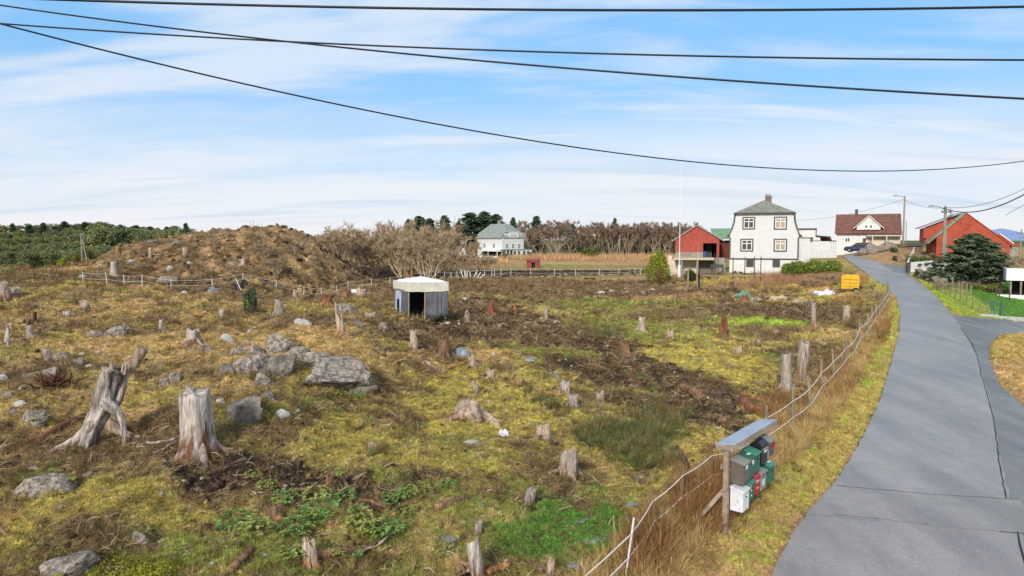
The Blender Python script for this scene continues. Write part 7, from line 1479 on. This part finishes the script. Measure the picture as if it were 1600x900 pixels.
def sized(name, label, cat, px, ptop, pbase, wpx, Y, parts, h0, r0, rz=0., group=None):
    """scaled so the top reaches ptop and the crown is wpx wide"""
    a = P(px, pbase, Y); zg = Hz(a[0], a[1]); zt = P(px, ptop, Y)[2]
    if zt - zg < .6: print('TREE LOW', label, zt - zg); zt = zg + .6
    key = parts[0][1].name + parts[-1][1].name
    if key not in BB:
        co = np.vstack([np.array([v.co[:] for v in me.vertices]) for _, me in parts]); BB[key] = (np.percentile(co[:, 2], 99.7), np.percentile(np.hypot(co[:, 0], co[:, 1]), 96))
    h0, r0 = BB[key]
    return tree(name, label, cat, px, pbase, Y, parts, rz=rz, group=group, sz=(wpx * Y / F / 2 / r0, (zt - zg) / h0))
# spruce by the lane
A_ = [('crown', conifer_mesh(11, 5.2, 2.9, 24000, .16, '#7f8a66', '#3a4a36', 14, -.10, .70)), ('trunk', trunk_mesh(4.9, .16))]
sized('spruce_tree', 'broad bluish green spruce with ragged branches beside the lane', 'tree', 1517, 366, 462, 112, 63, A_, 5.2, 2.9)
# conifers near the villa and in the distance
cm_ = [[('crown', conifer_mesh(20 + k, 10, 3.0, 5200, .34, '#6c7d5c', '#3a4b3a', 17, .12, .58)), ('trunk', trunk_mesh(9.8, .2))] for k in range(4)]
for i, (px, pt, w_, Y, lb) in enumerate([(695,337,26,172,'dark pointed spruce left of the thin mast'),(717,345,14,176,'slim spruce right of the thin mast'),(736,333,44,185,'broad dark spruce group edge left behind the villa'),(757,331,40,188,'tallest dark spruce directly behind the villa'),(775,335,34,186,'dark spruce behind the villa roof'),(802,340,15,190,'thin spruce right of the villa roof'),(838,338,22,190,'spruce poking out above the bare trees right of the villa'),(960,341,13,215,'lone narrow spruce standing above the far bare wood'),(655,338,34,150,'evergreen rising behind the bare thicket'),(640,343,26,152,'lower evergreen behind the left of the thicket'),(672,342,26,154,'evergreen behind the right side of the thicket'),(292,349,16,130,'lone small pine on the ridge left of the brush mound'),(1555,372,8,200,'tiny dark fir on the horizon right of the red barns')]):
    sized('spruce_tree', lb, 'tree', px, pt, 400, w_ * 1.5, Y, cm_[i % 4], 10, 3.0, i)
for i, px in enumerate([895,915,940,950,985,1003,1015,1030,1042,890,975]): sized('spruce_tree', 'small dark spruce in the line of far trees behind the field', 'tree', px, 351 + (i * 5) % 8, 402, 24 + i % 3 * 7, 208 + i * 2, cm_[i % 4], 10, 3.0, i, 'far spruces behind the field')
# bare deciduous trees right of the villa
bm_ = [list(zip(('trunk', 'twigs'), bare_mesh(60 + k, 9, .65, 4, '#a8937f', '#8b7464', 5, .15, .036, False, 9))) for k in range(4)]
bl_ = ['large bare tree with pale trunk right of the villa', 'round bare tree in the middle of the far wood', 'bare tree with many grey stems right of the villa trees', 'bare tree behind the green laurel']
q = random.Random(9)
for i, (px, pt, w_, Y) in enumerate([(868,343,80,176),(845,350,60,180),(890,352,70,182),(915,356,60,186),(830,356,50,186)]): sized('bare_tree', ['large round bare tree right of the villa', 'bare tree close to the right wall of the villa', 'bare tree right of the largest round one', 'bare brown tree behind the green laurel', 'bare tree partly behind the villa'][i], 'tree', px, pt, 401, w_, Y, bm_[i % 4], 9, 4.0, i)
for i in range(26): px = 925 + i * 6.2 + q.uniform(-3, 3); sized('bare_tree', 'leafless grey-brown tree in the wood behind the field', 'tree', px, 350 + q.uniform(-3, 5), 401, 46, 190 + q.uniform(0, 12), bm_[i % 4], 9, 4.0, i, 'bare wood behind the field')
for i in range(9): px = 800 + i * 13; sized('bare_tree', 'leafless reddish tree in the back row beside the villa', 'tree', px, 345 + q.uniform(-3, 5), 399, 52, 205 + q.uniform(0, 12), bm_[i % 4], 9, 4.0, i, 'back row of bare trees by the villa')
# thicket of bare shrubs between mound and villa
sm_ = [list(zip(('stems', 'twigs'), bare_mesh(80 + k, 5.2, .85, 14, '#cfb998', '#a08566', 4, .05, .017, True, 9))) for k in range(4)]
for i in range(11): px = 508 + i * 18 + q.uniform(-4, 4); sized('bare_shrub', 'bare brown shrub in the dense back row of the thicket', 'shrub', px, 357 - 10 * math.exp(-((px - 650) / 50) ** 2) + q.uniform(-3, 5), 430, 70, 102 + q.uniform(0, 10), sm_[i % 4], 5.2, 3.2, i, 'back row of the bare thicket')
TH = [(532,349,86,86,'pale spiky bare shrub at the left end of the thicket'),(560,362,60,90,'low bare shrub next to the left end of the thicket'),(585,360,70,92,'greyish bare shrub in the left half of the thicket'),(612,352,76,96,'tall dark bare shrub behind the thicket'),(630,362,80,88,'bare shrub with many upright pale stems'),(655,347,110,94,'tallest dome of bare shrubs in the thicket'),(668,372,76,86,'front bare shrub with crossing pale trunks'),(692,360,80,94,'right shoulder of the bare thicket'),(710,380,60,90,'low right end bush of the thicket'),(728,393,50,105,'low pinkish bare bush in front of the garage'),(752,397,44,110,'low pinkish bush before the villa balcony'),(768,399,26,125,'small bare bush by the villa corner'),(500,372,40,90,'small bare bush on the right shoulder of the mound'),(410,378,50,72,'orange-tan brushwood on the mound foot'),(432,398,44,70,'tan brushwood at the right foot of the mound'),(185,392,30,64,'grey brushwood at the left foot of the mound'),(740,372,26,165,'bare bush between garage and villa')]
for i, (px, pt, w_, Y, lb) in enumerate(TH): sized('bare_shrub', lb, 'shrub', px, pt, 432, w_, Y, sm_[i % 4], 5.2, 3.2, i * 1.1)
for i, (px, pt, w_, Y, lb) in enumerate([(1425,392,50,86,'reddish bare bush between the lane and the red barn'),(1600,398,60,80,'bare grey bush at the right edge above the balcony'),(1570,400,40,78,'bare bush right of the spruce'),(1470,440,40,58,'russet bush below the stone wall'),(1500,445,50,60,'brown bush at the foot of the spruce'),(1545,440,36,60,'bare bush between spruce and stairs'),(1400,380,30,100,'bare bush at the porch of the brown-roofed house'),(1290,428,50,72,'purple-brown bramble left of the yellow compressor'),(1265,432,40,70,'purple-brown bramble below the rhododendrons'),(1312,432,24,70,'bramble tangle behind the yellow compressor'),(1356,452,30,58,'russet bramble by the lane above the fence'),(1378,455,20,54,'russet bramble around the far fence posts')]): sized('bare_shrub', lb, 'shrub', px, pt, 470, w_, Y, sm_[i % 4], 5.2, 3.2, i)
# evergreen bushes
def bush(label, px, ptop, pbase, wpx, Y, ca, cb, n=2500, ls=.09, name='bush', cat='bush', seed=1, shape='round'):
    a = P(px, pbase, Y); a[2] = Hz(a[0], a[1]); h = P(px, ptop, Y)[2] - a[2]
    if h < .7: print('BUSH LOW', label, h); h = .7
    r = wpx * Y / F / 2; g = random.Random(seed)
    if shape == 'round': lb = [(g.uniform(-.6, .6) * r, g.uniform(-.4, .4) * r, h * g.uniform(.3, .6), r * g.uniform(.35, .5), r * .45, h * g.uniform(.3, .42)) for _ in range(9)]
    else: lb = [(0, 0, h * .35, r, r, h * .4), (0, 0, h * .6, r * .75, r * .75, h * .36), (.1 * r, 0, h * .75, r * .5, r * .5, h * .25)]
    t = thing(name, label, cat, a); obj('crown', leafmesh(seed, lb, n, ls, ca, cb), t); mb = MB(); mb.tube([(0, 0, -.2), (0, 0, h * .5)], [.08, .04], 6); mb.build('trunk', BARKD, t); return t
bush('bright yellow-green conical thuja bush left of the flagpole', 1027.5, 391, 429, 38, 76, '#b0ae35', '#5e7428', 6000, .08, 'thuja', 'bush', 2, 'cone')
bush('wide green rhododendron below the white house', 1258, 405, 430, 56, 76, '#95a23e', '#54682e', 5000, .10, seed=3); bush('smaller yellow-green rhododendron right of the wide one', 1300, 406, 428, 36, 76, '#9aa347', '#5d7032', 3500, .10, seed=4); bush('low rhododendron left of the wide one', 1233, 408, 428, 24, 76, '#8b9a3d', '#54682e', 2500, .10, seed=14)
bush('round dark bush right of the flagpole', 1076, 420, 440, 22, 74, '#46502c', '#2d3520', 2000, .08, seed=5); bush('bronze bush in front of the thuja', 1030, 416, 438, 18, 72, '#94734a', '#67502f', 1200, .08, seed=6)
bush('green laurel bush in front of the bare wood', 922, 385, 402, 30, 160, '#77813a', '#4b5a2c', 1800, .2, seed=7); bush('dark shrub right of the villa veranda', 830, 393, 404, 12, 165, '#4a5a3a', '#35452c', 800, .2, seed=8); bush('dark bush in front of the villa veranda', 789, 393, 404, 9, 160, '#4f5a35', '#353f28', 700, .15, seed=9)
bush('ivy covered hedge behind the white picket fence', 1437, 400, 428, 46, 82, '#6d7a3c', '#3a4a28', 5000, .10, seed=10); bush('right end of the ivy hedge by the utility pole', 1463, 404, 428, 30, 80, '#667240', '#3a4a28', 3000, .10, seed=11)
bush('yellow-green round bush on the left ridge behind the field', 96, 403, 415, 15, 80, '#b9b425', '#6f7424', 1500, .09, seed=12); bush('olive bush on a thin stem on the left ridge', 118, 397, 415, 15, 78, '#94872f', '#6c6a2c', 1200, .09, seed=13); bush('rust brown bush on the left ridge', 41, 414, 432, 32, 76, '#a3703c', '#77583a', 2200, .10, seed=15); bush('low green bush on the left edge of the ridge', 8, 426, 440, 34, 66, '#7c8245', '#56653a', 2500, .09, seed=16)
bush('green hedge clump at the annex', 1262, 369, 378, 14, 100, '#5a7a35', '#3a5228', 800, .1, seed=17); bush('mossy low hedge on the lawn by the spruce', 1545, 454, 464, 50, 60, '#9aa53a', '#5f7030', 2500, .06, seed=18); bush('low green shrub on the verge rock', 1395, 402, 410, 14, 94, '#56703a', '#3d522b', 800, .08, seed=19)
bush('little green shrub on the sandy bank by the upper drive', 1398, 404, 411, 10, 88, '#5d7a3a', '#3d522b', 600, .08, seed=20)
# rock outcrop by the upper lane
for i, (px, py, w_, h_, lb) in enumerate([(1365,400,30,22,'light grey rock outcrop by the parked car'),(1385,394,34,20,'wide grey rock outcrop in the bank above the lane'),(1345,396,18,14,'mossy rock next to the parked car')]):
    Y = 96; a = P(px, py, Y); a[2] = Hz(a[0], a[1]); co, ff = rock_mesh(40 + i, 3, 6); co = co * [w_ * Y / F / 2, 1.2, h_ * Y / F * .6]; setp(obj('rock', mesh('rock', co, ff, ROCK), None, a + [0, 0, .2]), lb, 'rock')
# woods on the left: pines one can tell apart
pm_ = []
for k in range(5):
    g = random.Random(k); lb = [(g.uniform(-2.0, 2.0), g.uniform(-2.0, 2.0), g.uniform(1.6, 7.4), g.uniform(1.0, 1.7), g.uniform(1.0, 1.7), g.uniform(.7, 1.3)) for _ in range(20)]
    pm_.append([('crown', leafmesh(500 + k, lb, 3600, .25, ['#989a60', '#858c60', '#a09c68', '#7f8a62', '#95945a'][k], ['#5c6444', '#535f42', '#6c7048', '#505c43', '#636941'][k], k=.9)), ('trunk', trunk_mesh(6.5, .16, BARK))])
for row, (Y, n, x0, x1) in enumerate([(112, 22, -20, 205), (135, 26, -20, 230), (165, 28, -20, 255), (200, 30, -20, 285), (245, 32, -20, 300)]):
    for i in range(n):
        px = x0 + (x1 - x0) * (i + q.random() * .8) / n; Yt = Y + q.uniform(-8, 8); a = P(px, 400, Yt); a[2] = Hz(a[0], a[1]); sky_ = np.interp(px, [-20, 0, 60, 160, 200, 280, 300], [350, 349, 347, 346, 352, 352, 358]); tz = P(px, sky_ + (4 - row) * np.interp(px, [0, 200, 280], [11, 8, 4]) + q.uniform(-1, 7), Yt)[2]
        h = max(tz - a[2], 2.5) * .96; t = thing('pine_tree', 'bushy green pine in the wood on the far left slope', 'tree', a, i, 'pines of the wood on the left'); 
        for nm, me in pm_[(i + row) % 5]: obj(nm, me, t)
        t.scale = (h / 8 * 1.25, h / 8 * 1.25, h / 8)
for i, px in enumerate(range(150, 300, 12)):
    Yt = 128 + (i * 7) % 20; a = P(px, 400, Yt); a[2] = Hz(a[0], a[1]); tz = P(px, np.interp(px, [150, 200, 300], [352, 356, 362]), Yt)[2]; h = max(tz - a[2], 2.5); t = thing('pine_tree', 'pine behind the left shoulder of the brush mound', 'tree', a, i, 'pines behind the mound')
    for nm, me in pm_[i % 5]: obj(nm, me, t)
    t.scale = (h / 8,) * 3
for i, (px, tp_) in enumerate([(22,349),(70,348),(103,346),(135,347),(166,349),(190,351),(214,352),(236,354),(262,354),(48,352),(88,354),(150,353)]): sized('spruce_tree', 'dark pointed spruce rising out of the wood on the far left', 'tree', px, tp_, 400, 16 + i % 4 * 4, 215 + i * 2, cm_[i % 4], 10, 3.0, i, 'spruces in the wood on the left')
# brushwood sticking out of the mound
for i in range(16):
    px = 330 + i * 13 + q.uniform(-5, 5); Y = 80; a = P(px, 360, Y); a[2] = Hz(a[0], a[1]); mb = MB(); d = np.array((q.uniform(-1, 1), q.uniform(-.5, .5), q.uniform(.6, 1.4))); mb.tube([(0, 0, -.3), d * .6, d * 1.1 + [.15, 0, .1]], [.04, .025, .008], 4); mb.tube([d * .4, d * .5 + [.4, 0, .3]], [.02, .006], 3)
    setp(obj('dead_branch', mesh('dead_branch', mb.v, mb.f, BARKD), None, a), 'thin dead branch sticking out of the crest of the brush mound', 'branch', 'dead branches on the mound crest')
